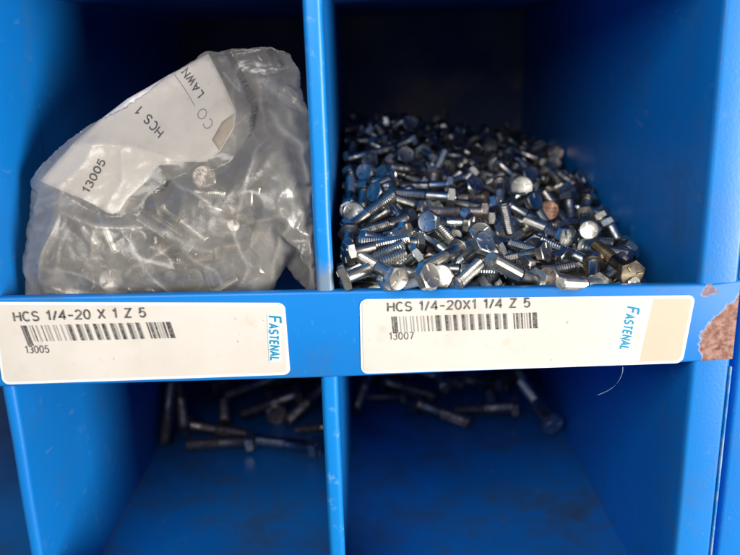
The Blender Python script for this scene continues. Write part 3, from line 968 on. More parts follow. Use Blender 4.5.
173,2021,500,572,753,-282,-163,89,1089,2054,339,757,450,-328,341,89,659,2545,498,436,-536,-333,-642,89,1167,2428,437,776,-88,600,-172,89,1462,2432,268,308,-783,400,-364,89,497,
2774,524,386,-645,-187,633,89,995,2891,404,106,114,616,772,89,1441,2881,385,693,-230,584,354,89,262,3297,483,250,-787,-233,-513,89,600,3253,488,258,-595,250,719,89,962,3089,475,
288,456,376,-753,89,75,3584,460,197,729,156,-636,89,835,3499,402,661,574,-464,138,89,288,3936,520,726,-544,51,-418,89,777,3900,471,478,-634,-189,-578,89,990,122,83,634,-65,-613,
467,89,111,566,245,645,-214,-671,296,89,1370,388,65,368,598,304,-643,89,1148,712,189,511,533,156,656,89,1212,825,135,791,185,-534,-234,89,317,1212,288,59,-715,94,-690,89,690,1134,
304,740,-509,-184,399,89,1040,1271,191,676,-713,178,-55,89,1210,1588,278,384,578,349,630,89,1190,2214,323,16,737,-27,675,89,499,2290,503,596,652,406,-233,89,1216,2882,382,228,-828,
194,-473,89,1280,2706,407,526,408,413,-622,89,165,3311,549,656,-373,-616,227,89,968,3310,460,795,-516,283,147,89,1371,3321,344,455,-532,571,428,89,762,3689,399,38,729,455,510,89,
1396,3420,349,523,-402,621,-423,89,72,3689,441,155,196,-604,757,89,484,3712,435,572,176,-781,179,89,94,429,253,100,688,-95,-712,89,1433,879,120,110,160,-541,-818,89,341,1157,372,
338,-520,258,-741,89,567,973,255,550,492,-569,-364,89,1056,1518,208,311,-556,-549,-540,89,401,1988,522,569,175,785,-171,89,597,2141,436,668,215,-710,-51,89,978,2648,466,329,452,
-540,630,89,1381,2979,402,46,-467,-578,-667,89,620,3064,542,637,663,77,384,89,901,3260,503,617,-456,-207,-607,89,1287,3236,355,31,-94,806,584,89,112,3478,472,482,698,-188,-495,89,
970,3578,426,485,-545,-355,-585,89,1453,3637,350,573,-644,433,-264,89,154,3728,482,757,567,317,-64,89,961,3828,487,83,-364,-475,-797,89,1274,3851,350,700,204,-660,-181,89,800,89,
97,220,643,409,-610,89,164,495,313,456,-297,597,590,89,1169,1197,201,300,350,-531,-711,89,1172,1444,258,93,721,-183,662,89,398,3050,497,432,-877,192,89,89,804,2982,409,16,-135,880,
456,89,580,3258,580,636,-496,-216,550,89,861,3106,493,721,562,-364,-180,89,1329,3330,421,354,281,-550,-702,89,97,3618,536,646,-717,-16,260,89,1422,3522,395,139,467,585,648,89,525,
3725,520,702,638,75,-307,89,1243,3696,389,787,380,-412,-256,89,534,2897,570,641,-232,-439,586,89,963,2978,481,267,508,-412,-708,89,1072,3032,478,565,562,198,-571,89,644,3529,536,
712,300,454,443,89,432,3774,512,644,646,-390,-126,89,1362,1578,244,632,-759,104,118,89,1153,2223,410,100,-747,4,-658,89,476,2881,643,814,512,266,-65,89,265,3634,567,70,402,647,644,
89,550,3574,592,860,-505,-63,42,89,925,3451,478,781,437,-440,-68,89,1330,3652,407,732,29,-546,406,89,1494,1140,209,919,373,-34,-123,89,220,3732,550,629,525,-144,555,89,1147,3728,
416,785,600,-122,-96,89,]
BAG_SHIFT = [0,0,0,-9,0,0,0,0,0,-10,4,-1,0,0,0,-9,1,-1,0,0,0,-8,1,0,0,0,0,-10,1,1,0,0,0,-9,1,0,0,0,0,-9,1,1,0,0,0,-9,1,1,0,0,0,-9,0,0,0,0,0,-9,0,1,0,0,0,-7,-1,1,0,0,0,-6,-1,2,0,0,0,-8,0,6,0,0,
0,-7,0,6,0,0,0,-6,1,6,0,0,0,-6,1,5,0,0,0,-5,2,5,0,0,0,-6,1,8,0,0,0,-6,3,7,0,0,0,-5,2,7,0,0,0,-5,1,8,0,0,0,-5,2,9,0,0,0,-4,0,7,0,0,0,-2,0,4,0,0,0,4,-5,-7,0,0,0,4,0,-7,0,0,0,-3,6,2,
0,0,0,3,-7,-2,0,0,0,1,0,-1,0,0,0,1,-6,1,0,0,0,-3,1,4,0,0,0,4,1,-7,0,0,0,4,1,-8,0,0,0,4,1,-8,0,0,0,4,1,-8,0,0,0,-2,-1,6,0,0,0,-1,2,6,0,0,0,0,-5,-7,0,0,0,-1,5,5,0,0,0,0,0,-2,0,0,0,0,
1,-9,0,0,0,0,0,-2,0,0,0,1,-3,-9,0,0,0,1,3,1,0,0,0,0,3,0,0,0,0,2,3,0,0,0,0,-6,-6,3,0,0,0,7,5,-2,0,0,0,6,-5,6,0,0,0,-6,7,-7,0,0,0,-11,-5,2,0,0,0,6,-1,3,0,0,0,9,2,0,0,0,0,12,1,2,0,0,
0,3,0,2,0,0,0,-11,0,-2,0,0,0,-10,0,0,0,0,0,-11,0,0,0,0,0,-13,0,-1,0,0,0,-3,0,0,0,0,0,-17,0,0,0,0,0,-19,1,0,0,0,0,-20,1,-1,0,0,0,-21,1,-2,0,0,0,-22,0,1,0,0,0,-23,0,1,0,0,0,-23,0,0,
0,0,0,-22,2,0,0,0,0,-22,0,0,0,0,0,-22,1,-1,0,0,0,-9,1,3,0,0,0,-3,-1,13,0,0,0,2,3,-6,0,0,0,-2,2,-4,0,0,0,7,1,6,0,0,0,-1,-1,4,0,0,0,8,2,-6,0,0,0,9,2,-4,0,0,0,6,2,-5,0,0,0,7,1,-6,0,0,
0,6,0,-5,0,0,0,6,0,-5,0,0,0,6,0,-6,0,0,0,6,0,-6,0,0,0,6,-1,-6,0,0,0,5,-1,-4,0,0,0,6,-1,-6,0,0,0,5,-1,-6,0,0,0,1,-1,-8,0,0,0,1,-1,-7,0,0,0,1,-1,-8,0,0,0,1,-1,-8,0,0,0,0,0,-8,0,0,0,
0,0,-8,0,0,0,0,1,-9,0,0,0,0,1,-9,0,0,0,1,1,-8,0,0,0,0,2,-8,0,0,0,0,1,-8,0,0,0,0,1,-6,0,0,0,-1,0,-8,0,0,0,-1,1,-7,0,0,0,-1,0,-8,0,0,0,-1,0,-7,0,0,0,-1,0,-7,0,0,0,0,0,0,0,0,0,0,0,-3,
0,0,0,-1,0,-3,0,0,0,0,-1,-3,0,0,0,-3,-1,0,0,0,0,-7,0,0,0,0,0,-8,0,-1,0,0,0,-8,0,-1,0,0,0,-7,-1,0,0,0,0,-9,-2,0,0,0,0,-8,-1,-1,0,0,0,-9,-1,0,-3,-5,-17,-2,-6,-17,-2,-4,-9,-5,-7,-23,
-4,-8,-18,-3,-9,-25,-2,-8,-17,-2,-8,-26,-1,-7,-26,1,-7,-26,2,-6,-25,3,-6,-25,-1,-6,-11,-1,-6,-22,0,-5,-20,1,-5,-21,-1,-3,-2,0,2,5,-3,-5,-7,-2,-6,-8,-1,-6,-9,1,-7,-10,2,-8,-10,3,-5,
-3,-5,-10,-21,-4,-10,-14,-4,-12,-23,-2,-13,-23,0,-13,-23,-2,-4,-12,-3,-10,-17,-8,-15,-32,-6,-16,-34,-5,-18,-36,-2,-18,-36,0,-17,-36,0,-13,-29,-2,-4,-21,0,-3,-20,2,-7,-22,-1,-15,
-32,1,-15,-30,-1,-8,-19,1,-9,-20,0,-14,-31,0,-13,-23,0,-13,-31,2,-13,-30,4,-12,-29,3,-11,-19,4,-12,-25,4,-10,-15,5,-11,-23,2,-7,-9,2,-9,-16,4,-8,-16,7,-7,-16,-3,-6,0,-2,-8,-5,-1,1,
0,0,5,1,3,7,0,2,-1,-2,1,-10,-7,-8,-16,-25,-7,-18,-27,-5,-19,-27,-3,-15,-22,-2,-16,-23,-3,-7,-13,-10,-15,-28,-10,-21,-36,-8,-21,-36,-6,-22,-37,-4,-22,-37,-2,-20,-35,-4,-11,-27,-5,
-4,-20,-3,-4,-18,-1,-9,-21,-3,-17,-32,-2,-19,-33,-3,-13,-24,-1,-14,-24,-1,-19,-33,0,-22,-39,2,-22,-39,1,-16,-30,2,-14,-28,2,-20,-35,4,-21,-35,6,-20,-34,7,-18,-27,9,-18,-31,4,-14,
-16,5,-8,-12,7,-4,-10,11,-11,-18,-6,-5,1,5,3,0,2,-4,0,2,5,6,4,8,6,-7,-4,-10,-10,-12,-20,-11,-20,-27,-9,-22,-28,-7,-22,-27,-5,-19,-23,-3,-19,-22,-5,-10,-14,-11,-19,-28,-11,-24,-35,
-9,-24,-36,-7,-24,-36,-5,-24,-36,-3,-25,-36,-6,-14,-27,-7,-7,-19,-5,-8,-18,-4,-12,-23,-6,-20,-33,-4,-24,-36,-4,-20,-29,-2,-20,-28,-2,-24,-35,-1,-27,-41,1,-27,-42,3,-25,-40,1,-19,
-30,3,-18,-29,4,-24,-36,6,-26,-38,8,-27,-39,10,-26,-39,12,-24,-37,12,-19,-30,9,-13,-18,10,-10,-14,15,-14,-20,13,-8,-13,3,4,2,7,4,2,5,-2,3,5,7,9,-7,-4,-7,-9,-11,-15,-7,-13,-19,-11,
-24,-28,-9,-24,-27,-7,-24,-25,-5,-23,-23,-7,-13,-15,-11,-22,-27,-12,-28,-35,-10,-28,-36,-8,-28,-36,-6,-29,-38,-4,-30,-39,-9,-18,-28,-10,-10,-20,-8,-12,-21,-7,-17,-25,-8,-24,-34,-7,
-29,-39,-6,-28,-35,-4,-28,-35,-2,-29,-36,-1,-33,-43,1,-32,-42,1,-26,-37,3,-29,-40,3,-24,-31,5,-24,-31,5,-29,-37,7,-26,-36,9,-29,-38,11,-29,-38,13,-28,-38,15,-25,-35,15,-22,-30,16,
-20,-24,14,-15,-18,11,-10,-11,-7,-5,-1,3,1,3,-5,-6,-2,2,5,9,-7,-5,-4,-6,-10,-10,-4,-9,-13,-12,-22,-24,-11,-26,-26,-9,-28,-26,-7,-26,-23,-8,-16,-15,-10,-24,-24,-13,-32,-35,-11,-31,
-36,-9,-32,-37,-7,-32,-37,-5,-32,-37,-3,-29,-36,-12,-16,-23,-11,-20,-29,-9,-22,-28,-10,-29,-36,-9,-33,-40,-7,-36,-43,-5,-37,-44,-3,-38,-45,-1,-39,-45,1,-37,-44,0,-29,-38,2,-28,-36,
3,-34,-40,4,-30,-34,6,-30,-34,7,-32,-38,9,-28,-34,11,-29,-35,13,-29,-36,15,-30,-36,17,-29,-36,11,-22,-26,9,-17,-19,7,-12,-13,5,-8,-7,-3,-1,3,-10,-9,-2,-9,-12,-1,-4,-9,-1,1,6,-2,-2,
-6,-8,-13,-21,-20,-12,-26,-24,-10,-26,-23,-10,-16,-20,-9,-21,-17,-14,-30,-30,-13,-36,-34,-11,-34,-35,-9,-33,-34,-7,-29,-34,-6,-24,-33,-5,-17,-32,-6,-28,-32,-8,-18,-24,-12,-30,-35,
-11,-34,-38,-9,-36,-39,-7,-37,-41,-6,-38,-42,-4,-38,-42,-2,-36,-41,-1,-29,-39,0,-36,-40,1,-31,-36,1,-36,-40,3,-39,-41,5,-38,-40,7,-38,-40,8,-33,-36,10,-31,-34,12,-30,-34,14,-30,
-34,16,-33,-36,19,-33,-36,19,-29,-34,17,-23,-30,16,-18,-26,15,-14,-21,12,-8,-14,-15,-8,-4,-13,-11,0,-10,-11,0,-7,-11,0,0,0,0,-10,-8,-13,-13,-19,-17,-11,-20,-19,-11,-10,-20,-11,-17,
-18,-16,-29,-28,-15,-35,-31,-13,-36,-32,-12,-32,-31,-10,-27,-30,-9,-21,-30,-8,-13,-30,-6,-9,-29,-12,-25,-33,-12,-22,-26,-13,-31,-33,-11,-34,-35,-9,-34,-36,-7,-32,-36,-6,-29,-37,-4,
-25,-38,-4,-32,-38,-3,-26,-36,-1,-26,-36,-1,-36,-37,1,-37,-38,3,-34,-37,4,-40,-39,6,-40,-39,8,-40,-39,10,-39,-38,11,-37,-36,13,-35,-35,15,-35,-35,16,-32,-34,18,-31,-33,20,-30,-33,
20,-26,-30,19,-22,-27,13,-15,-18,8,-8,-10,-14,-4,-3,-9,-2,-2,-6,-3,-1,-4,-5,1,-3,-9,2,-14,-16,-12,-10,-13,-13,-9,2,-18,-9,-7,-15,-18,-22,-26,-18,-31,-28,-16,-34,-28,-14,-32,-28,
-13,-26,-28,-11,-19,-28,-11,-11,-28,-10,-4,-27,-8,-3,-26,-13,-18,-29,-15,-30,-31,-13,-33,-31,-11,-31,-31,-10,-27,-32,-8,-23,-33,-7,-17,-34,-5,-15,-34,-5,-24,-35,-3,-27,-34,-2,-22,
-32,0,-26,-33,0,-34,-35,2,-34,-35,4,-34,-35,5,-27,-35,6,-32,-35,8,-35,-35,10,-37,-34,12,-37,-34,14,-36,-34,17,-38,-34,19,-36,-34,20,-34,-33,21,-31,-31,21,-28,-29,22,-24,-27,20,-19,
-24,17,-12,-19,-17,-9,-3,-17,-13,-7,-16,-16,-9,-16,-20,-10,-17,-24,-11,-11,-15,-11,-8,3,-15,-18,-9,-21,-20,-22,-24,-19,-28,-25,-17,-29,-25,-15,-27,-25,-14,-21,-25,-13,-13,-25,-13,
-3,-26,-12,3,-25,-10,2,-24,-12,-10,-26,-16,-25,-29,-14,-25,-28,-13,-22,-29,-11,-18,-29,-9,-13,-30,-8,-7,-31,-6,-6,-31,-6,-14,-31,-6,-23,-32,-4,-20,-30,-2,-22,-30,-1,-28,-31,1,-25,
-31,3,-26,-31,4,-22,-32,6,-18,-32,7,-24,-31,9,-26,-31,11,-26,-31,12,-32,-31,15,-37,-32,18,-39,-33,20,-38,-33,19,-33,-30,19,-29,-27,19,-24,-25,19,-21,-23,20,-18,-21,20,-14,-19,14,
-6,-17,-18,-14,-4,-12,-12,-7,-14,-17,-8,-19,-25,-9,-13,-14,-10,-8,1,-13,-14,-8,-17,-22,-20,-23,-20,-22,-22,-18,-21,-23,-16,-23,-23,-15,-16,-23,-15,-6,-23,-15,3,-24,-13,8,-23,-12,6,
-22,-13,-6,-24,-17,-20,-27,-16,-15,-27,-14,-11,-27,-13,-7,-28,-11,-3,-29,-10,1,-29,-8,0,-29,-7,-7,-29,-6,-14,-29,-5,-22,-29,-3,-22,-29,-2,-24,-28,0,-19,-29,2,-19,-29,3,-14,-29,5,
-9,-29,7,-11,-29,8,-16,-28,10,-16,-28,12,-20,-28,13,-32,-29,16,-36,-30,20,-41,-32,21,-40,-32,18,-32,-27,17,-26,-24,15,-20,-21,14,-16,-18,14,-12,-16,14,-8,-14,18,-9,-18,-15,-11,-2,
-9,-8,-5,-13,-15,-6,-21,-25,-8,-15,-9,-11,-10,-1,-10,-16,-11,-15,-24,-23,-21,-21,-20,-21,-19,-14,-20,-17,-20,-20,-17,-12,-21,-17,-1,-22,-17,8,-22,-15,12,-21,-14,8,-20,-14,-1,-21,
-18,-16,-24,-16,-14,-24,-14,-11,-25,-13,-7,-25,-12,0,-26,-11,7,-27,-9,5,-26,-8,-2,-27,-8,-10,-27,-7,-17,-27,-5,-19,-27,-3,-19,-26,-1,-14,-26,1,-13,-26,2,-7,-27,3,-2,-27,5,-3,-27,7,
-7,-26,9,-8,-26,9,-16,-25,12,-23,-26,14,-27,-27,17,-31,-28,20,-40,-30,22,-40,-30,18,-32,-25,17,-26,-22,16,-21,-19,16,-17,-17,18,-15,-17,20,-16,-22,20,-11,-19,-11,-7,-1,-7,-6,-3,
-14,-14,-4,-23,-24,-7,-16,-8,-10,-13,-5,-9,-21,-16,-16,-27,-26,-20,-24,-22,-19,-20,-16,-19,-19,-17,-19,-18,-8,-19,-19,3,-20,-19,12,-20,-17,14,-19,-16,7,-20,-20,-6,-25,-19,-12,-22,
-17,-10,-22,-15,-8,-23,-13,-4,-23,-13,6,-25,-12,11,-25,-10,9,-25,-10,1,-25,-8,-5,-25,-8,-13,-25,-6,-14,-25,-4,-14,-24,-2,-11,-24,0,-8,-24,0,0,-25,2,3,-25,4,3,-24,6,0,-24,8,-1,-23,
8,-9,-23,10,-15,-23,12,-18,-24,15,-21,-26,18,-30,-26,21,-38,-27,24,-42,-29,23,-37,-28,21,-30,-23,21,-26,-22,22,-23,-21,24,-23,-25,25,-20,-24,22,-14,-18,7,-6,-6,-7,-6,0,-21,-16,-6,
-26,-23,-6,-18,-7,-8,-17,-9,-8,-25,-20,-15,-29,-29,-18,-26,-23,-18,-23,-19,-17,-21,-21,-17,-20,-7,-18,-21,7,-19,-21,14,-19,-19,14,-18,-19,5,-19,-22,-7,-24,-20,-2,-22,-18,-1,-22,
-16,0,-22,-14,-1,-21,-15,10,-23,-14,14,-23,-12,11,-23,-11,3,-23,-10,-3,-23,-9,-10,-23,-7,-8,-23,-5,-10,-22,-4,-5,-23,-2,-3,-22,-1,4,-23,1,8,-23,3,7,-22,5,7,-22,7,5,-21,7,-4,-21,9,
-8,-21,11,-10,-22,13,-12,-23,16,-21,-24,18,-28,-24,21,-36,-25,24,-41,-27,26,-40,-28,27,-36,-28,27,-32,-28,28,-29,-27,25,-23,-24,28,-23,-26,19,-15,-15,17,-9,-16,-9,-6,1,-25,-15,-6,
-28,-22,-5,-20,-9,-6,-22,-14,-8,-29,-24,-14,-32,-32,-17,-28,-26,-16,-26,-24,-16,-24,-26,-16,-23,-11,-16,-24,5,-18,-22,16,-17,-20,14,-17,-22,2,-20,-23,-9,-22,-21,-9,-22,-19,-7,-21,
-17,-4,-21,-16,2,-20,-17,13,-22,-15,16,-22,-13,12,-21,-13,3,-22,-12,-1,-22,-11,-7,-22,-9,-7,-21,-7,-6,-21,-5,0,-21,-3,2,-21,-2,8,-21,0,10,-21,2,13,-21,4,12,-20,5,9,-20,6,1,-19,8,
-1,-19,10,-1,-21,12,-5,-21,14,-11,-21,17,-18,-22,19,-26,-22,22,-32,-23,25,-38,-25,28,-39,-27,30,-38,-28,31,-36,-29,29,-29,-25,28,-24,-23,31,-25,-26,27,-18,-21,21,-11,-17,-27,-14,
-4,-30,-21,-4,-23,-12,-4,-29,-21,-10,-33,-28,-13,-35,-35,-15,-31,-32,-15,-29,-32,-15,-27,-31,-15,-27,-14,-16,-26,1,-16,-24,11,-16,-22,11,-16,-23,1,-18,-24,-10,-21,-22,-11,-20,-20,
-8,-20,-19,-2,-20,-19,8,-20,-18,15,-21,-16,16,-20,-15,12,-20,-15,3,-21,-14,-3,-21,-12,-6,-20,-10,-6,-20,-8,-3,-19,-7,2,-20,-5,7,-20,-3,9,-19,-2,14,-19,0,16,-19,2,14,-19,4,13,-18,5,
6,-18,7,6,-18,9,6,-19,11,0,-19,13,-5,-19,15,-10,-19,18,-14,-20,20,-21,-21,23,-26,-22,26,-34,-23,29,-36,-24,30,-34,-25,33,-37,-28,30,-30,-24,30,-26,-23,33,-26,-25,28,-19,-20,17,-9,
-12,16,-5,-13,-16,-9,-2,-32,-20,-3,-26,-16,-3,-31,-24,-7,-32,-28,-10,-30,-29,-13,-35,-39,-14,-32,-38,-14,-29,-35,-13,-28,-22,-14,-29,-4,-15,-27,4,-14,-25,4,-14,-25,-4,-17,-25,-11,
-19,-24,-13,-19,-22,-8,-19,-21,-1,-19,-21,9,-19,-20,16,-19,-18,15,-19,-17,10,-19,-16,2,-19,-15,-4,-20,-13,-3,-19,-11,-4,-18,-10,1,-18,-8,4,-18,-7,10,-19,-5,12,-18,-3,16,-18,-1,17,
-18,1,18,-17,3,17,-17,4,11,-16,6,14,-17,8,12,-17,10,6,-17,12,5,-18,14,1,-18,16,-3,-18,18,-11,-18,21,-16,-19,24,-23,-20,27,-30,-21,30,-34,-22,32,-36,-25,35,-38,-27,32,-31,-23,34,
-30,-24,35,-27,-23,24,-17,-15,23,-12,-16,21,-7,-15,-8,-4,0,-27,-15,-1,-32,-23,-2,-31,-26,-4,-29,-27,-7,-27,-26,-11,-36,-38,-12,-34,-39,-12,-32,-39,-12,-29,-29,-12,-31,-10,-13,-29,
-3,-13,-27,-4,-13,-28,-11,-16,-27,-16,-18,-25,-14,-17,-24,-9,-17,-23,1,-18,-23,9,-18,-22,15,-18,-20,13,-17,-18,9,-17,-18,1,-18,-17,-6,-18,-15,-5,-18,-13,-3,-17,-11,1,-17,-10,8,-17,
-8,12,-17,-6,15,-17,-4,18,-16,-2,18,-16,0,20,-16,2,20,-15,3,15,-15,5,19,-15,7,15,-15,9,12,-15,11,10,-16,13,7,-16,15,2,-16,17,1,-17,20,-4,-17,22,-10,-17,25,-17,-18,27,-25,-19,30,
-28,-20,33,-28,-23,36,-39,-25,35,-33,-23,37,-31,-24,35,-25,-21,26,-16,-14,27,-13,-16,23,-7,-14,-23,-11,0,-29,-19,0,-27,-21,-2,-24,-19,-8,-24,-23,-8,-37,-36,-11,-34,-35,-11,-31,-31,
-13,-32,-37,-10,-34,-17,-11,-31,-10,-11,-30,-12,-12,-30,-19,-14,-29,-23,-16,-27,-19,-15,-25,-10,-16,-25,0,-17,-25,8,-17,-23,11,-16,-22,5,-18,-20,6,-16,-20,-2,-17,-18,-7,-17,-17,-5,
-16,-15,-2,-16,-13,4,-16,-12,9,-16,-10,12,-16,-8,13,-15,-6,16,-15,-4,18,-15,-2,21,-14,0,20,-14,2,19,-13,4,22,-14,6,21,-14,8,19,-14,10,16,-14,12,13,-14,14,8,-14,16,7,-15,18,1,-15,
20,-2,-15,23,-8,-15,25,-14,-16,28,-20,-17,30,-20,-19,34,-27,-21,37,-38,-23,38,-35,-23,38,-32,-22,32,-23,-17,32,-20,-18,29,-14,-15,25,-7,-12,-8,-6,-3,-4,-7,-4,-26,-16,2,-23,-16,-1,
-19,-13,-6,-23,-21,-6,-38,-34,-9,-34,-31,-10,-31,-27,-12,-37,-39,-11,-36,-25,-10,-34,-18,-9,-32,-20,-10,-32,-27,-13,-31,-29,-13,-28,-25,-13,-27,-15,-14,-27,-3,-15,-26,5,-15,-24,6,
-15,-24,-2,-17,-22,1,-15,-21,-5,-15,-20,-9,-15,-18,-4,-15,-17,0,-15,-15,4,-15,-13,7,-14,-11,9,-14,-9,11,-14,-7,13,-13,-5,16,-13,-3,18,-13,-1,21,-12,1,23,-12,3,24,-12,5,23,-12,7,22,
-12,9,20,-12,11,17,-12,13,11,-12,15,11,-13,17,7,-13,19,6,-13,21,2,-13,24,-2,-14,26,-7,-14,29,-15,-15,31,-17,-17,34,-27,-19,38,-38,-21,39,-35,-21,40,-32,-21,37,-26,-19,34,-20,-16,
27,-12,-12,24,-6,-10,17,8,-2,3,-1,-1,-2,-6,-1,-1,-5,-2,-22,-11,3,-20,-13,1,-16,-10,-4,-23,-20,-4,-39,-33,-8,-35,-29,-9,-31,-25,-11,-39,-38,-10,-38,-39,-9,-36,-26,-7,-35,-29,-9,-34,
-34,-11,-32,-35,-11,-30,-31,-11,-30,-19,-12,-29,-8,-13,-27,-1,-13,-25,0,-13,-26,-9,-16,-24,-11,-16,-22,-6,-13,-21,-12,-14,-20,-7,-13,-18,-4,-13,-16,-3,-13,-14,-3,-14,-12,-4,-15,
-10,-1,-15,-8,2,-14,-6,4,-14,-4,7,-13,-2,11,-12,0,13,-12,2,13,-13,4,13,-13,6,12,-14,8,14,-12,10,14,-11,12,14,-11,14,13,-11,16,11,-11,18,9,-11,20,7,-11,22,4,-12,25,0,-12,27,-4,-12,
30,-9,-13,32,-17,-15,35,-26,-17,39,-38,-20,40,-35,-19,39,-31,-18,38,-26,-17,33,-18,-14,34,-15,-15,15,-6,-5,2,-2,-4,19,10,1,19,5,1,4,-4,3,1,-7,0,1,-8,-2,-18,-5,3,-13,-4,-2,-13,-8,
-1,-24,-19,-3,-40,-32,-6,-36,-27,-8,-32,-24,-9,-38,-35,-9,-42,-45,-8,-39,-37,-6,-37,-38,-7,-37,-42,-9,-34,-41,-9,-32,-36,-9,-32,-25,-10,-31,-15,-10,-29,-9,-10,-27,-9,-11,-27,-16,
-14,-26,-21,-16,-24,-18,-14,-22,-14,-12,-20,-14,-12,-18,-14,-12,-17,-15,-13,-15,-17,-15,-13,-15,-15,-11,-15,-16,-9,-10,-14,-7,-7,-14,-5,-4,-13,-3,0,-12,-1,2,-12,1,1,-14,3,1,-14,5,
2,-14,7,0,-15,9,2,-13,11,3,-13,13,3,-12,15,3,-12,17,2,-12,19,0,-12,21,-4,-14,23,-4,-12,25,-6,-12,28,-11,-12,30,-19,-15,32,-27,-16,36,-36,-18,38,-36,-18,39,-33,-17,40,-30,-16,39,
-25,-15,37,-19,-14,36,-15,-14,25,-5,-14,-1,-6,-2,16,7,2,28,10,4,20,2,5,5,-8,3,4,-15,-1,-10,-1,0,-16,-9,0,-31,-20,-4,-41,-30,-4,-38,-29,-5,-34,-24,-7,-34,-30,-7,-41,-42,-6,-43,-50,
-6,-41,-50,-6,-39,-50,-7,-36,-48,-7,-34,-42,-7,-33,-31,-8,-32,-22,-8,-30,-18,-8,-29,-21,-10,-27,-22,-11,-27,-29,-14,-25,-33,-16,-24,-29,-14,-22,-28,-13,-20,-29,-15,-18,-30,-15,-16,
-30,-16,-14,-30,-17,-12,-28,-17,-10,-26,-16,-8,-22,-16,-6,-19,-15,-4,-15,-14,-2,-10,-13,0,-12,-15,2,-11,-15,4,-10,-15,6,-10,-16,8,-11,-16,10,-9,-15,12,-8,-14,14,-9,-15,16,-9,-14,
18,-11,-15,20,-12,-15,22,-13,-15,24,-13,-14,26,-13,-12,28,-20,-14,30,-28,-15,34,-35,-17,36,-35,-16,38,-35,-15,39,-31,-14,37,-26,-13,38,-22,-12,34,-16,-11,26,-7,-12,26,-4,-12,0,-7,
1,14,4,4,30,12,7,31,7,8,12,-3,6,7,-16,1,-1,-10,-1,-21,-4,-3,-23,-10,0,-35,-20,-3,-42,-29,-3,-39,-28,-3,-36,-28,-4,-33,-28,-5,-40,-40,-4,-42,-47,-4,-42,-53,-4,-41,-55,-4,-38,-54,-4,
-36,-49,-4,-35,-38,-5,-34,-29,-5,-31,-28,-6,-30,-30,-7,-29,-34,-9,-27,-36,-11,-27,-42,-14,-25,-45,-15,-23,-44,-16,-21,-44,-16,-19,-44,-16,-17,-44,-17,-15,-41,-16,-13,-41,-17,-11,
-38,-16,-9,-34,-15,-7,-32,-16,-5,-27,-14,-3,-22,-13,-1,-23,-15,0,-25,-17,3,-25,-18,5,-23,-17,7,-21,-16,9,-22,-17,11,-21,-17,13,-21,-17,15,-20,-16,17,-21,-17,19,-20,-16,21,-22,-16,
22,-19,-14,24,-20,-13,27,-22,-13,29,-27,-14,32,-35,-15,34,-35,-14,35,-33,-13,37,-32,-13,39,-30,-12,36,-23,-10,33,-17,-9,26,-9,-8,31,-10,-13,27,-4,-10,15,9,5,9,1,5,13,0,6,31,13,11,
36,10,12,26,2,9,9,-15,3,10,-16,2,-31,-11,-1,-38,-20,-1,-43,-27,-1,-39,-26,-2,-36,-26,-3,-34,-27,-3,-40,-37,-2,-41,-44,-2,-42,-51,-2,-42,-57,-2,-40,-59,-2,-38,-56,-2,-37,-46,-3,-35,
-38,-3,-33,-38,-4,-31,-41,-5,-30,-42,-7,-28,-45,-8,-28,-51,-11,-26,-53,-12,-24,-55,-14,-22,-55,-15,-20,-55,-15,-18,-55,-16,-16,-55,-16,-14,-53,-16,-12,-52,-17,-10,-50,-17,-8,-46,
-16,-6,-41,-15,-4,-36,-13,-3,-37,-16,-1,-38,-18,1,-37,-18,3,-38,-19,5,-35,-18,7,-34,-18,9,-33,-18,11,-32,-18,13,-30,-17,15,-31,-18,17,-29,-17,19,-30,-17,21,-28,-16,23,-31,-16,25,
-32,-16,28,-34,-15,30,-36,-14,31,-34,-13,33,-33,-12,34,-30,-11,37,-30,-10,37,-26,-9,32,-18,-7,27,-10,-5,31,-12,-10,33,-10,-12,19,1,0,23,10,10,19,4,11,33,13,14,41,14,15,30,5,12,10,
-10,4,12,-20,3,0,-10,3,-22,-6,0,-30,-15,0,-40,-24,1,-43,-31,1,-39,-28,0,-36,-28,-1,-39,-35,0,-38,-39,-1,-39,-45,-1,-40,-53,0,-42,-61,1,-40,-63,0,-38,-55,0,-36,-48,0,-35,-50,-2,-33,
-51,-3,-31,-52,-4,-30,-56,-6,-28,-59,-8,-26,-60,-9,-24,-59,-10,-22,-57,-12,-21,-60,-13,-19,-61,-13,-17,-60,-14,-15,-61,-14,-13,-60,-14,-11,-57,-15,-9,-59,-16,-7,-55,-15,-6,-50,-13,
-4,-51,-16,-2,-51,-17,0,-50,-18,2,-51,-20,4,-50,-20,6,-50,-21,8,-48,-21,10,-46,-21,12,-45,-20,14,-43,-20,16,-39,-18,18,-40,-18,20,-40,-18,22,-39,-17,24,-38,-16,26,-38,-15,28,-36,
-13,29,-34,-12,30,-31,-10,33,-31,-9,35,-30,-9,37,-29,-8,34,-22,-6,28,-13,-3,29,-11,-5,33,-12,-8,31,-6,-4,25,7,11,31,13,17,37,15,18,43,15,19,23,7,8,13,-7,7,10,-24,3,-2,-11,0,-29,
-12,2,-36,-20,2,-40,-27,3,-43,-34,3,-41,-34,2,-38,-34,2,-38,-38,2,-39,-45,2,-41,-53,2,-42,-60,3,-41,-64,3,-39,-66,3,-38,-58,2,-36,-61,0,-34,-62,-1,-33,-63,-2,-31,-65,-3,-29,-65,-5,
-27,-65,-6,-25,-63,-7,-23,-62,-9,-21,-60,-10,-20,-65,-10,-18,-66,-11,-16,-65,-12,-14,-68,-12,-12,-65,-12,-10,-66,-13,-9,-69,-14,-7,-64,-13,-5,-65,-15,-3,-65,-17,-1,-63,-17,1,-65,
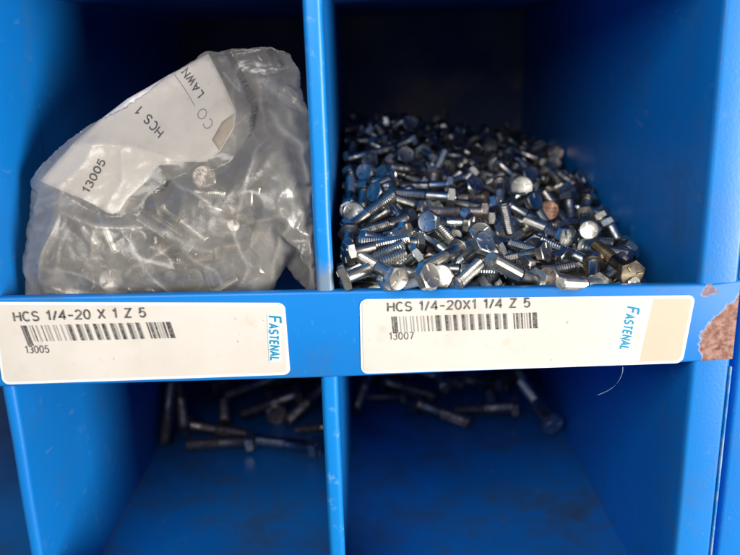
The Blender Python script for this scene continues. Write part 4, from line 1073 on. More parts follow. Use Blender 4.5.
-20,3,-65,-21,5,-64,-22,7,-62,-22,9,-60,-22,11,-56,-21,13,-55,-21,15,-52,-20,17,-50,-19,19,-48,-18,21,-45,-17,23,-43,-15,24,-39,-14,26,-37,-12,27,-32,-10,28,-30,-9,30,-30,-8,32,
-27,-7,34,-29,-6,35,-25,-5,30,-16,-2,28,-10,0,31,-13,-4,32,-9,-2,28,1,9,32,5,11,39,14,21,45,15,22,25,7,11,27,6,8,15,-17,6,16,-21,-2,-1,-10,-4,-22,-7,2,-32,-16,4,-36,-23,4,-40,-30,
5,-44,-38,5,-43,-41,4,-42,-44,4,-42,-49,4,-42,-54,4,-42,-59,5,-41,-63,5,-40,-67,5,-39,-70,5,-37,-69,4,-35,-66,2,-33,-68,1,-31,-68,0,-29,-66,-2,-27,-67,-3,-25,-64,-5,-23,-64,-6,-21,
-62,-7,-20,-66,-8,-19,-70,-8,-17,-72,-9,-15,-70,-9,-13,-74,-10,-11,-72,-10,-10,-76,-12,-8,-79,-13,-6,-78,-14,-4,-77,-16,-2,-77,-17,0,-77,-19,2,-77,-20,4,-76,-21,6,-76,-22,8,-72,
-22,10,-68,-21,12,-65,-20,14,-61,-19,16,-57,-18,17,-54,-17,19,-49,-16,21,-47,-14,22,-40,-13,23,-37,-11,24,-33,-9,26,-31,-8,27,-28,-6,29,-27,-5,32,-27,-4,34,-28,-3,32,-21,-1,28,-11,
3,30,-12,1,32,-13,-1,31,-5,7,33,0,10,38,9,19,44,13,24,38,7,16,24,-6,3,26,-5,8,24,-27,0,10,-15,-2,-10,-4,-3,-25,-11,5,-26,-15,2,-31,-23,3,-37,-31,5,-43,-40,7,-43,-44,6,-42,-48,6,
-41,-51,6,-41,-55,6,-40,-59,6,-40,-66,7,-39,-69,7,-37,-70,7,-35,-72,6,-33,-72,5,-31,-71,3,-29,-71,2,-27,-69,0,-25,-65,-2,-23,-63,-3,-21,-64,-4,-20,-69,-5,-19,-73,-5,-17,-73,-6,-16,
-76,-6,-14,-76,-7,-12,-80,-8,-11,-82,-9,-9,-83,-10,-7,-83,-11,-5,-82,-13,-3,-81,-14,0,-80,-16,2,-77,-18,4,-74,-20,6,-69,-23,5,-76,-20,8,-73,-19,9,-68,-19,12,-66,-18,13,-61,-17,15,
-57,-16,17,-55,-15,19,-52,-14,20,-46,-12,22,-42,-10,23,-37,-9,24,-32,-7,25,-29,-5,27,-27,-4,29,-25,-3,31,-25,-2,33,-24,0,30,-15,4,29,-8,6,31,-7,6,32,-11,4,35,-6,8,38,1,15,43,11,25,
36,4,17,21,-7,3,22,-17,3,25,-28,3,20,-22,1,-1,-10,-1,-19,-11,3,-31,-21,5,-35,-28,6,-40,-36,8,-41,-42,8,-42,-46,8,-42,-51,8,-41,-55,8,-41,-60,9,-40,-63,9,-39,-67,9,-37,-67,7,-35,
-68,7,-33,-69,6,-32,-72,6,-29,-70,4,-28,-71,3,-26,-69,2,-24,-65,0,-22,-68,-1,-20,-69,-2,-19,-74,-2,-18,-77,-3,-16,-76,-4,-14,-80,-4,-13,-82,-5,-11,-84,-6,-9,-84,-7,-7,-84,-8,-5,
-83,-10,-3,-80,-12,-1,-77,-14,1,-74,-17,3,-70,-19,5,-64,-23,5,-70,-20,5,-77,-17,7,-72,-17,9,-71,-16,11,-66,-15,13,-63,-14,15,-58,-13,17,-56,-12,19,-54,-11,20,-47,-10,21,-40,-8,22,
-35,-6,23,-29,-5,25,-26,-3,26,-24,-1,28,-23,0,30,-24,1,31,-20,4,29,-10,8,29,-3,11,31,-3,11,33,-2,13,36,4,18,40,10,25,34,2,17,21,-10,4,23,-9,4,24,-24,5,27,-27,3,11,-16,1,-11,-4,-1,
-22,-9,4,-28,-17,6,-32,-24,7,-37,-31,9,-39,-37,9,-40,-43,10,-41,-49,10,-41,-54,11,-41,-59,11,-39,-60,10,-38,-62,10,-37,-67,10,-35,-66,9,-33,-70,9,-32,-71,8,-30,-70,6,-28,-72,6,-26,
-69,4,-24,-67,3,-23,-71,2,-21,-72,1,-19,-76,1,-17,-76,0,-16,-79,0,-14,-79,-2,-13,-83,-2,-11,-81,-4,-9,-83,-5,-7,-83,-6,-5,-80,-9,-3,-75,-12,-1,-71,-15,1,-67,-18,2,-62,-22,5,-60,
-22,5,-67,-20,4,-74,-17,5,-78,-15,7,-74,-14,9,-73,-13,11,-70,-13,13,-64,-12,15,-62,-11,17,-61,-10,18,-53,-9,19,-45,-7,20,-38,-5,21,-33,-4,23,-30,-2,25,-29,-1,26,-24,1,28,-21,3,29,
-21,5,30,-16,8,29,-5,12,30,1,15,32,4,18,34,5,21,37,6,24,24,-1,8,21,-14,5,22,-11,6,25,-16,6,29,-30,5,10,-18,0,0,-10,1,-16,-8,2,-21,-15,4,-28,-23,7,-36,-33,11,-36,-38,11,-38,-44,11,
-39,-50,12,-39,-54,12,-40,-61,13,-38,-62,12,-36,-63,11,-35,-68,12,-33,-67,10,-32,-71,10,-30,-70,9,-28,-73,9,-26,-72,8,-24,-70,6,-22,-71,5,-21,-75,5,-19,-77,4,-17,-76,2,-16,-80,2,
-14,-82,2,-12,-82,1,-10,-82,-1,-8,-82,-3,-6,-79,-5,-5,-73,-10,-5,-66,-18,-3,-61,-22,-1,-58,-23,2,-56,-23,3,-58,-22,3,-64,-19,2,-72,-16,3,-77,-14,5,-79,-12,7,-78,-12,9,-73,-11,11,
-72,-10,13,-67,-9,15,-66,-9,17,-63,-8,18,-55,-6,19,-47,-5,20,-40,-3,22,-39,-3,24,-35,-1,25,-31,1,27,-30,1,27,-21,6,29,-18,8,29,-10,12,29,0,17,30,7,21,31,4,21,32,1,22,19,-5,4,19,
-14,7,22,-17,7,24,-22,7,28,-30,7,25,-23,3,1,-11,1,-10,-3,-3,-20,-7,2,-25,-14,5,-28,-21,7,-31,-26,10,-31,-31,9,-32,-36,9,-32,-41,9,-37,-50,13,-39,-58,14,-38,-62,15,-37,-64,14,-35,
-64,13,-33,-68,13,-32,-69,12,-30,-71,12,-28,-71,11,-27,-75,11,-25,-72,9,-23,-75,9,-21,-76,8,-19,-75,6,-17,-76,5,-16,-80,5,-14,-80,4,-12,-78,1,-10,-78,0,-8,-79,-1,-6,-75,-5,-6,-67,
-13,-5,-60,-19,-4,-53,-25,-2,-53,-24,0,-54,-23,1,-58,-20,1,-63,-18,1,-70,-15,2,-74,-13,2,-79,-11,5,-78,-10,7,-78,-9,9,-75,-9,11,-75,-8,13,-72,-7,15,-67,-6,17,-65,-6,18,-56,-4,19,
-48,-2,21,-48,-3,24,-46,-3,25,-40,-1,27,-40,-2,27,-31,3,27,-22,8,28,-16,11,28,-5,16,28,5,21,26,-3,16,28,-4,18,19,-14,4,19,-6,7,21,-7,6,24,-10,5,27,-17,4,33,-29,6,10,-17,4,0,-10,0,
-25,-11,6,-24,-15,6,-24,-18,6,-23,-21,5,-24,-26,4,-26,-33,7,-27,-39,7,-31,-48,11,-37,-59,16,-37,-63,16,-35,-66,16,-34,-68,16,-32,-70,15,-30,-71,15,-28,-70,13,-27,-74,13,-25,-76,13,
-23,-77,12,-21,-75,10,-19,-76,9,-17,-76,8,-16,-79,7,-14,-75,4,-12,-77,3,-10,-76,2,-8,-76,0,-6,-72,-4,-6,-63,-12,-6,-55,-20,-4,-49,-26,-5,-55,-22,-3,-55,-21,-2,-61,-19,-1,-64,-16,
-1,-70,-14,0,-73,-12,1,-78,-10,2,-79,-9,4,-81,-7,6,-79,-6,9,-78,-6,11,-74,-5,13,-74,-4,15,-71,-4,17,-68,-3,18,-58,-2,20,-57,-2,23,-55,-2,25,-52,-2,27,-49,-2,29,-46,-2,28,-35,4,26,
-23,10,27,-14,15,27,-2,20,29,-2,19,22,-13,11,20,-22,6,22,-24,3,22,-18,6,25,-23,3,28,-30,1,31,-32,7,24,-23,7,10,-13,3,-20,-5,4,-17,-6,1,-16,-8,0,-15,-11,-1,-16,-16,-1,-17,-22,0,-20,
-29,4,-25,-39,8,-31,-50,13,-36,-60,18,-35,-64,18,-33,-64,17,-31,-66,16,-30,-70,17,-28,-69,15,-27,-73,15,-25,-75,15,-23,-77,15,-21,-77,13,-19,-78,12,-17,-77,11,-15,-77,9,-13,-75,7,
-11,-72,3,-10,-72,2,-8,-73,1,-6,-67,-4,-5,-61,-10,-6,-52,-19,-4,-46,-25,-3,-47,-25,-6,-57,-19,-6,-64,-17,-5,-68,-15,-4,-72,-12,-3,-75,-11,-1,-77,-9,1,-77,-8,2,-79,-6,4,-80,-5,6,
-79,-4,8,-79,-3,11,-75,-3,13,-76,-2,15,-72,-1,17,-70,-1,19,-65,-1,21,-60,0,23,-55,0,25,-50,0,27,-43,-1,28,-49,0,27,-37,6,26,-24,12,27,-13,18,29,-4,21,25,-14,15,26,-21,10,24,-33,4,
26,-35,2,27,-31,5,29,-41,1,27,-34,6,16,-23,3,12,-16,5,0,-8,4,-21,-9,6,-24,-15,3,-21,-16,2,-19,-18,2,-18,-20,2,-17,-23,3,-19,-30,6,-24,-40,10,-29,-50,15,-34,-62,20,-33,-64,19,-31,
-65,18,-29,-65,17,-28,-70,18,-26,-70,17,-25,-74,17,-23,-75,16,-21,-73,14,-19,-74,13,-17,-74,12,-15,-74,10,-13,-70,7,-11,-69,4,-9,-71,4,-7,-70,3,-6,-65,-3,-5,-59,-8,-6,-50,-17,-4,
-43,-23,-3,-44,-24,-2,-47,-23,-2,-54,-21,-6,-64,-15,-6,-70,-11,-4,-73,-10,-3,-75,-8,-2,-78,-6,0,-80,-5,2,-79,-4,4,-81,-2,6,-81,-1,8,-80,-1,10,-79,0,13,-77,1,15,-74,1,17,-67,1,19,
-60,1,21,-54,1,24,-49,1,26,-44,1,28,-42,1,26,-51,3,26,-39,8,26,-26,15,28,-17,18,30,-15,19,29,-23,14,29,-34,8,27,-47,2,29,-48,1,31,-48,3,19,-34,2,12,-24,2,5,-15,1,-2,-7,2,-9,0,3,
-12,-8,0,-24,-17,5,-20,-16,3,-18,-17,3,-16,-20,4,-17,-25,6,-20,-33,9,-23,-42,12,-31,-54,18,-33,-63,21,-31,-61,19,-29,-63,19,-28,-68,20,-26,-70,19,-24,-71,19,-23,-72,18,-21,-71,16,
-19,-70,14,-17,-70,12,-15,-70,11,-13,-67,7,-11,-68,7,-9,-67,5,-7,-66,3,-5,-64,0,-4,-58,-6,-5,-47,-16,-4,-41,-22,-2,-41,-23,-3,-47,-21,-2,-53,-19,0,-54,-19,-5,-64,-12,-6,-72,-8,-5,
-75,-6,-3,-77,-5,-1,-77,-4,0,-80,-2,2,-81,-1,4,-80,0,6,-80,1,8,-78,1,10,-79,3,13,-76,3,15,-73,3,17,-67,3,19,-57,2,22,-52,3,24,-47,3,26,-43,3,28,-44,3,25,-54,5,24,-40,11,26,-33,14,
28,-30,17,30,-33,15,30,-40,11,28,-53,5,30,-52,4,28,-44,2,31,-45,4,25,-35,2,19,-26,1,11,-17,1,-1,-9,2,-15,-8,4,-12,-9,2,-23,-19,7,-25,-25,6,-22,-25,6,-19,-24,7,-19,-28,9,-21,-36,12,
-25,-45,16,-31,-57,21,-31,-62,22,-28,-60,20,-27,-65,21,-26,-65,20,-24,-67,20,-22,-66,17,-21,-63,12,-19,-62,10,-17,-62,9,-15,-62,7,-13,-64,8,-11,-63,7,-9,-63,5,-7,-63,4,-5,-61,2,-4,
-56,-4,-5,-46,-13,-5,-38,-20,-3,-39,-21,-3,-46,-19,-3,-51,-17,-1,-52,-18,1,-54,-17,-4,-65,-10,-6,-73,-5,-4,-73,-5,-3,-76,-3,-2,-79,-1,0,-79,0,2,-81,2,4,-79,2,6,-81,4,8,-79,4,10,
-79,5,13,-75,5,15,-72,5,17,-63,5,20,-61,5,22,-54,5,25,-48,5,27,-43,5,29,-45,5,23,-58,8,25,-55,8,27,-51,10,29,-47,14,29,-55,9,30,-61,7,31,-57,7,30,-49,5,28,-41,4,30,-41,5,26,-33,3,
13,-22,2,1,-12,2,-9,-5,2,-12,-11,4,-18,-19,6,-27,-29,9,-24,-29,9,-22,-29,11,-21,-33,13,-22,-39,15,-26,-49,20,-30,-60,24,-28,-58,22,-27,-62,22,-25,-62,21,-23,-63,20,-22,-61,16,-20,
-57,10,-19,-56,8,-17,-55,6,-15,-54,4,-13,-56,5,-11,-55,2,-9,-55,1,-7,-55,1,-5,-54,-1,-3,-55,-1,-5,-45,-11,-5,-36,-19,-3,-37,-19,-3,-43,-17,-3,-50,-15,-1,-51,-15,0,-53,-15,2,-54,
-15,2,-60,-14,-6,-71,-4,-5,-76,-1,-4,-78,1,-2,-78,1,1,-77,2,1,-81,4,3,-82,5,6,-79,5,7,-82,7,10,-79,7,12,-78,8,15,-70,7,17,-67,7,20,-63,7,22,-54,7,25,-47,7,27,-45,7,28,-50,8,23,-64,
10,25,-66,10,27,-67,10,29,-68,10,31,-67,10,31,-60,9,31,-54,8,30,-47,7,28,-39,6,29,-38,6,25,-30,5,14,-20,3,0,-10,2,-16,-7,3,-18,-12,4,-23,-19,6,-27,-26,9,-28,-31,12,-27,-33,13,-26,
-36,15,-25,-39,17,-26,-45,20,-30,-55,24,-28,-58,25,-26,-59,24,-24,-57,20,-23,-58,20,-21,-54,14,-20,-52,11,-19,-49,5,-16,-49,4,-15,-47,1,-13,-49,2,-11,-48,-1,-9,-48,-2,-7,-48,-3,-5,
-49,-2,-4,-53,0,-5,-43,-9,-5,-35,-17,-3,-35,-17,-2,-41,-16,-3,-49,-13,-3,-53,-12,-1,-57,-11,0,-59,-11,2,-61,-11,4,-58,-14,-4,-69,-3,-6,-77,1,-4,-77,3,-1,-76,3,0,-79,5,2,-78,5,3,
-82,8,5,-82,9,7,-82,10,10,-81,10,12,-79,10,15,-74,10,18,-67,9,20,-65,9,22,-55,9,25,-50,9,27,-51,10,27,-57,11,24,-69,13,26,-71,13,28,-71,13,30,-70,13,29,-61,10,29,-54,9,30,-50,9,29,
-44,9,29,-39,8,27,-34,7,14,-23,4,2,-13,2,-8,-3,-2,-11,-9,1,-20,-18,7,-27,-27,12,-29,-33,15,-29,-37,17,-29,-41,19,-29,-46,21,-29,-52,25,-28,-54,25,-26,-55,24,-24,-54,22,-22,-54,20,
-21,-50,14,-20,-47,9,-18,-45,6,-17,-41,0,-15,-41,-1,-13,-43,0,-11,-41,-3,-9,-41,-4,-7,-43,-3,-6,-46,-1,-5,-51,1,-4,-43,-6,-5,-34,-14,-3,-34,-15,-3,-41,-13,-2,-45,-12,-2,-51,-10,-2,
-57,-8,0,-58,-9,2,-57,-11,4,-52,-17,4,-57,-12,0,-66,-4,-5,-76,4,-3,-75,4,-2,-77,6,0,-78,7,2,-78,8,3,-81,10,5,-81,11,7,-82,12,10,-79,12,12,-79,13,15,-73,12,18,-67,11,20,-67,12,22,
-59,12,24,-57,13,26,-59,13,26,-65,14,25,-75,16,27,-73,15,29,-73,15,30,-68,14,29,-59,12,28,-51,11,27,-45,10,27,-40,10,26,-35,9,24,-29,8,14,-19,4,0,-9,1,-13,-6,1,-7,-4,0,-8,-8,1,-16,
-18,7,-28,-28,15,-30,-35,18,-29,-38,19,-29,-42,22,-29,-47,24,-27,-49,24,-26,-52,25,-24,-52,24,-22,-50,21,-21,-46,14,-19,-44,11,-18,-40,5,-17,-36,-1,-15,-35,-3,-13,-36,-3,-11,-35,
-5,-9,-37,-4,-8,-40,-3,-7,-46,1,-6,-49,2,-5,-41,-5,-5,-32,-12,-3,-33,-13,-3,-39,-11,-2,-44,-10,-3,-51,-7,-2,-55,-6,0,-56,-7,2,-53,-11,4,-47,-19,4,-50,-15,1,-59,-8,-5,-69,1,-5,-74,
5,-3,-75,7,-2,-77,8,0,-78,9,2,-78,10,5,-77,10,7,-77,11,7,-81,14,10,-80,15,12,-80,15,15,-75,15,17,-70,15,19,-72,16,21,-65,16,23,-64,16,25,-68,17,24,-76,18,26,-76,18,28,-75,18,30,
-72,17,26,-60,13,24,-50,10,23,-43,9,23,-37,8,25,-36,10,21,-28,8,20,-23,8,4,-13,3,-15,-10,4,-9,-7,3,-7,-9,3,-17,-19,10,-28,-29,17,-25,-29,14,-26,-34,17,-27,-40,22,-27,-46,25,-25,
-49,26,-23,-48,24,-21,-47,21,-20,-42,15,-18,-40,11,-17,-35,5,-17,-31,-2,-15,-30,-4,-13,-31,-4,-11,-30,-5,-9,-33,-4,-8,-37,-2,-8,-45,2,-7,-47,3,-6,-39,-3,-6,-32,-10,-4,-32,-10,-3,
-38,-9,-4,-45,-6,-3,-50,-5,-2,-53,-4,1,-53,-6,2,-48,-12,3,-41,-20,4,-44,-18,1,-52,-11,-4,-62,-2,-5,-68,3,-4,-71,6,-2,-70,5,0,-73,8,1,-75,11,3,-73,10,5,-76,12,7,-76,13,8,-79,16,9,
-80,17,11,-81,19,14,-76,18,16,-77,19,18,-76,19,20,-71,20,21,-75,20,23,-78,21,25,-77,21,27,-76,20,29,-73,19,30,-69,18,25,-56,14,23,-46,11,21,-37,9,20,-32,9,22,-31,11,18,-23,9,13,
-16,7,0,-7,2,-16,-13,6,-13,-14,6,-9,-11,7,-23,-23,15,-25,-30,19,-23,-27,14,-23,-32,17,-24,-39,23,-25,-44,26,-23,-45,26,-21,-44,23,-20,-39,16,-18,-36,11,-18,-30,4,-17,-26,-2,-15,
-24,-5,-13,-25,-5,-11,-26,-5,-9,-30,-3,-9,-35,-1,-9,-43,3,-7,-45,5,-7,-38,-2,-6,-31,-7,-4,-32,-8,-4,-39,-6,-3,-43,-4,-3,-49,-2,-1,-51,-2,1,-49,-6,2,-43,-14,3,-36,-22,4,-38,-20,2,
-45,-14,-3,-55,-5,-5,-62,1,-5,-66,4,-2,-66,4,-2,-70,8,0,-71,10,2,-71,10,3,-74,13,5,-75,14,7,-75,15,8,-79,18,10,-78,18,11,-82,22,13,-81,22,15,-81,23,17,-81,23,19,-81,24,21,-80,24,
23,-78,23,26,-76,22,28,-74,22,29,-71,20,31,-67,19,29,-58,15,28,-50,13,24,-41,12,21,-32,12,15,-23,9,10,-16,7,5,-8,5,-13,-8,6,-12,-9,5,-17,-16,11,-15,-17,14,-24,-28,21,-22,-27,18,
-20,-25,14,-20,-30,17,-21,-36,21,-23,-43,27,-20,-41,24,-19,-36,17,-18,-33,13,-17,-27,4,-17,-22,-3,-15,-20,-5,-13,-22,-4,-11,-23,-5,-10,-29,-2,-9,-32,0,-10,-41,5,-8,-43,6,-8,-37,0,
-7,-31,-5,-5,-33,-4,-4,-38,-3,-3,-41,-2,-3,-48,0,-1,-49,-1,1,-44,-6,1,-37,-16,2,-31,-23,4,-33,-22,2,-40,-16,-1,-48,-8,-5,-57,-1,-5,-61,3,-3,-62,4,-3,-66,7,-2,-68,10,0,-68,10,1,-71,
13,3,-72,14,5,-73,16,7,-74,17,8,-77,20,10,-77,21,11,-80,23,13,-80,24,15,-80,25,18,-79,25,20,-77,24,22,-74,22,24,-74,23,26,-70,21,28,-71,22,29,-67,21,31,-63,19,31,-57,17,20,-42,11,
13,-31,7,7,-21,3,1,-13,1,-3,-5,-1,-7,1,-2,-13,-7,9,-12,-9,9,-22,-19,17,-24,-24,22,-22,-25,21,-19,-23,16,-17,-23,14,-18,-29,18,-22,-37,25,-20,-39,26,-18,-35,21,-17,-29,13,-17,-23,5,
-17,-18,-2,-15,-16,-5,-13,-18,-4,-11,-20,-4,-10,-25,-1,-9,-30,1,-11,-39,6,-9,-42,8,-8,-36,3,-7,-31,-2,-6,-34,-1,-4,-38,0,-3,-40,1,-2,-46,2,0,-45,0,1,-40,-7,0,-32,-18,1,-27,-25,3,
-28,-23,1,-35,-17,-3,-44,-10,-5,-52,-3,-6,-57,2,-4,-57,3,-4,-62,7,-3,-64,9,-2,-67,12,0,-68,13,1,-71,16,3,-72,17,5,-74,19,6,-76,21,9,-75,21,10,-76,23,11,-79,25,14,-77,25,16,-77,26,
18,-74,24,21,-71,22,23,-72,24,25,-68,22,26,-70,24,27,-65,21,29,-61,20,31,-59,20,29,-51,16,24,-41,11,19,-32,6,15,-24,2,12,-17,-1,8,-10,-3,-20,-13,15,-23,-19,21,-21,-22,22,-19,-21,
19,-17,-21,16,-15,-21,15,-20,-31,23,-20,-36,27,-18,-33,22,-18,-26,13,-17,-20,6,-17,-15,-2,-15,-13,-5,-14,-17,-2,-12,-18,-2,-11,-23,0,-10,-27,2,-11,-36,7,-10,-41,10,-9,-36,6,-7,-31,
2,-6,-33,2,-4,-36,2,-3,-41,4,-2,-44,5,0,-42,1,0,-36,-8,-1,-28,-19,0,-22,-26,2,-23,-25,1,-30,-19,-4,-40,-11,-6,-46,-5,-6,-51,0,-5,-54,3,-4,-56,5,-2,-57,5,0,-59,7,0,-62,11,2,-64,13,
3,-66,15,4,-69,18,5,-71,20,7,-73,22,8,-75,24,10,-76,26,12,-76,26,14,-77,27,17,-72,25,19,-71,24,21,-68,23,23,-69,24,25,-66,23,27,-69,25,29,-66,24,30,-62,23,27,-52,18,24,-42,13,21,
-34,9,18,-27,6,16,-21,3,14,-16,0,-1,-6,-1,-20,-12,17,-20,-16,21,-18,-17,19,-16,-15,14,-14,-16,13,-17,-24,19,-20,-32,27,-18,-31,24,-16,-26,18,-17,-18,8,-16,-12,0,-14,-10,-4,-13,-13,
-2,-12,-18,1,-11,-20,1,-10,-24,3,-11,-34,9,-11,-40,12,-9,-38,10,-8,-33,6,-6,-35,6,-4,-35,5,-2,-38,5,-1,-42,7,0,-38,1,0,-31,-9,-1,-23,-20,0,-18,-27,2,-18,-26,-1,-26,-20,-5,-36,-12,
-4,-39,-8,-6,-45,-3,-4,-47,-2,-3,-50,2,-2,-52,3,0,-53,5,1,-55,6,4,-55,5,4,-58,10,6,-59,10,7,-62,14,7,-66,18,8,-69,21,10,-70,22,10,-73,26,13,-73,27,15,-73,28,17,-70,26,20,-67,25,22,
-68,26,24,-65,24,25,-67,26,27,-67,27,29,-65,26,24,-52,19,20,-42,13,17,-32,9,14,-24,5,12,-18,2,12,-14,1,11,-13,1,-19,-10,18,-17,-12,18,-15,-10,12,-13,-11,12,-17,-19,19,-20,-27,25,
-18,-29,26,-17,-24,19,-16,-17,11,-16,-10,2,-14,-7,-2,-14,-13,1,-12,-14,1,-11,-19,4,-10,-22,5,-11,-31,10,-12,-38,14,-10,-39,14,-8,-34,10,-6,-37,10,-5,-39,10,-3,-41,10,-1,-40,8,0,
-34,0,-1,-26,-10,-2,-19,-21,-1,-13,-28,1,-14,-27,-5,-25,-19,-6,-32,-13,-6,-36,-9,-5,-39,-5,-4,-41,-4,-2,-42,-3,0,-43,-4,2,-45,-2,3,-47,0,5,-47,-1,7,-49,1,7,-52,5,9,-53,6,10,-56,9,
10,-60,15,10,-64,20,11,-67,23,11,-70,27,13,-71,29,15,-71,29,18,-69,28,20,-66,27,22,-66,27,24,-64,26,26,-66,28,28,-65,28,29,-60,25,23,-47,18,20,-37,13,18,-29,9,17,-24,6,18,-21,4,16,
-17,3,1,-6,0,-16,-7,18,-14,-5,12,-12,-7,12,-14,-13,17,-19,-22,24,-18,-25,27,-16,-23,22,-15,-17,15,-16,-8,5,-14,-5,-1,-14,-10,2,-13,-16,5,-11,-16,5,-10,-20,7,-11,-28,11,-12,-36,15,
-10,-39,17,-8,-36,14,-7,-39,15,-5,-40,14,-3,-39,12,-1,-35,8,-1,-29,-1,-2,-22,-12,-3,-14,-22,-2,-9,-29,0,-10,-28,-7,-22,-20,-7,-27,-15,-6,-30,-11,-4,-32,-9,-2,-33,-10,-1,-35,-9,1,
-35,-10,3,-37,-7,4,-39,-5,6,-40,-6,7,-42,-3,9,-43,-3,10,-46,1,12,-47,2,11,-52,9,13,-54,11,13,-57,15,13,-61,20,12,-66,26,14,-67,28,16,-69,30,18,-68,30,20,-66,30,23,-64,28,24,-65,30,
26,-63,29,28,-62,28,29,-55,25,27,-47,19,25,-39,14,23,-33,11,23,-28,8,18,-20,6,11,-12,3,-12,-4,16,-17,-13,18,-13,-8,16,-18,-17,23,-19,-22,27,-17,-21,25,-15,-16,18,-15,-7,8,-14,-3,2,
-15,-12,6,-14,-16,8,-12,-16,7,-11,-20,10,-11,-25,12,-12,-34,17,-11,-37,19,-9,-40,19,-7,-40,18,-5,-39,17,-3,-36,13,-2,-31,6,-3,-24,-3,-3,-17,-13,-4,-10,-24,-3,-5,-29,-1,-7,-28,-7,
-18,-20,-5,-18,-22,-5,-22,-17,-3,-24,-16,-1,-26,-14,0,-27,-14,2,-27,-15,3,-30,-12,5,-31,-11,7,-32,-11,8,-35,-7,10,-35,-8,11,-38,-5,13,-39,-4,14,-42,1,14,-46,5,14,-50,10,14,-53,15,
14,-58,21,13,-63,27,15,-64,28,17,-65,30,19,-66,32,21,-65,32,23,-64,31,25,-64,32,27,-62,31,29,-58,28,26,-48,22,25,-40,18,24,-35,14,25,-32,12,14,-20,6,7,-11,1,2,-4,-2,-17,-10,19,-14,
-10,20,-19,-18,27,-17,-17,25,-15,-16,22,-14,-8,12,-13,-2,5,-16,-12,9,-15,-17,11,-13,-17,11,-12,-19,12,-11,-23,14,-12,-32,19,-11,-35,20,-9,-38,22,-7,-38,20,-5,-36,17,-4,-31,11,-6,
-24,-1,-5,-18,-7,-6,-12,-17,-6,-5,-25,-4,-2,-30,-2,-4,-28,-6,-14,-21,-5,-11,-25,-3,-14,-22,-2,-16,-21,0,-18,-20,2,-18,-21,4,-19,-21,5,-22,-17,6,-24,-17,8,-25,-16,9,-28,-12,11,-28,
-12,13,-30,-11,14,-31,-9,15,-35,-5,15,-39,0,15,-43,6,14,-47,11,12,-53,19,13,-56,23,15,-57,24,16,-60,28,18,-61,29,19,-62,31,21,-62,32,24,-62,32,26,-61,32,28,-59,31,28,-53,28,28,-46,
23,27,-40,19,27,-35,16,18,-24,10,13,-16,6,11,-12,2,-15,-5,18,-19,-13,26,-17,-11,20,-15,-9,17,-13,-9,18,-12,-2,9,-17,-13,13,-16,-16,14,-14,-17,14,-12,-18,14,-11,-22,16,-12,-30,20,
-11,-34,22,-9,-36,23,-7,-35,21,-6,-32,17,-5,-26,8,-9,-19,-5,-9,-12,-13,-8,-6,-21,-7,-1,-26,-5,1,-29,-3,0,-28,-6,-10,-21,-4,-9,-23,-2,-6,-28,0,-7,-28,1,-9,-27,3,-11,-26,4,-13,-24,6,
-14,-24,7,-17,-20,9,-17,-21,10,-21,-17,12,-22,-17,13,-24,-14,15,-25,-13,14,-30,-7,13,-34,-2,13,-39,4,12,-44,10,12,-47,15,12,-50,20,15,-51,20,16,-53,24,18,-53,24,20,-53,24,20,-57,
29,22,-58,32,24,-57,31,26,-58,33,28,-55,32,28,-49,27,27,-42,23,27,-36,19,26,-31,16,24,-25,10,19,-16,6,-16,-9,23,-16,-14,24,-14,-5,16,-12,-1,12,-18,-13,17,-17,-16,17,-15,-16,17,-13,
-18,17,-12,-21,19,-13,-28,23,-11,-31,24,-9,-34,25,-8,-31,21,-7,-26,14,-7,-21,6,-9,-13,-7,-7,-11,-10,-9,-2,-22,-8,2,-26,-6,4,-28,-4,3,-27,-6,-5,-21,-4,-5,-23,-2,-2,-29,0,-2,-30,2,
-4,-29,3,-5,-28,5,-6,-28,7,-6,-30,8,-9,-27,10,-10,-26,10,-14,-21,12,-15,-21,13,-18,-17,15,-19,-17,16,-22,-13,16,-26,-9,15,-30,-3,15,-35,3,12,-41,12,13,-43,15,14,-46,19,16,-46,19,
18,-45,17,20,-47,19,21,-48,21,21,-51,28,23,-54,31,24,-55,33,26,-56,35,25,-47,27,23,-39,21,22,-32,16,21,-26,11,20,-21,8,23,-21,11,4,-9,2,-14,-11,25,-13,-2,17,-18,-13,21,-16,-12,17,
-16,-17,21,-15,-19,21,-13,-21,22,-13,-27,25,-11,-29,26,-10,-31,26,-9,-26,19,-8,-21,11,-9,-14,1,-9,-9,-8,-7,-9,-9,-8,-1,-19,-7,-3,-19,-7,6,-27,-5,6,-27,-6,-1,-22,-4,-1,-23,-2,2,-28,
0,2,-30,2,3,-32,4,2,-33,6,2,-33,8,1,-34,10,0,-34,11,-3,-31,12,-6,-27,13,-8,-25,14,-10,-23,15,-14,-18,16,-16,-16,16,-20,-11,17,-22,-9,16,-27,-2,14,-33,5,12,-39,13,13,-41,16,16,-39,
12,18,-37,10,20,-38,12,22,-40,15,23,-42,19,23,-46,26,24,-48,28,25,-52,33,27,-52,34,26,-45,28,25,-37,22,24,-31,17,24,-25,13,18,-16,8,19,-13,7,-15,-4,22,-18,-13,24,-16,-9,19,-15,-14,
22,-16,-20,25,-14,-20,25,-13,-25,27,-11,-27,27,-9,-27,26,-11,-20,15,-11,-14,6,-10,-9,-2,-9,-5,-8,-7,-6,-8,-7,0,-15,-6,-7,-14,-8,3,-22,-6,8,-26,-5,3,-22,-4,5,-26,-2,6,-28,0,7,-30,2,
5,-30,4,3,-30,6,2,-30,7,-1,-29,9,2,-32,12,4,-35,13,1,-32,14,-2,-29,14,-5,-25,16,-7,-23,17,-9,-20,17,-13,-15,18,-16,-13,18,-20,-8,15,-26,1,11,-33,10,13,-35,12,15,-34,11,18,-32,7,20,
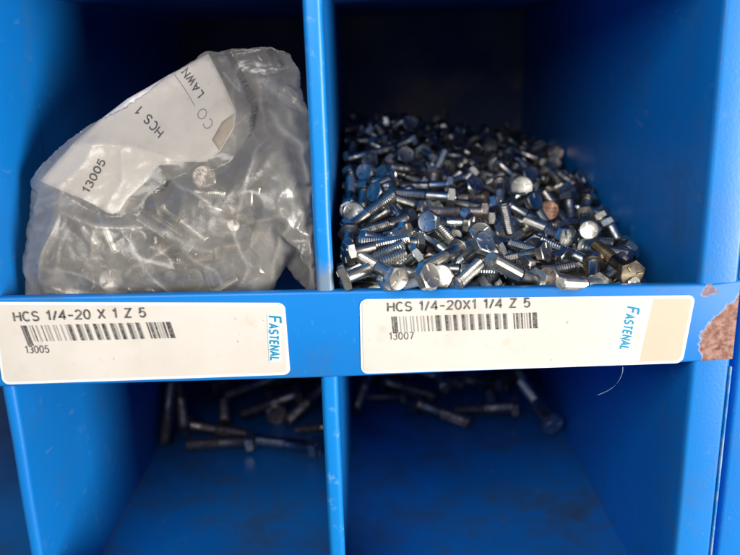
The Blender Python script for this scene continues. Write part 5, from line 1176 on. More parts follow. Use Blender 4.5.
-31,6,21,-33,10,22,-36,14,23,-38,19,24,-41,23,25,-44,28,26,-48,33,28,-48,34,28,-42,28,26,-35,23,25,-28,18,24,-22,14,16,-12,8,11,-6,4,-15,-7,21,-17,-15,25,-17,-19,27,-15,-21,28,-13,
-23,29,-11,-23,27,-9,-22,24,-8,-17,17,-12,-9,4,-11,-5,-2,-9,-1,-7,-7,0,-10,-5,0,-11,-7,-10,-9,-7,-1,-16,-7,8,-23,-5,7,-22,-3,9,-26,-1,10,-28,0,7,-27,2,5,-27,3,0,-25,5,0,-26,6,-3,
-25,8,-1,-27,10,-1,-28,12,6,-33,14,5,-32,14,1,-28,16,-1,-27,17,-4,-23,17,-7,-19,19,-9,-17,18,-14,-11,13,-21,-2,11,-27,6,13,-29,8,15,-27,6,17,-26,4,20,-24,1,22,-25,3,23,-27,6,24,
-29,9,25,-32,13,26,-35,18,27,-38,24,26,-44,32,28,-44,33,28,-38,28,28,-32,24,26,-25,19,24,-18,14,18,-10,9,-13,-10,21,-14,-16,27,-13,-20,30,-11,-18,27,-9,-16,23,-8,-13,18,-12,-5,3,
-11,-1,-2,-9,1,-5,-7,1,-7,-5,-2,-6,-6,-11,-4,-5,-7,-9,-5,3,-16,-5,12,-23,-3,13,-25,-1,11,-25,0,8,-24,2,5,-24,2,-1,-21,3,-3,-20,5,-2,-22,7,-4,-22,9,-4,-22,11,2,-27,13,8,-32,15,7,
-31,16,4,-28,18,3,-27,18,-1,-22,19,-3,-20,19,-7,-15,16,-14,-7,10,-22,3,12,-22,4,15,-20,0,17,-20,0,19,-18,-3,21,-20,0,23,-20,1,24,-23,6,25,-24,8,25,-28,14,26,-31,19,27,-35,25,26,
-41,33,28,-40,33,28,-34,28,25,-25,21,19,-16,12,20,-12,13,-12,-11,25,-12,-9,14,-11,-7,11,-9,-5,9,-7,-2,6,-8,-10,6,-8,1,-2,-6,0,-3,-7,-7,-1,-6,-13,0,-4,-11,-3,-3,-4,-9,-3,5,-16,-3,
14,-23,-2,11,-22,-1,7,-21,1,5,-20,1,-1,-18,2,-5,-16,4,-7,-16,6,-7,-16,8,-7,-18,9,0,-23,11,7,-29,14,10,-31,16,9,-30,17,8,-29,19,6,-27,19,3,-23,19,-1,-18,17,-7,-11,9,-17,0,12,-15,-2,
14,-13,-6,16,-13,-5,19,-12,-7,20,-14,-4,22,-15,-2,23,-17,2,25,-18,3,24,-22,10,25,-26,15,25,-30,22,25,-35,29,27,-37,32,28,-36,32,22,-25,22,17,-15,14,14,-8,8,-11,-11,17,-9,-12,16,-7,
-6,11,-7,-13,12,-9,-2,3,-6,-1,1,-6,-8,3,-5,-12,3,-3,-13,2,-2,-7,-3,-3,2,-11,-4,13,-20,-3,10,-19,-1,7,-18,0,3,-16,1,0,-15,3,-2,-15,3,-8,-12,5,-9,-12,7,-8,-13,8,-2,-19,10,4,-23,12,2,
-23,14,10,-28,16,9,-27,17,6,-25,19,9,-26,20,5,-22,18,-1,-15,9,-11,-4,11,-8,-10,14,-6,-12,16,-6,-11,18,-6,-11,19,-9,-6,21,-9,-6,22,-12,-2,24,-12,-1,25,-15,4,26,-17,7,26,-21,13,27,
-25,19,25,-32,29,27,-32,32,28,-29,29,22,-19,20,22,-15,14,20,-9,9,-8,-10,16,-7,-15,17,-8,-5,8,-7,-2,5,-6,-8,6,-5,-12,7,-3,-14,6,-1,-10,2,-2,-1,-6,-3,10,-15,-2,16,-20,-1,12,-18,1,10,
-18,2,5,-16,3,1,-14,2,-7,-10,4,-10,-9,6,-9,-10,8,-5,-13,10,1,-19,10,-4,-17,10,6,-23,12,6,-22,15,7,-22,17,11,-26,19,10,-23,19,6,-19,11,-4,-8,12,-7,-6,13,0,-16,15,-1,-15,17,-1,-14,
18,-3,-10,20,-3,-9,21,-6,-4,23,-6,-4,24,-9,0,26,-10,3,27,-13,7,27,-17,12,24,-24,23,24,-28,30,26,-26,29,28,-23,27,27,-18,20,25,-12,14,-7,-10,15,-5,-14,12,-5,-5,8,-3,-7,6,-2,-10,6,0,
-13,7,-1,-3,-1,-2,7,-10,-1,14,-15,0,18,-20,2,14,-18,3,10,-16,4,5,-14,2,-4,-9,3,-8,-7,5,-7,-9,7,-2,-14,9,0,-14,8,-9,-12,9,-1,-16,11,7,-21,13,12,-24,15,14,-25,17,13,-24,19,11,-21,17,
5,-14,12,-4,-5,11,4,-17,14,5,-18,16,4,-16,17,2,-13,19,2,-11,21,0,-8,22,-2,-6,24,-2,-5,26,-3,-2,27,-5,1,27,-9,7,26,-15,15,22,-23,27,23,-19,23,25,-16,20,18,-12,4,18,-6,4,20,-2,6,-5,
-11,14,-3,-13,12,-1,-8,9,-1,-13,10,0,-6,4,-1,4,-4,0,10,-10,1,18,-17,3,19,-19,4,15,-17,4,8,-13,2,-1,-8,3,-6,-5,5,-5,-7,6,1,-12,7,-3,-10,6,-12,-7,8,-7,-10,10,-1,-14,12,6,-18,13,14,
-23,16,17,-25,17,15,-22,17,10,-17,10,0,-7,10,8,-18,13,9,-20,14,8,-17,15,6,-14,18,6,-13,19,5,-10,21,3,-7,23,3,-7,25,2,-6,26,0,-3,24,-6,5,20,-15,15,21,-17,21,19,-12,9,20,-8,4,22,-5,
3,20,-19,11,18,-10,10,-2,-7,10,-1,-13,13,0,-6,7,1,1,1,1,9,-6,1,18,-14,3,22,-17,4,20,-17,4,12,-13,3,4,-8,2,-4,-4,4,-1,-8,6,2,-10,4,-8,-6,5,-14,-4,7,-10,-6,8,-4,-9,10,4,-14,11,12,
-19,13,15,-21,16,19,-23,16,16,-19,8,5,-9,9,12,-20,11,14,-21,13,13,-20,15,12,-18,17,11,-16,19,11,-15,20,10,-12,22,8,-10,24,7,-7,25,4,-3,19,-6,6,16,-13,14,18,-10,15,17,-5,3,19,-3,1,
20,-7,7,16,-22,14,8,-10,4,0,-5,9,-1,4,1,1,10,-4,1,19,-12,2,23,-15,4,23,-16,6,19,-15,4,10,-10,3,1,-4,4,-1,-4,6,4,-9,3,-7,-4,3,-15,-1,5,-12,-3,7,-5,-6,8,1,-10,10,7,-14,11,15,-19,13,
20,-21,16,22,-22,7,10,-12,7,16,-21,10,18,-23,11,17,-20,13,16,-19,14,14,-15,17,14,-15,18,12,-12,20,10,-9,22,10,-8,23,8,-4,16,-2,5,14,-9,13,14,-3,3,16,1,1,18,-3,5,14,-16,11,14,-25,
18,8,-14,9,-1,13,-6,2,17,-9,3,19,-10,3,12,-11,5,18,-12,7,18,-12,4,8,-6,4,1,-3,6,6,-7,5,-3,-3,2,-15,1,4,-11,0,5,-5,-5,6,2,-8,8,7,-12,10,13,-15,11,20,-19,14,21,-19,15,19,-17,12,9,
-12,8,23,-25,10,21,-22,12,20,-20,13,18,-17,15,18,-16,16,14,-11,18,15,-11,20,13,-8,21,11,-5,16,2,4,12,-6,12,13,1,2,14,-1,5,13,-8,10,10,-20,15,11,-24,20,12,-19,17,11,-13,11,3,11,-5,
2,4,-6,3,10,-7,5,12,-8,7,16,-9,5,6,-3,7,6,-4,-1,-10,-2,0,-14,3,2,-11,1,4,-6,-1,5,0,-5,6,7,-9,8,13,-13,9,20,-17,12,22,-17,13,19,-15,9,8,-10,6,22,-22,8,24,-22,9,21,-19,11,21,-17,13,
21,-17,14,19,-13,16,17,-10,17,16,-8,18,13,-4,18,8,1,11,-2,11,14,0,7,7,-13,12,6,-19,15,7,-24,20,9,-24,22,8,-17,17,8,-11,11,2,0,-3,4,6,-4,5,14,-6,7,14,-5,7,7,-2,-4,-11,1,-2,-7,0,0,
-7,0,2,-5,0,3,3,-5,4,9,-9,5,16,-13,7,21,-16,9,22,-16,11,19,-13,7,8,-8,3,21,-19,5,25,-21,7,23,-18,9,23,-17,11,25,-17,12,22,-13,13,19,-10,14,16,-6,15,13,-2,15,10,2,14,4,8,13,-3,14,3,
-18,17,2,-25,21,4,-23,22,6,-20,20,1,-12,7,2,-7,2,1,7,-3,3,9,-3,5,13,-3,5,7,0,-6,-12,2,-4,-10,2,-2,-7,2,0,-3,0,2,3,-3,2,11,-8,4,16,-11,6,18,-12,7,14,-11,9,20,-12,4,8,-7,1,20,-16,3,
25,-19,5,25,-18,7,27,-18,9,28,-18,9,23,-12,9,18,-7,8,12,-2,6,4,3,7,2,7,3,-7,11,1,-15,17,-1,-23,23,0,-25,25,1,-18,18,2,-14,13,3,-10,9,5,-13,9,-1,-2,0,3,-2,1,4,7,2,-7,-11,4,-6,-5,1,
-4,-1,-1,-2,3,-2,-1,8,-5,1,13,-7,3,15,-9,5,16,-9,5,8,-7,5,19,-10,2,8,-5,-1,20,-14,1,25,-17,3,28,-18,5,29,-18,7,31,-18,5,22,-11,3,14,-4,1,7,2,-1,0,7,-2,-7,12,-3,-13,17,-4,-18,21,-2,
-20,24,0,-21,24,1,-22,25,3,-20,22,5,-18,18,7,-16,15,6,-11,9,-5,-9,7,-4,-15,6,-5,-2,1,-5,5,-2,-3,9,-4,0,12,-5,2,14,-6,3,12,-5,3,3,-4,4,12,-6,6,15,-7,6,9,-7,-1,26,-15,1,28,-16,3,30,
-16,5,31,-16,6,29,-13,4,20,-6,0,10,2,-2,2,8,-2,-4,13,-2,-8,17,-2,-13,19,0,-11,12,1,-11,9,3,-12,6,2,-14,16,4,-13,16,6,-13,15,8,-12,15,-3,-10,7,-1,-9,3,-3,5,0,-2,11,-2,0,11,-2,2,9,
-2,1,-1,-1,2,5,-2,4,8,-2,5,3,-2,-1,19,-10,-1,28,-14,1,30,-14,3,31,-14,2,23,-10,4,26,-9,0,15,0,0,9,5,0,4,9,1,0,11,2,-4,13,3,-8,15,4,-11,14,5,-15,13,2,-4,1,3,-4,-5,5,-3,-2,7,-3,1,6,
-5,11,-1,-10,5,0,-7,1,-1,5,1,1,7,1,0,-3,2,1,-7,3,3,0,2,5,-2,2,0,13,-5,-2,24,-10,-1,30,-12,1,31,-12,-1,19,-7,1,21,-5,3,24,-4,4,20,-2,5,15,-1,6,11,-1,7,7,0,8,3,-1,9,-1,-1,10,-4,0,7,
-10,10,7,-5,1,3,4,-12,5,5,-11,7,5,-7,-1,-10,5,0,-9,4,1,-2,5,0,-12,6,2,-11,6,4,-7,5,2,5,1,-2,18,-5,-2,27,-9,0,31,-10,-2,21,-5,-3,12,-1,-1,14,0,1,11,2,1,3,4,2,-2,5,3,-7,6,4,-10,7,5,
-13,7,7,-13,8,7,-2,2,9,-4,5,0,6,-12,2,10,-14,2,7,-8,-2,-9,7,-1,-15,10,0,-13,9,2,-11,9,0,1,4,-1,12,0,-3,23,-5,-2,30,-7,0,28,-6,-3,15,0,-4,6,4,-3,1,6,-1,-3,8,0,-7,9,2,-9,10,4,-10,10,
6,-9,8,5,-18,13,6,-11,10,6,-2,7,-2,8,-11,-2,9,-11,-8,-2,-1,-1,-9,8,0,-5,6,2,-6,9,1,4,5,0,15,1,-3,27,-4,-1,28,-4,0,23,-2,-4,10,4,-3,5,6,-1,1,8,0,-2,9,2,-5,10,4,-7,11,6,-6,9,2,-17,
15,-1,-7,5,-2,1,-2,-2,10,-8,-1,9,-8,-2,6,-5,-1,-8,10,-6,6,2,-6,16,-4,-3,21,-3,-2,24,-1,-4,12,0,-2,17,2,-1,15,1,1,12,1,2,9,1,3,6,3,4,2,5,6,-2,9,0,-16,15,-2,-5,6,-4,4,-2,-3,8,-5,-2,
2,-2,-4,0,2,-2,-4,0,-1,-4,1,-1,-6,2,0,-7,4,0,-8,7,1,-10,10,1,-9,15,3,-10,12,3,-5,4,-3,5,-13,-2,6,-12,-1,5,-4,-4,7,-17,-3,8,-15,-1,8,-10,0,9,-15,2,9,-13,-2,4,0,-1,7,-8,0,6,-4,0,8,
-14,-1,6,-5,-1,7,-14,-1,4,-6,-1,6,-15,0,3,-2,-1,-1,10,0,2,5,-2,5,-6,0,5,-3,-1,1,9,1,3,7,0,7,-2,-7,9,-19,-5,9,-13,-5,11,-22,-4,11,-20,-2,12,-19,-4,6,-5,-3,10,-9,-7,14,-22,-5,14,-21,
-3,15,-22,-1,16,-21,0,14,-17,1,12,-11,-1,8,0,0,11,-7,-2,14,-20,-2,13,-14,0,14,-20,1,12,-17,2,10,-11,0,13,-24,1,12,-20,3,12,-19,3,9,-10,-1,11,-25,1,11,-27,2,10,-28,4,10,-26,6,10,
-26,5,8,-16,5,8,-26,7,8,-23,9,7,-21,-6,7,-1,-5,8,-10,-4,11,-11,-3,9,-5,-4,5,7,-3,8,2,-8,12,-13,-11,15,-25,-9,16,-23,-8,18,-28,-6,17,-24,-4,17,-21,-7,10,-7,-10,15,-18,-10,19,-25,-8,
19,-24,-6,20,-24,-4,21,-24,-2,19,-19,-2,17,-12,-3,13,-3,-5,17,-15,-4,20,-24,-2,20,-24,0,20,-23,0,16,-15,1,14,-12,-2,19,-27,0,18,-26,2,18,-25,2,16,-17,0,18,-29,2,15,-26,2,11,-21,3,
15,-27,5,16,-30,7,17,-33,9,16,-31,6,9,-19,6,5,-12,13,10,-22,-8,5,1,7,2,-2,-9,11,-7,-8,9,1,-7,9,6,-8,13,-4,-14,17,-20,-14,20,-28,-12,22,-30,-10,23,-31,-9,22,-27,-7,21,-23,-10,14,-8,
-11,19,-17,-11,22,-24,-10,24,-27,-8,24,-24,-6,25,-25,-4,25,-23,-5,20,-13,-5,18,-6,-6,22,-17,-5,25,-25,-3,25,-24,-1,24,-23,0,22,-20,1,19,-13,-4,24,-28,-2,24,-28,0,25,-30,1,23,-24,2,
24,-31,3,20,-25,2,14,-17,4,13,-17,5,17,-24,7,18,-26,9,19,-29,11,18,-27,11,13,-20,9,9,-13,17,13,-24,15,7,-15,4,2,1,2,8,-3,-11,16,-9,-11,14,1,-15,18,-14,-17,22,-24,-16,25,-30,-14,25,
-29,-13,27,-33,-11,25,-27,-9,26,-27,-12,20,-13,-10,21,-13,-12,26,-24,-11,29,-29,-10,28,-26,-8,30,-28,-6,30,-26,-5,27,-19,-7,22,-9,-7,27,-19,-6,30,-26,-4,28,-24,-3,26,-20,-3,22,-14,
-1,23,-15,-5,28,-30,-3,29,-31,-1,30,-32,1,30,-34,3,29,-33,3,24,-26,2,19,-18,4,16,-15,6,17,-17,7,20,-23,9,20,-24,11,22,-27,12,19,-25,13,17,-22,14,13,-17,20,15,-24,11,8,-12,-9,6,-2,
-1,7,-1,-14,16,-8,-16,21,-9,-16,23,-16,-14,24,-20,-12,21,-19,-16,29,-29,-15,32,-35,-14,29,-29,-12,31,-31,-14,26,-20,-12,25,-14,-13,29,-22,-13,33,-31,-11,34,-31,-9,33,-28,-8,29,-22,
-7,33,-24,-8,29,-15,-6,29,-17,-7,34,-27,-6,31,-23,-6,26,-16,-4,24,-13,-3,28,-18,-6,33,-31,-4,33,-32,-2,33,-33,0,33,-32,2,33,-32,3,29,-28,2,24,-19,4,20,-15,5,22,-18,7,21,-19,9,24,
-24,11,23,-23,13,24,-26,14,23,-25,17,21,-24,20,19,-23,23,17,-24,20,11,-20,-5,7,0,-16,15,-6,-14,19,-7,-2,13,-12,-12,22,-12,-10,19,-11,-11,25,-20,-9,23,-22,-17,35,-34,-15,36,-35,-14,
35,-29,-14,30,-18,-13,33,-23,-15,38,-33,-13,38,-33,-12,35,-27,-11,31,-20,-9,33,-21,-8,36,-23,-7,34,-18,-8,39,-28,-7,34,-23,-8,28,-15,-6,28,-14,-7,33,-25,-7,38,-33,-5,38,-34,-2,38,
-34,-1,37,-33,1,37,-33,3,35,-30,3,30,-23,3,25,-16,5,25,-18,7,27,-23,9,27,-22,10,28,-26,12,28,-26,14,27,-26,15,24,-24,17,21,-22,18,18,-20,21,16,-20,23,13,-21,18,5,-20,-15,8,-4,-18,
14,-4,-14,17,-5,0,10,-9,0,14,-10,-9,23,-10,-7,22,-11,-5,17,-12,-17,31,-26,-16,34,-29,-16,41,-35,-17,37,-25,-15,37,-24,-17,42,-35,-15,43,-36,-15,38,-27,-13,34,-21,-12,33,-19,-10,36,
-19,-8,38,-21,-9,44,-30,-8,38,-23,-9,32,-16,-7,32,-16,-8,38,-26,-7,42,-33,-5,42,-34,-3,41,-33,-2,39,-31,0,41,-33,2,40,-32,3,36,-27,3,31,-20,5,30,-19,6,33,-25,8,34,-28,10,33,-27,12,
32,-26,14,30,-24,6,21,-20,6,17,-18,6,14,-15,8,11,-14,7,7,-13,10,4,-13,19,8,-20,-12,5,-2,-14,10,-2,-15,16,-3,1,8,-7,0,13,-8,-14,22,-12,-4,13,-6,-2,14,-4,-16,27,-19,-18,35,-26,-18,
40,-31,-18,46,-37,-17,43,-28,-18,47,-37,-16,48,-39,-14,46,-35,-15,40,-25,-14,37,-20,-13,42,-25,-11,45,-28,-10,48,-32,-10,43,-25,-10,37,-18,-8,37,-18,-8,42,-27,-7,46,-33,-6,45,-33,
-4,41,-29,-2,43,-32,-1,43,-32,1,43,-32,3,43,-32,3,38,-25,5,36,-22,7,38,-27,8,36,-26,9,30,-22,11,31,-22,13,32,-23,5,23,-19,-3,14,-15,-5,9,-12,-5,6,-9,-3,4,-7,3,4,-8,11,7,-13,20,11,
-19,-16,9,-1,-16,14,-1,1,6,-5,-1,11,-6,-16,20,-11,-15,23,-10,-6,16,-4,-15,24,-14,-14,28,-18,-13,29,-21,-14,37,-27,-20,50,-37,-19,52,-39,-17,53,-40,-15,53,-41,-14,49,-34,-16,43,-24,
-14,44,-23,-13,48,-29,-12,52,-32,-11,48,-27,-11,42,-20,-9,42,-21,-9,47,-28,-8,50,-34,-6,48,-32,-5,43,-28,-3,42,-28,-1,44,-29,0,40,-27,2,40,-27,3,45,-30,5,44,-29,7,43,-28,8,39,-25,
8,31,-20,9,35,-23,11,35,-23,3,26,-18,-6,16,-13,-12,8,-9,-9,7,-7,-5,7,-7,0,8,-8,7,11,-13,14,13,-17,20,13,-18,15,6,-17,-19,13,0,-1,5,-3,-4,11,-5,-11,18,-8,-22,27,-12,-14,22,-6,-18,
28,-12,-11,22,-12,-9,20,-13,-12,31,-20,-19,45,-30,-17,45,-31,-16,40,-31,-14,44,-33,-17,55,-38,-16,52,-32,-15,48,-25,-15,52,-29,-13,56,-33,-12,53,-30,-12,47,-23,-10,49,-25,-9,51,
-29,-8,55,-35,-6,52,-33,-6,47,-29,-4,44,-26,-2,45,-28,-1,40,-24,1,39,-23,2,44,-27,4,46,-28,6,45,-27,7,42,-24,7,34,-18,8,38,-22,10,39,-24,1,29,-18,-7,19,-13,-13,11,-8,-8,13,-11,-5,
13,-12,-1,14,-12,4,14,-13,8,14,-13,11,12,-12,8,6,-11,16,8,-17,-19,9,1,-3,4,-1,-9,11,-4,-19,19,-9,-25,26,-11,-25,30,-11,-22,31,-11,-12,21,-10,-8,21,-10,-16,30,-18,-19,40,-24,-17,38,
-24,-15,32,-24,-15,39,-27,-19,51,-34,-19,58,-37,-18,54,-30,-16,56,-30,-15,60,-35,-13,59,-33,-13,54,-26,-12,57,-31,-10,59,-35,-8,60,-37,-7,57,-34,-6,51,-29,-5,48,-27,-3,48,-27,-3,
41,-22,-1,40,-21,1,44,-24,3,45,-24,5,48,-26,7,45,-24,5,37,-18,7,40,-22,9,43,-25,3,34,-19,-8,23,-13,-13,14,-8,-10,15,-9,-5,18,-13,-2,17,-12,1,16,-11,3,14,-10,2,10,-7,3,7,-6,11,11,
-14,17,11,-16,-18,6,1,-7,5,2,-18,13,-7,-23,20,-9,-25,25,-9,-24,28,-9,-24,32,-9,-15,24,-8,-14,27,-11,-19,34,-19,-17,35,-19,-17,25,-18,-15,25,-18,-16,34,-23,-21,47,-30,-21,55,-33,
-20,62,-36,-19,63,-36,-17,65,-36,-15,65,-35,-14,60,-30,-13,63,-35,-11,65,-37,-9,65,-37,-7,62,-35,-6,58,-32,-5,53,-28,-3,52,-27,-4,44,-22,-2,42,-20,0,43,-21,2,46,-23,4,49,-25,6,49,
-24,4,40,-18,6,43,-21,8,47,-25,4,40,-20,-7,28,-14,-12,19,-9,-10,19,-9,-6,22,-14,-3,21,-12,-2,18,-10,0,16,-8,-2,11,-5,1,10,-4,7,13,-10,15,16,-17,15,12,-13,3,4,-3,-12,6,3,-24,13,-6,
-25,19,-7,-21,21,-7,-14,20,-10,-13,23,-11,-21,31,-8,-22,35,-14,-25,40,-19,-22,41,-19,-18,21,-15,-15,20,-14,-18,31,-19,-22,44,-26,-21,49,-28,-21,56,-31,-20,63,-33,-18,65,-34,-16,66,
-34,-15,68,-35,-13,68,-35,-11,67,-36,-10,62,-33,-8,65,-35,-6,64,-34,-5,60,-31,-4,56,-28,-5,48,-22,-3,44,-19,-1,47,-21,1,49,-22,2,52,-25,4,52,-25,4,44,-19,5,47,-21,6,52,-26,5,45,
-22,-6,33,-15,-11,24,-10,-9,24,-10,-5,27,-15,-4,25,-13,-5,20,-9,-5,17,-6,-4,14,-4,0,14,-5,6,17,-12,12,19,-17,16,18,-16,8,11,-8,11,8,-11,-23,6,-3,-29,14,-5,-24,16,-5,-16,16,-6,-8,
14,-9,-5,16,-10,-5,20,-12,-9,27,-13,-16,35,-16,-27,46,-20,-22,26,-15,-18,22,-13,-21,30,-18,-24,41,-23,-23,48,-26,-22,54,-28,-21,59,-30,-19,61,-30,-17,61,-30,-15,61,-30,-14,58,-30,
-12,60,-31,-10,64,-32,-9,61,-31,-7,67,-34,-6,65,-32,-4,61,-29,-5,52,-23,-4,48,-19,-2,50,-21,0,52,-22,1,56,-25,3,56,-25,3,49,-20,5,51,-21,5,56,-27,6,52,-23,-5,39,-17,-9,31,-11,-7,
30,-12,-4,33,-17,-5,29,-13,-4,25,-10,-4,22,-8,-2,20,-7,1,20,-9,6,22,-14,11,23,-16,16,24,-19,12,18,-12,14,15,-13,11,10,-9,-30,12,-3,-23,13,-4,-11,10,-6,-5,11,-7,-4,14,-8,-7,20,-10,
-12,27,-13,-20,36,-16,-33,46,-23,-27,32,-16,-22,28,-14,-22,32,-16,-25,39,-21,-24,45,-22,-23,50,-24,-22,55,-26,-20,56,-26,-18,53,-26,-16,52,-26,-14,53,-26,-14,60,-29,-12,62,-29,-10,
60,-28,-9,67,-32,-7,66,-31,-5,66,-30,-6,58,-25,-6,52,-20,-4,54,-21,-2,56,-23,0,60,-26,2,61,-26,2,54,-21,4,55,-22,4,61,-28,6,58,-25,-4,46,-19,-7,38,-13,-5,37,-14,-2,39,-18,0,37,-18,
0,34,-17,1,32,-16,1,28,-12,4,28,-14,7,27,-15,9,26,-15,14,27,-17,17,26,-18,16,21,-14,8,14,-8,3,7,-3,7,6,-7,-27,8,-2,-22,11,-2,-10,8,-4,-7,11,-5,-8,16,-7,-12,22,-10,-17,29,-13,-23,
36,-15,-36,46,-22,-32,45,-20,-27,34,-14,-25,37,-16,-27,43,-20,-25,43,-20,-24,47,-21,-23,52,-23,-21,51,-22,-19,48,-22,-17,48,-22,-15,50,-23,-15,59,-27,-13,59,-26,-11,60,-26,-11,68,
-30,-9,68,-30,-7,70,-31,-6,64,-26,-7,57,-21,-5,57,-21,-3,60,-23,-1,64,-26,1,66,-27,1,59,-23,3,59,-22,4,66,-28,6,65,-27,-2,53,-21,-4,46,-16,-2,45,-17,0,45,-20,1,43,-19,3,41,-19,3,
37,-17,5,37,-18,7,35,-17,9,33,-17,9,29,-14,13,30,-16,16,30,-18,17,26,-16,11,20,-9,4,13,-3,9,12,-9,9,8,-7,-22,3,-2,-18,5,-2,-13,8,-1,-13,13,-4,-18,19,-10,-21,25,-12,-23,30,-13,-28,
37,-16,-38,46,-21,-38,50,-21,-32,42,-16,-31,44,-18,-29,46,-19,-25,41,-18,-24,43,-18,-24,48,-19,-22,44,-18,-20,43,-18,-18,46,-19,-16,49,-20,-17,59,-25,-15,60,-25,-13,63,-26,-11,67,
-28,-10,73,-31,-8,74,-31,-7,70,-28,-7,63,-23,-6,61,-21,-4,65,-24,-2,69,-27,0,71,-28,0,66,-24,2,64,-23,3,70,-28,5,71,-29,0,61,-23,-1,55,-19,1,54,-21,3,53,-22,4,51,-22,4,47,-20,4,42,
-18,7,42,-19,7,39,-17,9,37,-17,10,34,-15,13,34,-16,15,32,-16,18,32,-17,12,25,-11,7,18,-5,9,16,-7,12,14,-10,5,7,-3,-28,9,-3,-22,11,-3,-24,17,-8,-26,22,-12,-29,28,-15,-29,32,-14,-34,
39,-17,-40,46,-20,-40,50,-20,-38,52,-20,-35,50,-19,-31,48,-18,-27,42,-16,-25,43,-16,-26,49,-18,-23,42,-16,-21,42,-15,-20,47,-18,-18,49,-18,-18,57,-22,-17,63,-25,-15,67,-27,-13,71,
-29,-12,75,-30,-10,77,-31,-8,76,-30,-8,70,-25,-7,66,-22,-5,69,-24,-3,73,-27,-1,76,-29,1,74,-27,1,69,-24,3,74,-28,5,77,-31,3,70,-26,3,65,-23,4,64,-25,5,60,-24,5,56,-22,6,53,-21,6,
49,-19,8,47,-19,9,44,-18,10,42,-18,12,40,-17,13,38,-16,15,36,-16,17,34,-15,19,32,-15,16,27,-12,11,20,-5,15,19,-9,17,15,-10,13,8,-7,1,9,-9,-7,4,5,-32,14,-3,-30,19,-7,-30,23,-10,-28,
27,-12,-36,34,-15,-38,40,-17,-41,46,-18,-40,49,-18,-40,52,-18,-37,53,-18,-33,49,-16,-28,42,-15,-26,43,-15,-28,50,-17,-25,45,-15,-23,45,-15,-21,48,-16,-19,49,-16,-19,56,-20,-17,61,
-22,-15,62,-23,-13,63,-24,-12,68,-26,-11,77,-29,-9,81,-30,-8,77,-27,-8,72,-23,-6,76,-27,-4,78,-28,-2,80,-29,0,80,-29,1,76,-26,3,76,-26,5,81,-30,7,81,-30,7,76,-29,7,72,-27,6,65,-24,
7,62,-23,9,60,-23,9,56,-21,10,53,-20,9,48,-18,10,45,-17,11,42,-16,14,42,-16,14,38,-14,15,35,-13,18,35,-14,19,32,-13,19,29,-11,18,24,-10,18,19,-9,7,11,-6,4,5,-3,-2,3,7,0,7,3,5,13,
-10,-4,6,4,-25,10,0,-26,16,-4,-22,19,-8,-28,26,-9,-37,34,-14,-39,39,-15,-42,45,-16,-40,46,-16,-39,50,-16,-40,54,-17,-35,49,-15,-30,43,-13,-28,44,-13,-29,50,-15,-27,52,-16,-25,52,
-16,-23,52,-16,-21,52,-16,-19,55,-17,-17,57,-18,-16,56,-19,-14,58,-20,-12,63,-22,-12,73,-26,-10,77,-27,-9,83,-29,-8,78,-25,-7,80,-27,-5,78,-26,-3,83,-28,-1,83,-28,1,84,-29,2,81,
-27,4,84,-29,6,84,-29,8,82,-29,9,78,-28,8,72,-25,9,69,-25,10,65,-23,9,60,-21,10,56,-20,11,54,-19,12,51,-18,13,48,-17,14,46,-16,13,41,-13,14,38,-12,17,37,-13,18,35,-11,19,32,-11,19,
28,-9,18,23,-7,7,15,-5,11,13,-7,10,8,-6,-5,6,-1,-6,10,-5,-5,10,2,-3,15,-9,7,15,-9,-1,9,-5,-5,5,-3,-20,13,-1,-19,17,-5,-33,26,-10,-38,33,-12,-39,38,-13,-41,43,-14,-43,48,-15,-43,51,
-16,-42,55,-16,-36,49,-14,-32,45,-12,-29,45,-12,-29,50,-13,-27,48,-13,-25,49,-14,-24,54,-15,-22,53,-14,-20,50,-14,-18,53,-15,-16,52,-15,-14,52,-16,-13,59,-19,-13,69,-23,-11,74,-24,
-11,83,-27,-9,86,-28,-7,84,-27,-6,80,-25,-4,84,-27,-2,85,-27,0,88,-28,2,88,-28,4,88,-28,6,86,-28,8,85,-28,9,83,-27,10,79,-26,11,75,-25,11,71,-23,11,67,-22,11,62,-20,12,58,-19,11,
53,-17,12,50,-15,13,47,-14,15,47,-15,16,43,-13,17,41,-12,19,39,-11,17,33,-9,18,31,-8,18,27,-6,9,19,-3,4,12,-1,9,10,-4,11,7,-5,-8,9,-3,-7,11,-1,-8,17,-8,-5,19,-9,1,17,-7,10,15,-6,
-3,8,-1,-15,16,-1,-34,24,-8,-36,30,-9,-36,34,-10,-37,39,-11,-40,45,-13,-44,52,-14,-41,52,-14,-40,55,-14,-35,48,-11,-31,47,-11,-30,50,-11,-27,47,-11,-25,49,-12,-25,54,-13,-23,51,
-12,-21,51,-12,-18,49,-12,-16,48,-12,-14,48,-13,-13,55,-15,-14,66,-19,-13,73,-22,-12,81,-25,-10,83,-25,-8,86,-26,-7,82,-24,-5,86,-26,-3,88,-26,-1,89,-27,1,88,-26,3,88,-26,4,85,-26,
6,84,-26,9,86,-27,9,80,-25,10,77,-24,11,75,-23,10,69,-21,11,65,-19,11,60,-18,12,58,-17,12,54,-15,12,50,-13,15,49,-14,15,46,-12,15,42,-10,18,41,-10,17,37,-9,19,35,-8,16,29,-5,13,23,
-2,5,15,0,7,13,-1,12,12,-3,10,6,-2,-9,9,2,-10,14,-2,-10,18,-6,-8,21,-8,-12,14,-7,5,16,-5,-1,10,-3,-1,5,1,-21,14,-4,-33,23,-6,-34,27,-7,-33,31,-8,-32,35,-9,-38,42,-10,-43,49,-12,
-44,55,-13,-42,56,-13,-38,54,-12,-34,51,-10,-31,50,-10,-27,46,-9,-26,49,-10,-26,54,-11,-24,52,-11,-21,49,-10,-19,47,-10,-17,44,-9,-15,44,-9,-14,52,-12,-15,63,-16,-15,72,-20,-14,80,
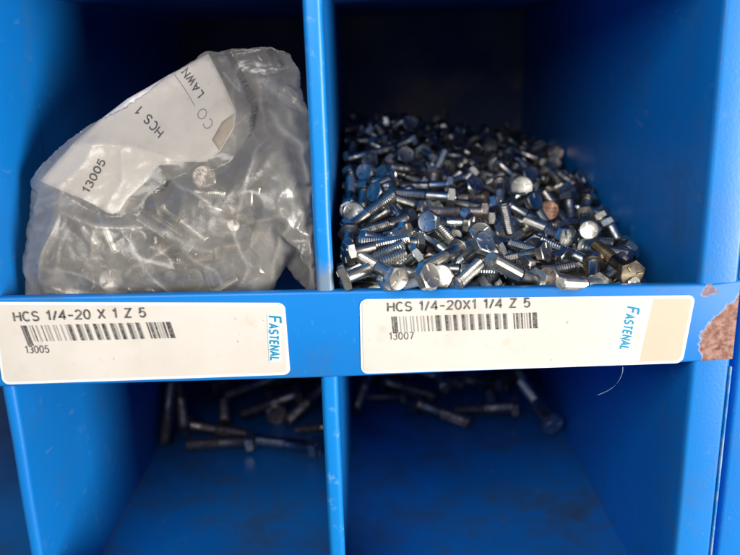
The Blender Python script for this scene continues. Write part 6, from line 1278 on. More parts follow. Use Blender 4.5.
-23,-12,83,-23,-10,87,-24,-8,85,-23,-6,88,-25,-4,88,-24,-2,89,-25,-1,86,-24,2,86,-24,3,84,-24,5,83,-24,8,87,-25,9,84,-24,10,82,-23,11,78,-22,10,72,-20,11,69,-19,11,64,-17,12,62,
-16,12,56,-14,13,53,-13,15,53,-13,14,48,-11,14,44,-9,17,43,-9,18,41,-8,16,35,-6,18,33,-5,14,27,-2,6,19,2,6,15,2,10,14,0,13,11,-1,9,5,1,4,-3,12,-2,4,10,-8,12,3,-11,19,-4,-9,23,-8,
-9,19,-6,-7,13,-4,8,15,-3,-22,11,-3,-30,19,-4,-30,24,-5,-28,27,-5,-29,32,-6,-31,37,-8,-39,46,-9,-44,53,-11,-44,57,-12,-40,55,-10,-35,49,-9,-31,47,-8,-28,46,-7,-27,49,-8,-28,55,-10,
-25,51,-9,-22,48,-8,-19,43,-7,-17,42,-7,-16,45,-8,-16,52,-11,-15,59,-13,-15,68,-16,-15,78,-20,-13,83,-21,-11,84,-22,-9,88,-23,-7,89,-23,-5,89,-23,-3,89,-23,-2,86,-22,0,85,-22,2,84,
-22,4,83,-22,7,88,-24,9,88,-24,10,84,-22,11,82,-21,10,75,-19,11,73,-18,11,68,-17,13,66,-16,12,61,-14,14,59,-13,15,57,-13,15,52,-11,14,47,-9,17,47,-9,17,43,-7,15,38,-5,18,37,-5,13,
30,-1,8,23,2,7,18,3,10,16,2,11,13,1,13,11,1,7,3,9,9,-3,16,7,2,11,-6,16,3,-10,26,-7,-21,15,-6,-4,18,-4,-4,12,-2,-1,10,-2,-12,7,-2,-25,15,-2,-28,21,-2,-26,25,-3,-23,27,-4,-25,33,-5,
-31,40,-7,-38,48,-8,-46,57,-10,-42,56,-9,-36,50,-7,-33,48,-6,-30,48,-6,-29,51,-7,-29,55,-8,-25,49,-7,-22,44,-6,-20,41,-5,-18,41,-5,-18,48,-7,-17,52,-9,-17,60,-12,-17,68,-15,-16,76,
-17,-15,81,-19,-13,85,-20,-11,87,-20,-9,87,-20,-7,86,-20,-5,86,-20,-3,83,-19,-2,81,-19,1,81,-19,3,82,-19,5,88,-22,7,88,-22,9,88,-22,11,85,-21,10,78,-18,11,77,-18,11,72,-16,13,70,
-16,13,65,-14,14,63,-13,15,61,-12,15,56,-10,14,51,-8,16,50,-8,16,46,-6,15,41,-4,15,38,-3,18,36,-2,14,30,0,9,22,4,11,20,3,10,16,4,13,14,3,13,10,5,9,2,15,11,1,15,10,6,9,-4,22,-1,-3,
22,-10,-17,13,-4,-1,16,-1,8,16,-3,-21,11,0,-24,18,0,-23,22,-1,-23,27,-2,-19,28,-3,-27,37,-4,-36,45,-6,-44,54,-8,-45,58,-8,-39,53,-6,-35,51,-5,-34,53,-7,-32,54,-7,-30,56,-7,-26,50,
-5,-23,43,-4,-21,41,-3,-19,44,-4,-18,46,-5,-18,53,-7,-18,60,-10,-17,65,-12,-18,74,-15,-16,79,-16,-14,83,-18,-12,82,-17,-10,82,-17,-8,82,-17,-6,82,-17,-4,84,-18,-3,81,-17,0,83,-18,
2,83,-18,4,89,-20,6,89,-20,8,88,-20,10,88,-20,10,82,-18,10,78,-17,12,77,-16,13,73,-15,14,71,-14,15,68,-13,16,65,-12,15,60,-10,15,55,-8,16,54,-7,16,49,-5,15,44,-3,17,42,-3,17,39,-1,
15,33,1,13,28,3,12,23,4,9,18,6,11,16,6,14,15,5,12,9,10,11,3,17,12,6,13,11,13,5,3,26,-7,3,20,-10,-15,12,-2,-6,11,-2,-1,11,-2,-16,7,2,-20,14,2,-18,18,2,-18,23,1,-19,28,0,-18,31,-2,
-26,39,-3,-36,48,-5,-46,58,-7,-42,57,-6,-39,57,-6,-37,57,-6,-34,57,-6,-31,56,-5,-27,49,-3,-24,43,-2,-22,44,-2,-20,43,-2,-18,45,-3,-18,51,-5,-18,57,-7,-18,64,-9,-19,74,-13,-17,77,
-14,-16,82,-15,-14,81,-15,-12,82,-15,-10,82,-15,-8,82,-15,-6,82,-15,-4,80,-15,-2,84,-16,0,83,-16,3,89,-18,5,89,-18,7,89,-18,10,91,-19,10,86,-17,10,81,-15,12,79,-15,13,78,-15,14,75,
-13,14,70,-12,15,67,-11,16,65,-10,15,59,-7,17,58,-7,17,53,-5,17,49,-4,17,46,-2,17,42,-1,17,38,1,15,33,3,13,27,5,9,20,8,10,18,8,12,16,8,15,16,7,13,10,13,14,5,17,14,12,10,8,24,-2,17,
27,-12,5,19,-8,-11,10,0,2,13,-1,-10,5,-2,-16,10,3,-9,12,1,-8,16,0,-10,21,0,-15,28,1,-26,37,-2,-38,46,-4,-45,55,-5,-40,53,-4,-37,53,-4,-36,55,-4,-36,59,-5,-33,57,-4,-29,50,-2,-26,
47,-1,-23,42,0,-21,43,0,-20,46,-1,-20,53,-3,-20,59,-6,-19,65,-8,-20,73,-11,-18,77,-12,-17,81,-13,-15,79,-12,-13,80,-13,-11,78,-12,-9,79,-12,-7,79,-12,-5,80,-13,-3,84,-14,-1,84,-14,
2,87,-16,4,92,-17,6,92,-18,9,93,-18,9,87,-16,10,84,-15,12,83,-14,13,81,-14,13,76,-12,14,74,-11,16,72,-11,17,69,-9,16,64,-7,17,61,-6,16,56,-4,15,51,-2,16,48,-1,16,44,1,16,40,2,14,
35,4,11,29,7,9,23,9,9,19,11,12,19,10,15,20,7,15,17,9,15,12,14,16,9,15,13,21,4,24,32,-12,20,26,-11,8,18,-6,-8,9,1,0,10,-1,-4,7,2,-4,12,2,-8,18,2,-17,26,1,-29,35,-2,-39,44,-3,-44,51,
-3,-42,53,-3,-40,55,-3,-39,58,-4,-38,60,-4,-35,58,-3,-30,53,-1,-27,46,1,-24,43,2,-23,46,1,-21,48,0,-21,53,-2,-21,61,-5,-20,65,-6,-21,73,-9,-19,76,-10,-18,81,-12,-16,79,-11,-14,80,
-11,-12,78,-10,-10,81,-11,-8,82,-12,-6,82,-11,-4,85,-13,-2,85,-13,0,89,-14,3,92,-16,5,93,-16,8,94,-16,8,90,-15,10,89,-14,11,86,-13,12,83,-13,13,79,-11,15,79,-11,16,76,-10,17,73,-9,
17,68,-7,17,64,-5,15,58,-3,15,55,-2,14,49,0,15,46,2,16,44,3,14,38,5,11,31,8,10,27,10,9,22,12,12,22,11,15,25,6,16,22,8,16,18,11,17,14,14,19,15,12,28,36,-10,27,31,-10,23,25,-9,10,16,
-5,-6,8,1,-10,4,-2,-14,9,0,-13,14,0,-10,17,3,-23,25,0,-32,34,-1,-38,41,-2,-43,48,-1,-39,48,-1,-37,50,-1,-37,54,-1,-39,60,-2,-36,60,-1,-32,52,1,-28,47,2,-25,45,3,-23,46,3,-22,50,2,
-22,55,-1,-23,62,-4,-22,66,-5,-22,73,-8,-20,76,-8,-19,80,-9,-17,82,-10,-15,79,-9,-13,79,-8,-11,81,-10,-9,81,-9,-7,84,-10,-5,86,-11,-3,86,-11,-1,90,-13,2,91,-13,4,95,-14,7,96,-15,8,
93,-14,9,91,-13,10,87,-12,11,84,-11,12,82,-10,15,83,-11,15,79,-9,17,76,-8,15,70,-6,15,66,-4,15,61,-3,13,55,0,14,53,1,16,52,1,16,47,3,13,41,6,10,34,9,11,31,10,10,26,13,12,25,12,15,
29,5,17,28,5,17,24,9,17,20,13,19,20,10,30,39,-8,32,35,-9,21,27,-8,22,23,-7,1,14,-1,0,10,-2,-7,9,1,-13,15,3,-26,24,0,-32,31,0,-36,38,0,-42,45,0,-38,46,1,-37,48,1,-37,52,1,-40,59,0,
-37,58,0,-34,58,1,-30,50,4,-27,47,4,-25,48,4,-25,54,1,-25,58,-1,-25,64,-3,-23,67,-4,-23,73,-6,-21,75,-6,-20,80,-7,-18,80,-7,-16,82,-8,-14,83,-8,-12,83,-8,-11,81,-7,-9,85,-9,-6,87,
-9,-4,87,-9,-2,90,-11,0,90,-11,3,94,-12,5,94,-12,7,96,-13,9,94,-12,9,90,-11,11,89,-11,13,86,-10,15,87,-10,15,82,-9,16,80,-7,14,73,-5,14,68,-3,13,62,-1,13,59,0,16,58,0,17,56,1,16,
51,4,12,43,7,11,38,9,13,36,10,11,30,13,13,29,12,16,32,6,19,35,1,19,31,5,19,27,8,19,30,-3,33,42,-6,36,40,-8,25,31,-7,16,23,-6,20,20,-4,0,11,0,-10,4,-3,-7,6,2,-21,14,0,-28,22,1,-31,
28,2,-34,34,2,-39,41,2,-41,47,2,-40,49,2,-40,53,2,-39,55,2,-40,60,1,-36,60,2,-32,53,4,-29,51,5,-27,52,4,-25,54,4,-26,60,0,-26,65,-2,-25,69,-3,-24,73,-4,-23,77,-5,-21,78,-5,-19,78,
-5,-17,81,-6,-15,80,-6,-14,83,-6,-12,82,-6,-10,85,-7,-8,86,-7,-5,89,-8,-3,90,-8,-1,89,-9,1,94,-10,4,93,-10,6,97,-12,7,94,-11,9,92,-10,11,93,-11,12,90,-9,15,90,-10,15,85,-8,15,82,
-6,14,76,-4,12,69,-2,12,65,0,13,62,1,15,61,1,18,60,1,15,53,4,14,48,7,12,43,10,14,40,10,12,35,13,14,34,12,17,34,9,20,39,1,23,40,-2,22,36,3,25,38,-5,29,38,-3,40,44,-6,29,35,-6,18,27,
-5,12,20,-4,15,17,-1,0,9,-1,-21,11,2,-25,18,2,-27,24,3,-31,30,4,-35,37,4,-36,42,4,-41,49,4,-41,52,3,-41,56,3,-41,60,3,-38,60,4,-35,58,4,-32,57,4,-29,57,4,-27,58,4,-26,60,3,-24,61,
2,-26,70,-1,-25,71,-2,-24,76,-3,-22,76,-3,-20,77,-3,-18,79,-3,-16,79,-3,-14,81,-4,-13,85,-5,-11,85,-5,-8,88,-6,-6,86,-6,-4,90,-7,-2,89,-6,0,93,-8,2,93,-8,5,97,-9,7,97,-10,9,97,-10,
11,96,-10,12,93,-9,15,94,-9,15,89,-7,15,84,-5,13,77,-3,12,72,-1,12,68,0,15,68,0,16,66,1,18,64,1,16,58,4,16,53,6,13,47,10,15,45,10,14,40,12,16,38,12,18,39,8,21,42,3,24,45,-2,26,46,
-6,30,46,-6,35,47,-6,41,48,-6,28,39,-5,19,30,-4,12,23,-3,7,16,-2,10,13,1,-14,6,3,-20,14,4,-23,19,4,-26,25,5,-27,31,5,-35,39,6,-39,45,5,-38,48,5,-40,53,5,-42,59,4,-38,57,5,-33,53,6,
-30,51,7,-28,52,7,-25,51,6,-24,53,6,-24,58,4,-27,68,1,-25,70,1,-25,75,-1,-23,77,-1,-21,77,-1,-19,79,-1,-17,78,-1,-15,81,-2,-14,84,-3,-12,87,-4,-10,88,-4,-8,87,-4,-5,90,-5,-4,89,-5,
-1,92,-6,1,93,-6,3,96,-7,5,95,-7,8,96,-8,10,98,-9,12,97,-8,14,97,-8,14,92,-6,13,85,-4,12,80,-2,13,77,-1,16,77,-2,15,71,1,17,70,1,17,67,2,18,64,4,15,57,7,15,52,9,17,51,9,16,45,11,
18,44,11,20,44,8,23,47,2,25,48,-1,28,51,-6,30,49,-5,36,51,-6,41,51,-5,32,43,-4,25,35,-3,14,27,-2,7,19,-1,1,13,1,-1,9,4,-16,9,5,-18,15,6,-20,21,6,-23,26,7,-27,33,7,-33,40,7,-39,47,
7,-43,54,6,-43,58,6,-38,55,7,-33,49,8,-29,46,9,-26,46,9,-24,47,9,-24,51,8,-25,57,6,-28,67,3,-26,69,3,-26,74,1,-24,75,1,-22,77,1,-20,77,1,-18,78,1,-16,80,0,-15,84,-1,-12,83,-1,-11,
87,-2,-9,87,-2,-7,90,-3,-4,92,-4,-2,93,-4,0,92,-4,2,96,-5,4,95,-5,7,97,-6,9,97,-6,12,100,-7,14,99,-7,13,93,-5,13,89,-3,14,85,-2,16,85,-4,17,83,-3,18,80,-2,17,74,1,17,70,3,19,68,4,
17,62,7,17,58,8,19,56,8,18,52,10,20,50,10,22,49,8,25,53,1,27,54,-3,31,56,-6,34,56,-6,37,54,-5,39,52,-4,39,48,-3,31,40,-2,18,31,-1,9,23,1,1,16,2,-4,9,3,-9,3,5,-5,7,2,-12,15,7,-10,
18,5,-14,25,6,-20,32,7,-27,40,7,-35,48,8,-45,57,7,-39,54,9,-33,47,10,-29,44,11,-27,45,11,-25,47,11,-25,52,9,-26,58,8,-29,66,5,-28,70,4,-26,72,4,-25,75,3,-23,75,3,-21,78,2,-19,80,2,
-17,81,2,-15,82,1,-13,83,1,-12,87,0,-10,88,0,-8,90,-1,-6,90,-1,-3,93,-2,-1,94,-3,1,96,-3,3,96,-3,5,95,-3,8,98,-4,10,99,-5,13,101,-6,13,96,-4,15,95,-5,16,93,-5,17,91,-4,18,87,-3,20,
87,-4,20,82,-1,20,78,0,19,72,4,18,67,6,19,64,8,20,61,8,21,58,9,22,55,9,24,56,6,27,59,-1,30,60,-3,34,61,-5,36,60,-5,34,54,-4,37,53,-3,37,49,-2,37,45,-1,25,36,0,18,29,1,11,22,1,10,
17,-2,0,10,1,-10,7,3,-1,7,5,-3,13,6,-13,21,7,-21,29,8,-26,36,9,-34,44,9,-44,54,9,-41,54,10,-34,45,11,-30,44,12,-28,45,12,-27,48,12,-29,55,9,-29,60,8,-30,65,7,-28,68,6,-27,71,6,-25,
73,5,-24,76,5,-22,75,5,-20,79,4,-18,78,4,-16,80,4,-14,82,3,-13,86,2,-11,86,2,-9,87,2,-6,90,1,-4,89,1,-2,92,0,0,95,-1,2,94,-1,4,96,-1,6,97,-2,8,97,-2,11,99,-3,14,101,-4,15,99,-4,17,
97,-4,18,95,-4,20,94,-4,22,92,-4,23,90,-3,23,86,-2,22,80,1,21,75,4,23,73,4,24,70,4,24,66,5,25,63,7,27,62,4,29,65,-1,31,64,-2,36,66,-4,37,63,-4,36,58,-3,34,53,-1,31,47,-1,33,45,0,
35,42,1,30,35,0,24,28,-1,20,22,-1,2,13,1,-2,5,6,-2,10,7,-5,16,9,-15,24,9,-27,33,9,-34,41,10,-43,50,10,-42,53,11,-35,45,13,-32,45,14,-30,47,13,-31,52,11,-31,56,10,-31,60,9,-30,63,9,
-27,63,8,-27,69,8,-25,70,7,-23,71,7,-23,77,6,-21,78,6,-19,78,6,-17,81,5,-15,83,5,-14,85,4,-12,86,4,-10,88,3,-7,89,3,-5,88,3,-3,93,2,-1,94,1,1,94,1,3,93,1,5,93,1,7,97,0,9,97,0,12,
100,-2,15,100,-2,16,97,-2,17,95,-1,19,94,-2,21,92,-2,23,94,-3,24,91,-2,26,89,-2,25,83,1,26,81,1,26,76,3,27,73,4,28,70,4,30,71,0,33,72,-2,35,71,-3,38,70,-3,38,67,-3,34,60,-2,28,52,
-1,25,46,-1,26,43,1,28,40,2,30,37,2,30,33,1,25,26,0,17,18,0,0,9,0,-13,7,2,-11,11,5,-10,15,8,-10,20,11,-21,28,11,-34,38,11,-41,46,12,-43,51,13,-37,47,14,-36,49,13,-35,52,13,-34,54,
12,-33,57,11,-31,60,11,-30,61,11,-27,60,10,-27,66,10,-26,68,9,-24,68,9,-23,74,8,-22,77,8,-20,79,7,-18,81,7,-16,81,7,-15,84,6,-13,83,6,-10,85,6,-8,87,5,-6,87,5,-4,91,4,-3,90,4,0,93,
3,2,94,3,4,94,2,6,93,3,8,97,2,10,97,1,13,97,1,15,99,0,17,98,0,19,96,0,20,93,0,23,95,-1,25,94,-1,27,93,-2,28,91,-1,29,88,-1,30,85,-1,31,82,0,32,80,0,34,79,-1,36,78,-2,37,74,-1,39,
74,-2,39,70,-2,32,61,-1,26,53,0,23,47,1,20,41,1,19,37,2,21,34,2,23,31,2,28,29,3,22,22,2,4,13,1,-7,6,5,-8,11,8,-12,17,11,-18,24,13,-28,33,13,-40,42,13,-41,47,14,-41,50,15,-38,52,15,
-36,53,14,-35,55,14,-34,57,13,-32,58,13,-30,59,13,-27,58,12,-27,63,12,-26,66,11,-24,65,11,-23,71,10,-22,73,10,-20,76,10,-18,77,9,-17,81,9,-15,82,8,-13,84,8,-11,86,7,-9,87,7,-7,89,
7,-5,90,6,-3,88,6,-2,87,6,1,91,5,3,91,5,5,94,4,7,93,4,9,97,4,11,95,4,14,97,3,16,97,2,18,98,2,19,94,2,22,96,1,23,92,1,25,92,1,27,92,1,29,90,1,30,88,1,32,86,1,33,84,0,35,83,0,37,81,
0,38,79,0,40,77,-1,40,73,0,33,64,1,29,57,1,25,50,2,23,45,2,19,39,3,17,34,4,17,30,4,22,29,4,25,25,4,17,18,3,0,9,0,-16,6,2,-15,10,7,-17,16,10,-20,22,13,-26,29,14,-38,38,15,-38,42,16,
-38,46,17,-35,46,15,-36,50,16,-34,52,15,-34,56,15,-32,56,15,-31,59,15,-28,57,14,-27,61,14,-25,60,13,-24,66,13,-23,67,12,-21,65,11,-19,67,10,-19,74,11,-18,78,11,-16,80,10,-14,81,10,
-12,80,9,-10,85,9,-8,86,9,-6,88,8,-4,87,8,-3,83,8,-1,88,7,1,88,7,3,92,6,6,93,6,8,94,6,10,97,5,12,96,5,15,97,5,17,97,4,19,97,4,21,97,3,23,95,3,23,90,4,25,89,3,25,86,3,27,85,3,29,84,
3,32,84,3,34,83,2,37,83,2,38,80,2,40,79,1,41,77,1,36,69,2,32,62,2,28,55,3,25,49,4,21,42,4,17,36,5,17,32,6,17,28,6,21,26,6,20,21,5,3,12,2,-23,10,4,-24,15,8,-27,21,10,-31,27,13,-36,
34,16,-36,38,17,-36,42,18,-35,44,17,-32,45,16,-34,51,17,-34,55,17,-33,57,17,-31,58,17,-29,59,16,-27,59,16,-24,57,14,-24,62,14,-23,64,14,-20,61,12,-18,60,11,-17,65,12,-16,69,11,-16,
77,12,-14,78,12,-12,77,11,-11,82,11,-9,85,11,-7,87,10,-5,86,10,-4,81,10,-2,86,9,0,86,9,2,91,8,5,93,8,7,95,8,9,96,7,11,96,7,13,95,7,15,94,7,18,96,6,20,95,5,22,95,5,24,94,5,22,87,6,
23,83,6,24,81,6,26,80,5,29,79,5,31,79,4,35,82,4,38,82,3,40,81,3,42,79,3,40,74,3,38,68,3,35,62,3,32,55,4,28,49,5,23,42,6,18,35,7,18,31,7,18,27,8,15,21,7,12,15,6,1,7,2,-26,13,8,-27,
18,11,-31,24,14,-34,29,16,-35,34,18,-34,37,18,-33,40,18,-32,43,18,-31,45,17,-28,45,15,-32,53,18,-31,56,18,-29,56,18,-27,58,17,-24,55,16,-24,59,16,-23,61,16,-20,59,14,-18,57,13,-16,
57,12,-15,62,13,-16,71,14,-15,76,14,-13,77,13,-11,77,13,-9,75,11,-8,81,12,-6,85,12,-4,83,12,-3,80,12,-1,86,11,1,89,11,3,89,10,6,92,10,8,95,9,9,92,9,11,90,9,12,88,9,14,87,8,17,91,8,
20,91,8,23,93,7,25,92,7,24,87,7,26,85,7,26,82,7,27,78,7,30,80,6,33,80,6,35,78,5,39,82,5,42,81,4,39,74,5,37,69,5,35,64,5,35,60,5,32,54,5,27,47,7,22,40,8,18,33,9,13,27,9,8,20,8,2,13,
5,2,8,5,-18,7,8,-17,10,7,-21,16,10,-31,24,16,-31,28,17,-32,33,18,-32,36,19,-30,38,18,-27,38,16,-24,38,13,-29,46,17,-28,50,18,-30,55,20,-28,57,19,-25,54,18,-24,58,18,-23,59,17,-20,
59,17,-18,54,15,-16,54,14,-14,57,14,-16,67,15,-15,71,15,-13,73,15,-11,70,14,-9,69,12,-8,75,13,-6,78,13,-5,84,14,-4,79,13,-2,83,13,0,85,13,2,89,12,4,90,12,7,93,11,9,93,11,10,90,11,
11,87,11,12,83,10,15,85,10,17,87,10,20,89,10,24,92,9,26,92,8,27,89,8,26,83,9,26,79,9,29,79,8,30,77,8,33,78,8,36,78,7,40,81,6,42,79,6,41,74,6,40,69,6,36,62,7,30,54,7,19,45,4,12,38,
4,7,31,5,2,24,5,-2,18,5,-5,12,5,-8,6,4,-10,1,3,-16,6,10,-14,10,7,-26,18,14,-28,23,16,-26,26,15,-30,32,19,-28,34,19,-24,32,15,-21,33,13,-26,41,16,-26,45,18,-28,51,20,-28,54,21,-27,
57,21,-25,58,20,-22,56,19,-21,59,19,-18,57,18,-16,53,16,-14,54,15,-16,63,16,-15,68,17,-14,71,17,-12,67,15,-10,66,14,-8,67,14,-7,74,15,-6,80,15,-4,82,15,-2,79,15,-1,84,14,2,86,14,4,
90,14,6,91,13,8,93,13,9,88,13,10,85,13,11,82,12,12,79,12,15,80,12,17,80,11,20,84,11,24,91,10,27,92,10,27,87,10,28,84,10,27,78,11,29,77,10,32,78,10,35,79,9,38,78,9,42,80,8,42,77,7,
41,72,7,32,62,7,25,54,7,18,46,6,18,42,6,16,37,5,14,31,3,11,26,2,9,20,0,7,15,-2,6,9,-4,-21,12,12,-25,18,16,-23,20,14,-27,26,18,-27,30,20,-22,28,15,-19,28,13,-22,35,16,-26,42,19,-27,
47,21,-27,51,22,-25,52,21,-23,51,19,-23,55,21,-22,58,21,-19,55,19,-17,56,19,-14,52,17,-16,61,18,-16,67,18,-14,69,18,-12,68,17,-10,67,16,-8,63,15,-6,67,15,-5,73,16,-5,81,17,-3,79,
17,-1,82,16,1,87,16,3,89,16,5,92,15,7,92,15,9,92,14,10,88,14,11,83,14,13,82,14,13,78,14,16,79,13,18,79,13,22,84,12,26,89,12,29,91,11,29,88,11,28,82,12,30,80,12,30,76,12,33,77,11,
36,78,11,40,80,10,42,78,9,43,75,9,37,67,9,26,57,9,20,48,8,15,42,8,14,37,7,13,32,6,12,27,4,11,23,3,11,18,0,12,14,-2,1,6,-2,-21,11,14,-20,15,14,-26,22,18,-28,27,21,-22,25,17,-19,25,
14,-21,31,16,-24,37,19,-23,40,19,-22,42,16,-25,49,22,-22,48,20,-20,47,18,-19,50,19,-20,57,22,-18,57,21,-15,53,20,-17,61,20,-16,65,20,-14,68,20,-12,68,20,-10,65,18,-8,65,18,-6,64,
17,-5,69,17,-5,78,18,-4,83,19,-2,85,18,0,87,18,2,90,18,4,91,17,6,91,17,9,92,16,11,92,16,11,87,16,13,86,15,13,81,15,15,78,15,17,78,15,20,81,15,23,85,14,27,88,13,30,91,13,31,89,12,
30,83,13,30,79,13,33,79,13,35,78,13,39,80,12,40,78,11,43,77,11,40,71,11,30,61,10,23,52,10,17,44,10,13,38,9,10,32,8,8,26,6,7,22,5,7,17,3,9,14,1,11,11,-1,-17,9,13,-21,15,16,-21,19,
16,-25,25,21,-22,26,19,-18,26,17,-21,32,19,-19,33,16,-17,34,12,-22,42,19,-22,46,22,-19,44,19,-17,45,18,-19,51,21,-18,55,23,-17,58,23,-16,59,22,-14,59,20,-12,57,16,-13,64,20,-11,67,
21,-9,67,20,-7,64,19,-6,70,19,-5,75,20,-4,79,20,-2,82,20,0,84,20,2,87,19,4,90,19,6,90,19,8,90,18,10,89,18,12,92,18,14,91,17,14,86,17,16,85,16,17,80,17,18,79,16,21,79,16,24,83,15,
28,87,15,32,92,14,33,88,14,33,85,14,32,79,15,35,80,14,39,81,14,39,78,13,41,77,13,43,74,13,35,65,12,29,57,12,25,50,11,21,44,10,18,37,9,15,32,7,13,27,6,13,22,4,13,18,2,15,15,0,2,6,0,
-13,8,12,-13,12,10,-21,19,19,-22,23,20,-20,25,20,-18,27,19,-15,26,12,-13,27,9,-19,35,16,-21,41,21,-20,43,21,-17,41,19,-17,46,21,-16,48,20,-13,48,17,-13,52,20,-12,48,12,-10,49,12,
-11,56,17,-10,61,20,-9,64,21,-8,67,22,-6,68,21,-4,70,21,-2,71,19,-1,71,17,1,70,12,2,74,15,4,77,14,5,84,19,7,87,19,9,88,20,11,90,19,13,89,19,15,92,19,17,90,18,19,89,17,19,85,18,21,
84,18,24,84,17,27,87,17,31,92,16,33,91,16,33,87,16,34,85,16,35,81,16,38,82,16,38,78,15,40,77,15,41,74,14,42,71,14,38,64,12,34,57,11,30,50,10,27,44,9,23,38,8,21,32,6,19,27,5,17,22,
4,17,17,3,11,10,1,-4,4,3,-16,11,14,-16,16,16,-18,21,20,-15,22,18,-12,20,10,-10,21,7,-14,27,12,-20,35,19,-19,38,21,-18,40,21,-15,41,21,-13,41,17,-11,40,13,-12,45,18,-11,41,9,-10,45,
12,-10,49,15,-9,52,17,-8,56,19,-7,60,21,-5,62,20,-3,63,19,-1,62,16,0,59,10,2,59,6,3,61,8,5,65,10,5,73,15,6,79,19,8,82,20,10,83,19,12,88,20,14,90,20,17,92,20,19,92,19,21,93,19,23,
93,18,25,92,17,28,92,17,31,94,17,32,92,17,34,90,17,35,88,17,36,85,18,37,83,18,38,79,17,38,76,17,39,73,16,40,70,16,40,66,15,37,60,14,35,54,12,30,47,11,25,40,10,20,33,9,17,27,7,14,
22,6,13,17,5,4,9,0,1,4,-1,-12,9,13,-16,15,18,-14,17,18,-10,15,10,-7,15,5,-11,21,10,-18,29,17,-18,34,21,-16,35,20,-14,35,18,-11,33,13,-8,33,10,-11,39,16,-9,35,7,-7,36,6,-7,40,10,-6,
42,10,-5,46,12,-4,51,15,-4,56,19,-2,55,16,-1,53,12,1,50,5,2,49,3,3,55,7,5,57,7,5,64,12,6,70,16,7,75,18,9,78,20,11,81,20,14,82,20,16,87,21,18,89,21,21,91,21,23,93,20,25,94,20,28,95,
19,30,94,19,31,92,19,33,91,19,33,87,19,34,84,19,34,80,18,33,74,17,33,71,17,35,69,17,34,64,15,37,64,16,39,62,16,36,56,15,27,47,12,19,39,10,14,31,8,9,25,7,6,19,6,4,14,5,4,10,4,10,9,
0,-4,6,7,-12,12,17,-9,12,12,-5,10,4,-8,16,9,-16,24,16,-17,29,20,-16,31,20,-12,30,16,-9,27,10,-7,27,8,-10,34,14,-8,30,7,-6,29,4,-5,32,5,-4,35,7,-3,39,10,-5,46,15,-4,49,17,-2,48,14,
0,44,7,1,42,2,3,42,0,2,50,6,4,51,7,6,54,8,7,59,11,7,66,16,9,70,18,11,72,17,13,76,19,15,80,20,17,84,21,20,86,21,22,87,20,24,87,19,25,84,15,27,91,20,30,92,21,32,91,21,30,85,20,30,80,
19,28,74,17,29,71,17,28,67,16,29,64,16,28,60,14,31,58,15,34,59,17,37,58,17,30,50,15,23,41,13,21,36,10,11,27,10,5,20,8,8,18,7,10,15,5,12,11,3,-8,8,13,-4,5,4,-7,11,9,-15,20,15,-17,
24,19,-15,26,20,-12,24,15,-8,22,8,-6,22,7,-10,30,13,-8,26,6,-5,25,3,-3,26,3,-3,29,5,-4,35,9,-5,42,14,-3,44,15,-1,41,11,0,37,4,2,34,-1,4,36,-1,4,42,3,3,49,8,5,51,9,6,55,11,8,56,12,
9,63,16,11,64,16,13,67,16,15,69,16,17,71,15,18,79,20,21,81,20,23,80,18,22,75,13,25,78,15,27,88,21,30,89,22,24,80,18,23,75,17,23,70,17,22,65,15,24,63,16,25,60,16,23,55,14,26,55,15,
28,53,15,33,55,18,35,53,18,27,45,15,27,41,13,18,32,12,11,24,10,5,17,9,5,13,7,10,12,5,10,8,4,-11,10,11,-13,15,15,-11,16,12,-15,22,20,-11,20,15,-8,17,8,-5,18,7,-10,26,13,-7,23,8,-5,
21,4,-2,21,2,-3,26,5,-5,33,10,-5,38,14,-3,39,14,-1,35,9,1,31,1,3,29,-3,4,31,-2,4,37,2,2,45,7,4,47,8,6,50,10,8,50,10,9,55,13,11,54,10,13,55,10,15,57,10,17,60,11,18,68,16,20,74,20,
21,73,18,20,67,11,22,68,11,24,76,17,27,85,22,28,82,21,18,71,16,17,65,15,17,61,14,17,57,14,20,56,16,19,51,14,20,49,14,24,50,16,26,49,17,31,50,18,33,49,18,31,44,15,29,38,13,24,31,10,
15,23,10,9,15,9,4,9,7,11,10,7,-9,8,11,-6,9,7,-14,16,16,-11,17,16,-7,14,9,-5,14,7,-10,22,13,-8,21,11,-5,19,6,-2,17,2,-3,23,6,-5,30,11,-5,34,14,-3,34,13,-1,30,7,1,26,1,3,24,-4,4,27,
-1,2,35,3,2,41,7,3,44,9,5,45,10,7,46,10,9,48,11,11,47,8,13,47,7,15,47,5,17,50,7,18,58,12,18,66,17,21,68,18,19,61,10,20,59,8,22,64,11,24,74,18,27,81,23,24,74,20,13,62,14,12,56,13,
13,53,14,14,52,15,14,47,14,16,46,15,18,44,15,21,44,16,25,46,18,27,44,18,29,42,18,29,38,15,29,35,13,28,30,10,23,23,7,18,17,5,5,8,9,-2,0,5,-9,8,11,-11,13,16,-7,10,10,-4,10,8,-10,18,
13,-8,18,12,-5,15,7,-2,14,3,-4,20,7,-6,27,12,-5,30,14,-3,29,12,0,27,9,2,24,3,4,19,-4,3,25,0,1,33,4,1,38,8,3,39,8,5,40,8,7,39,7,9,40,8,11,39,5,13,39,4,15,39,2,17,42,3,18,47,7,19,54,
12,19,63,18,17,55,10,18,51,6,20,54,7,22,63,14,24,69,18,27,76,23,15,64,17,8,53,13,7,49,13,8,45,13,10,45,15,11,42,15,12,39,14,17,41,17,20,42,18,21,38,17,23,37,17,24,34,16,24,30,14,
27,29,13,27,26,10,26,21,7,24,16,3,16,8,0,-8,9,13,-4,6,8,-11,15,14,-8,14,12,-5,14,9,-2,11,4,-5,18,9,-7,24,13,-5,26,14,-3,25,12,0,22,7,2,18,-1,4,16,-3,1,25,2,0,31,5,0,35,8,3,34,7,5,
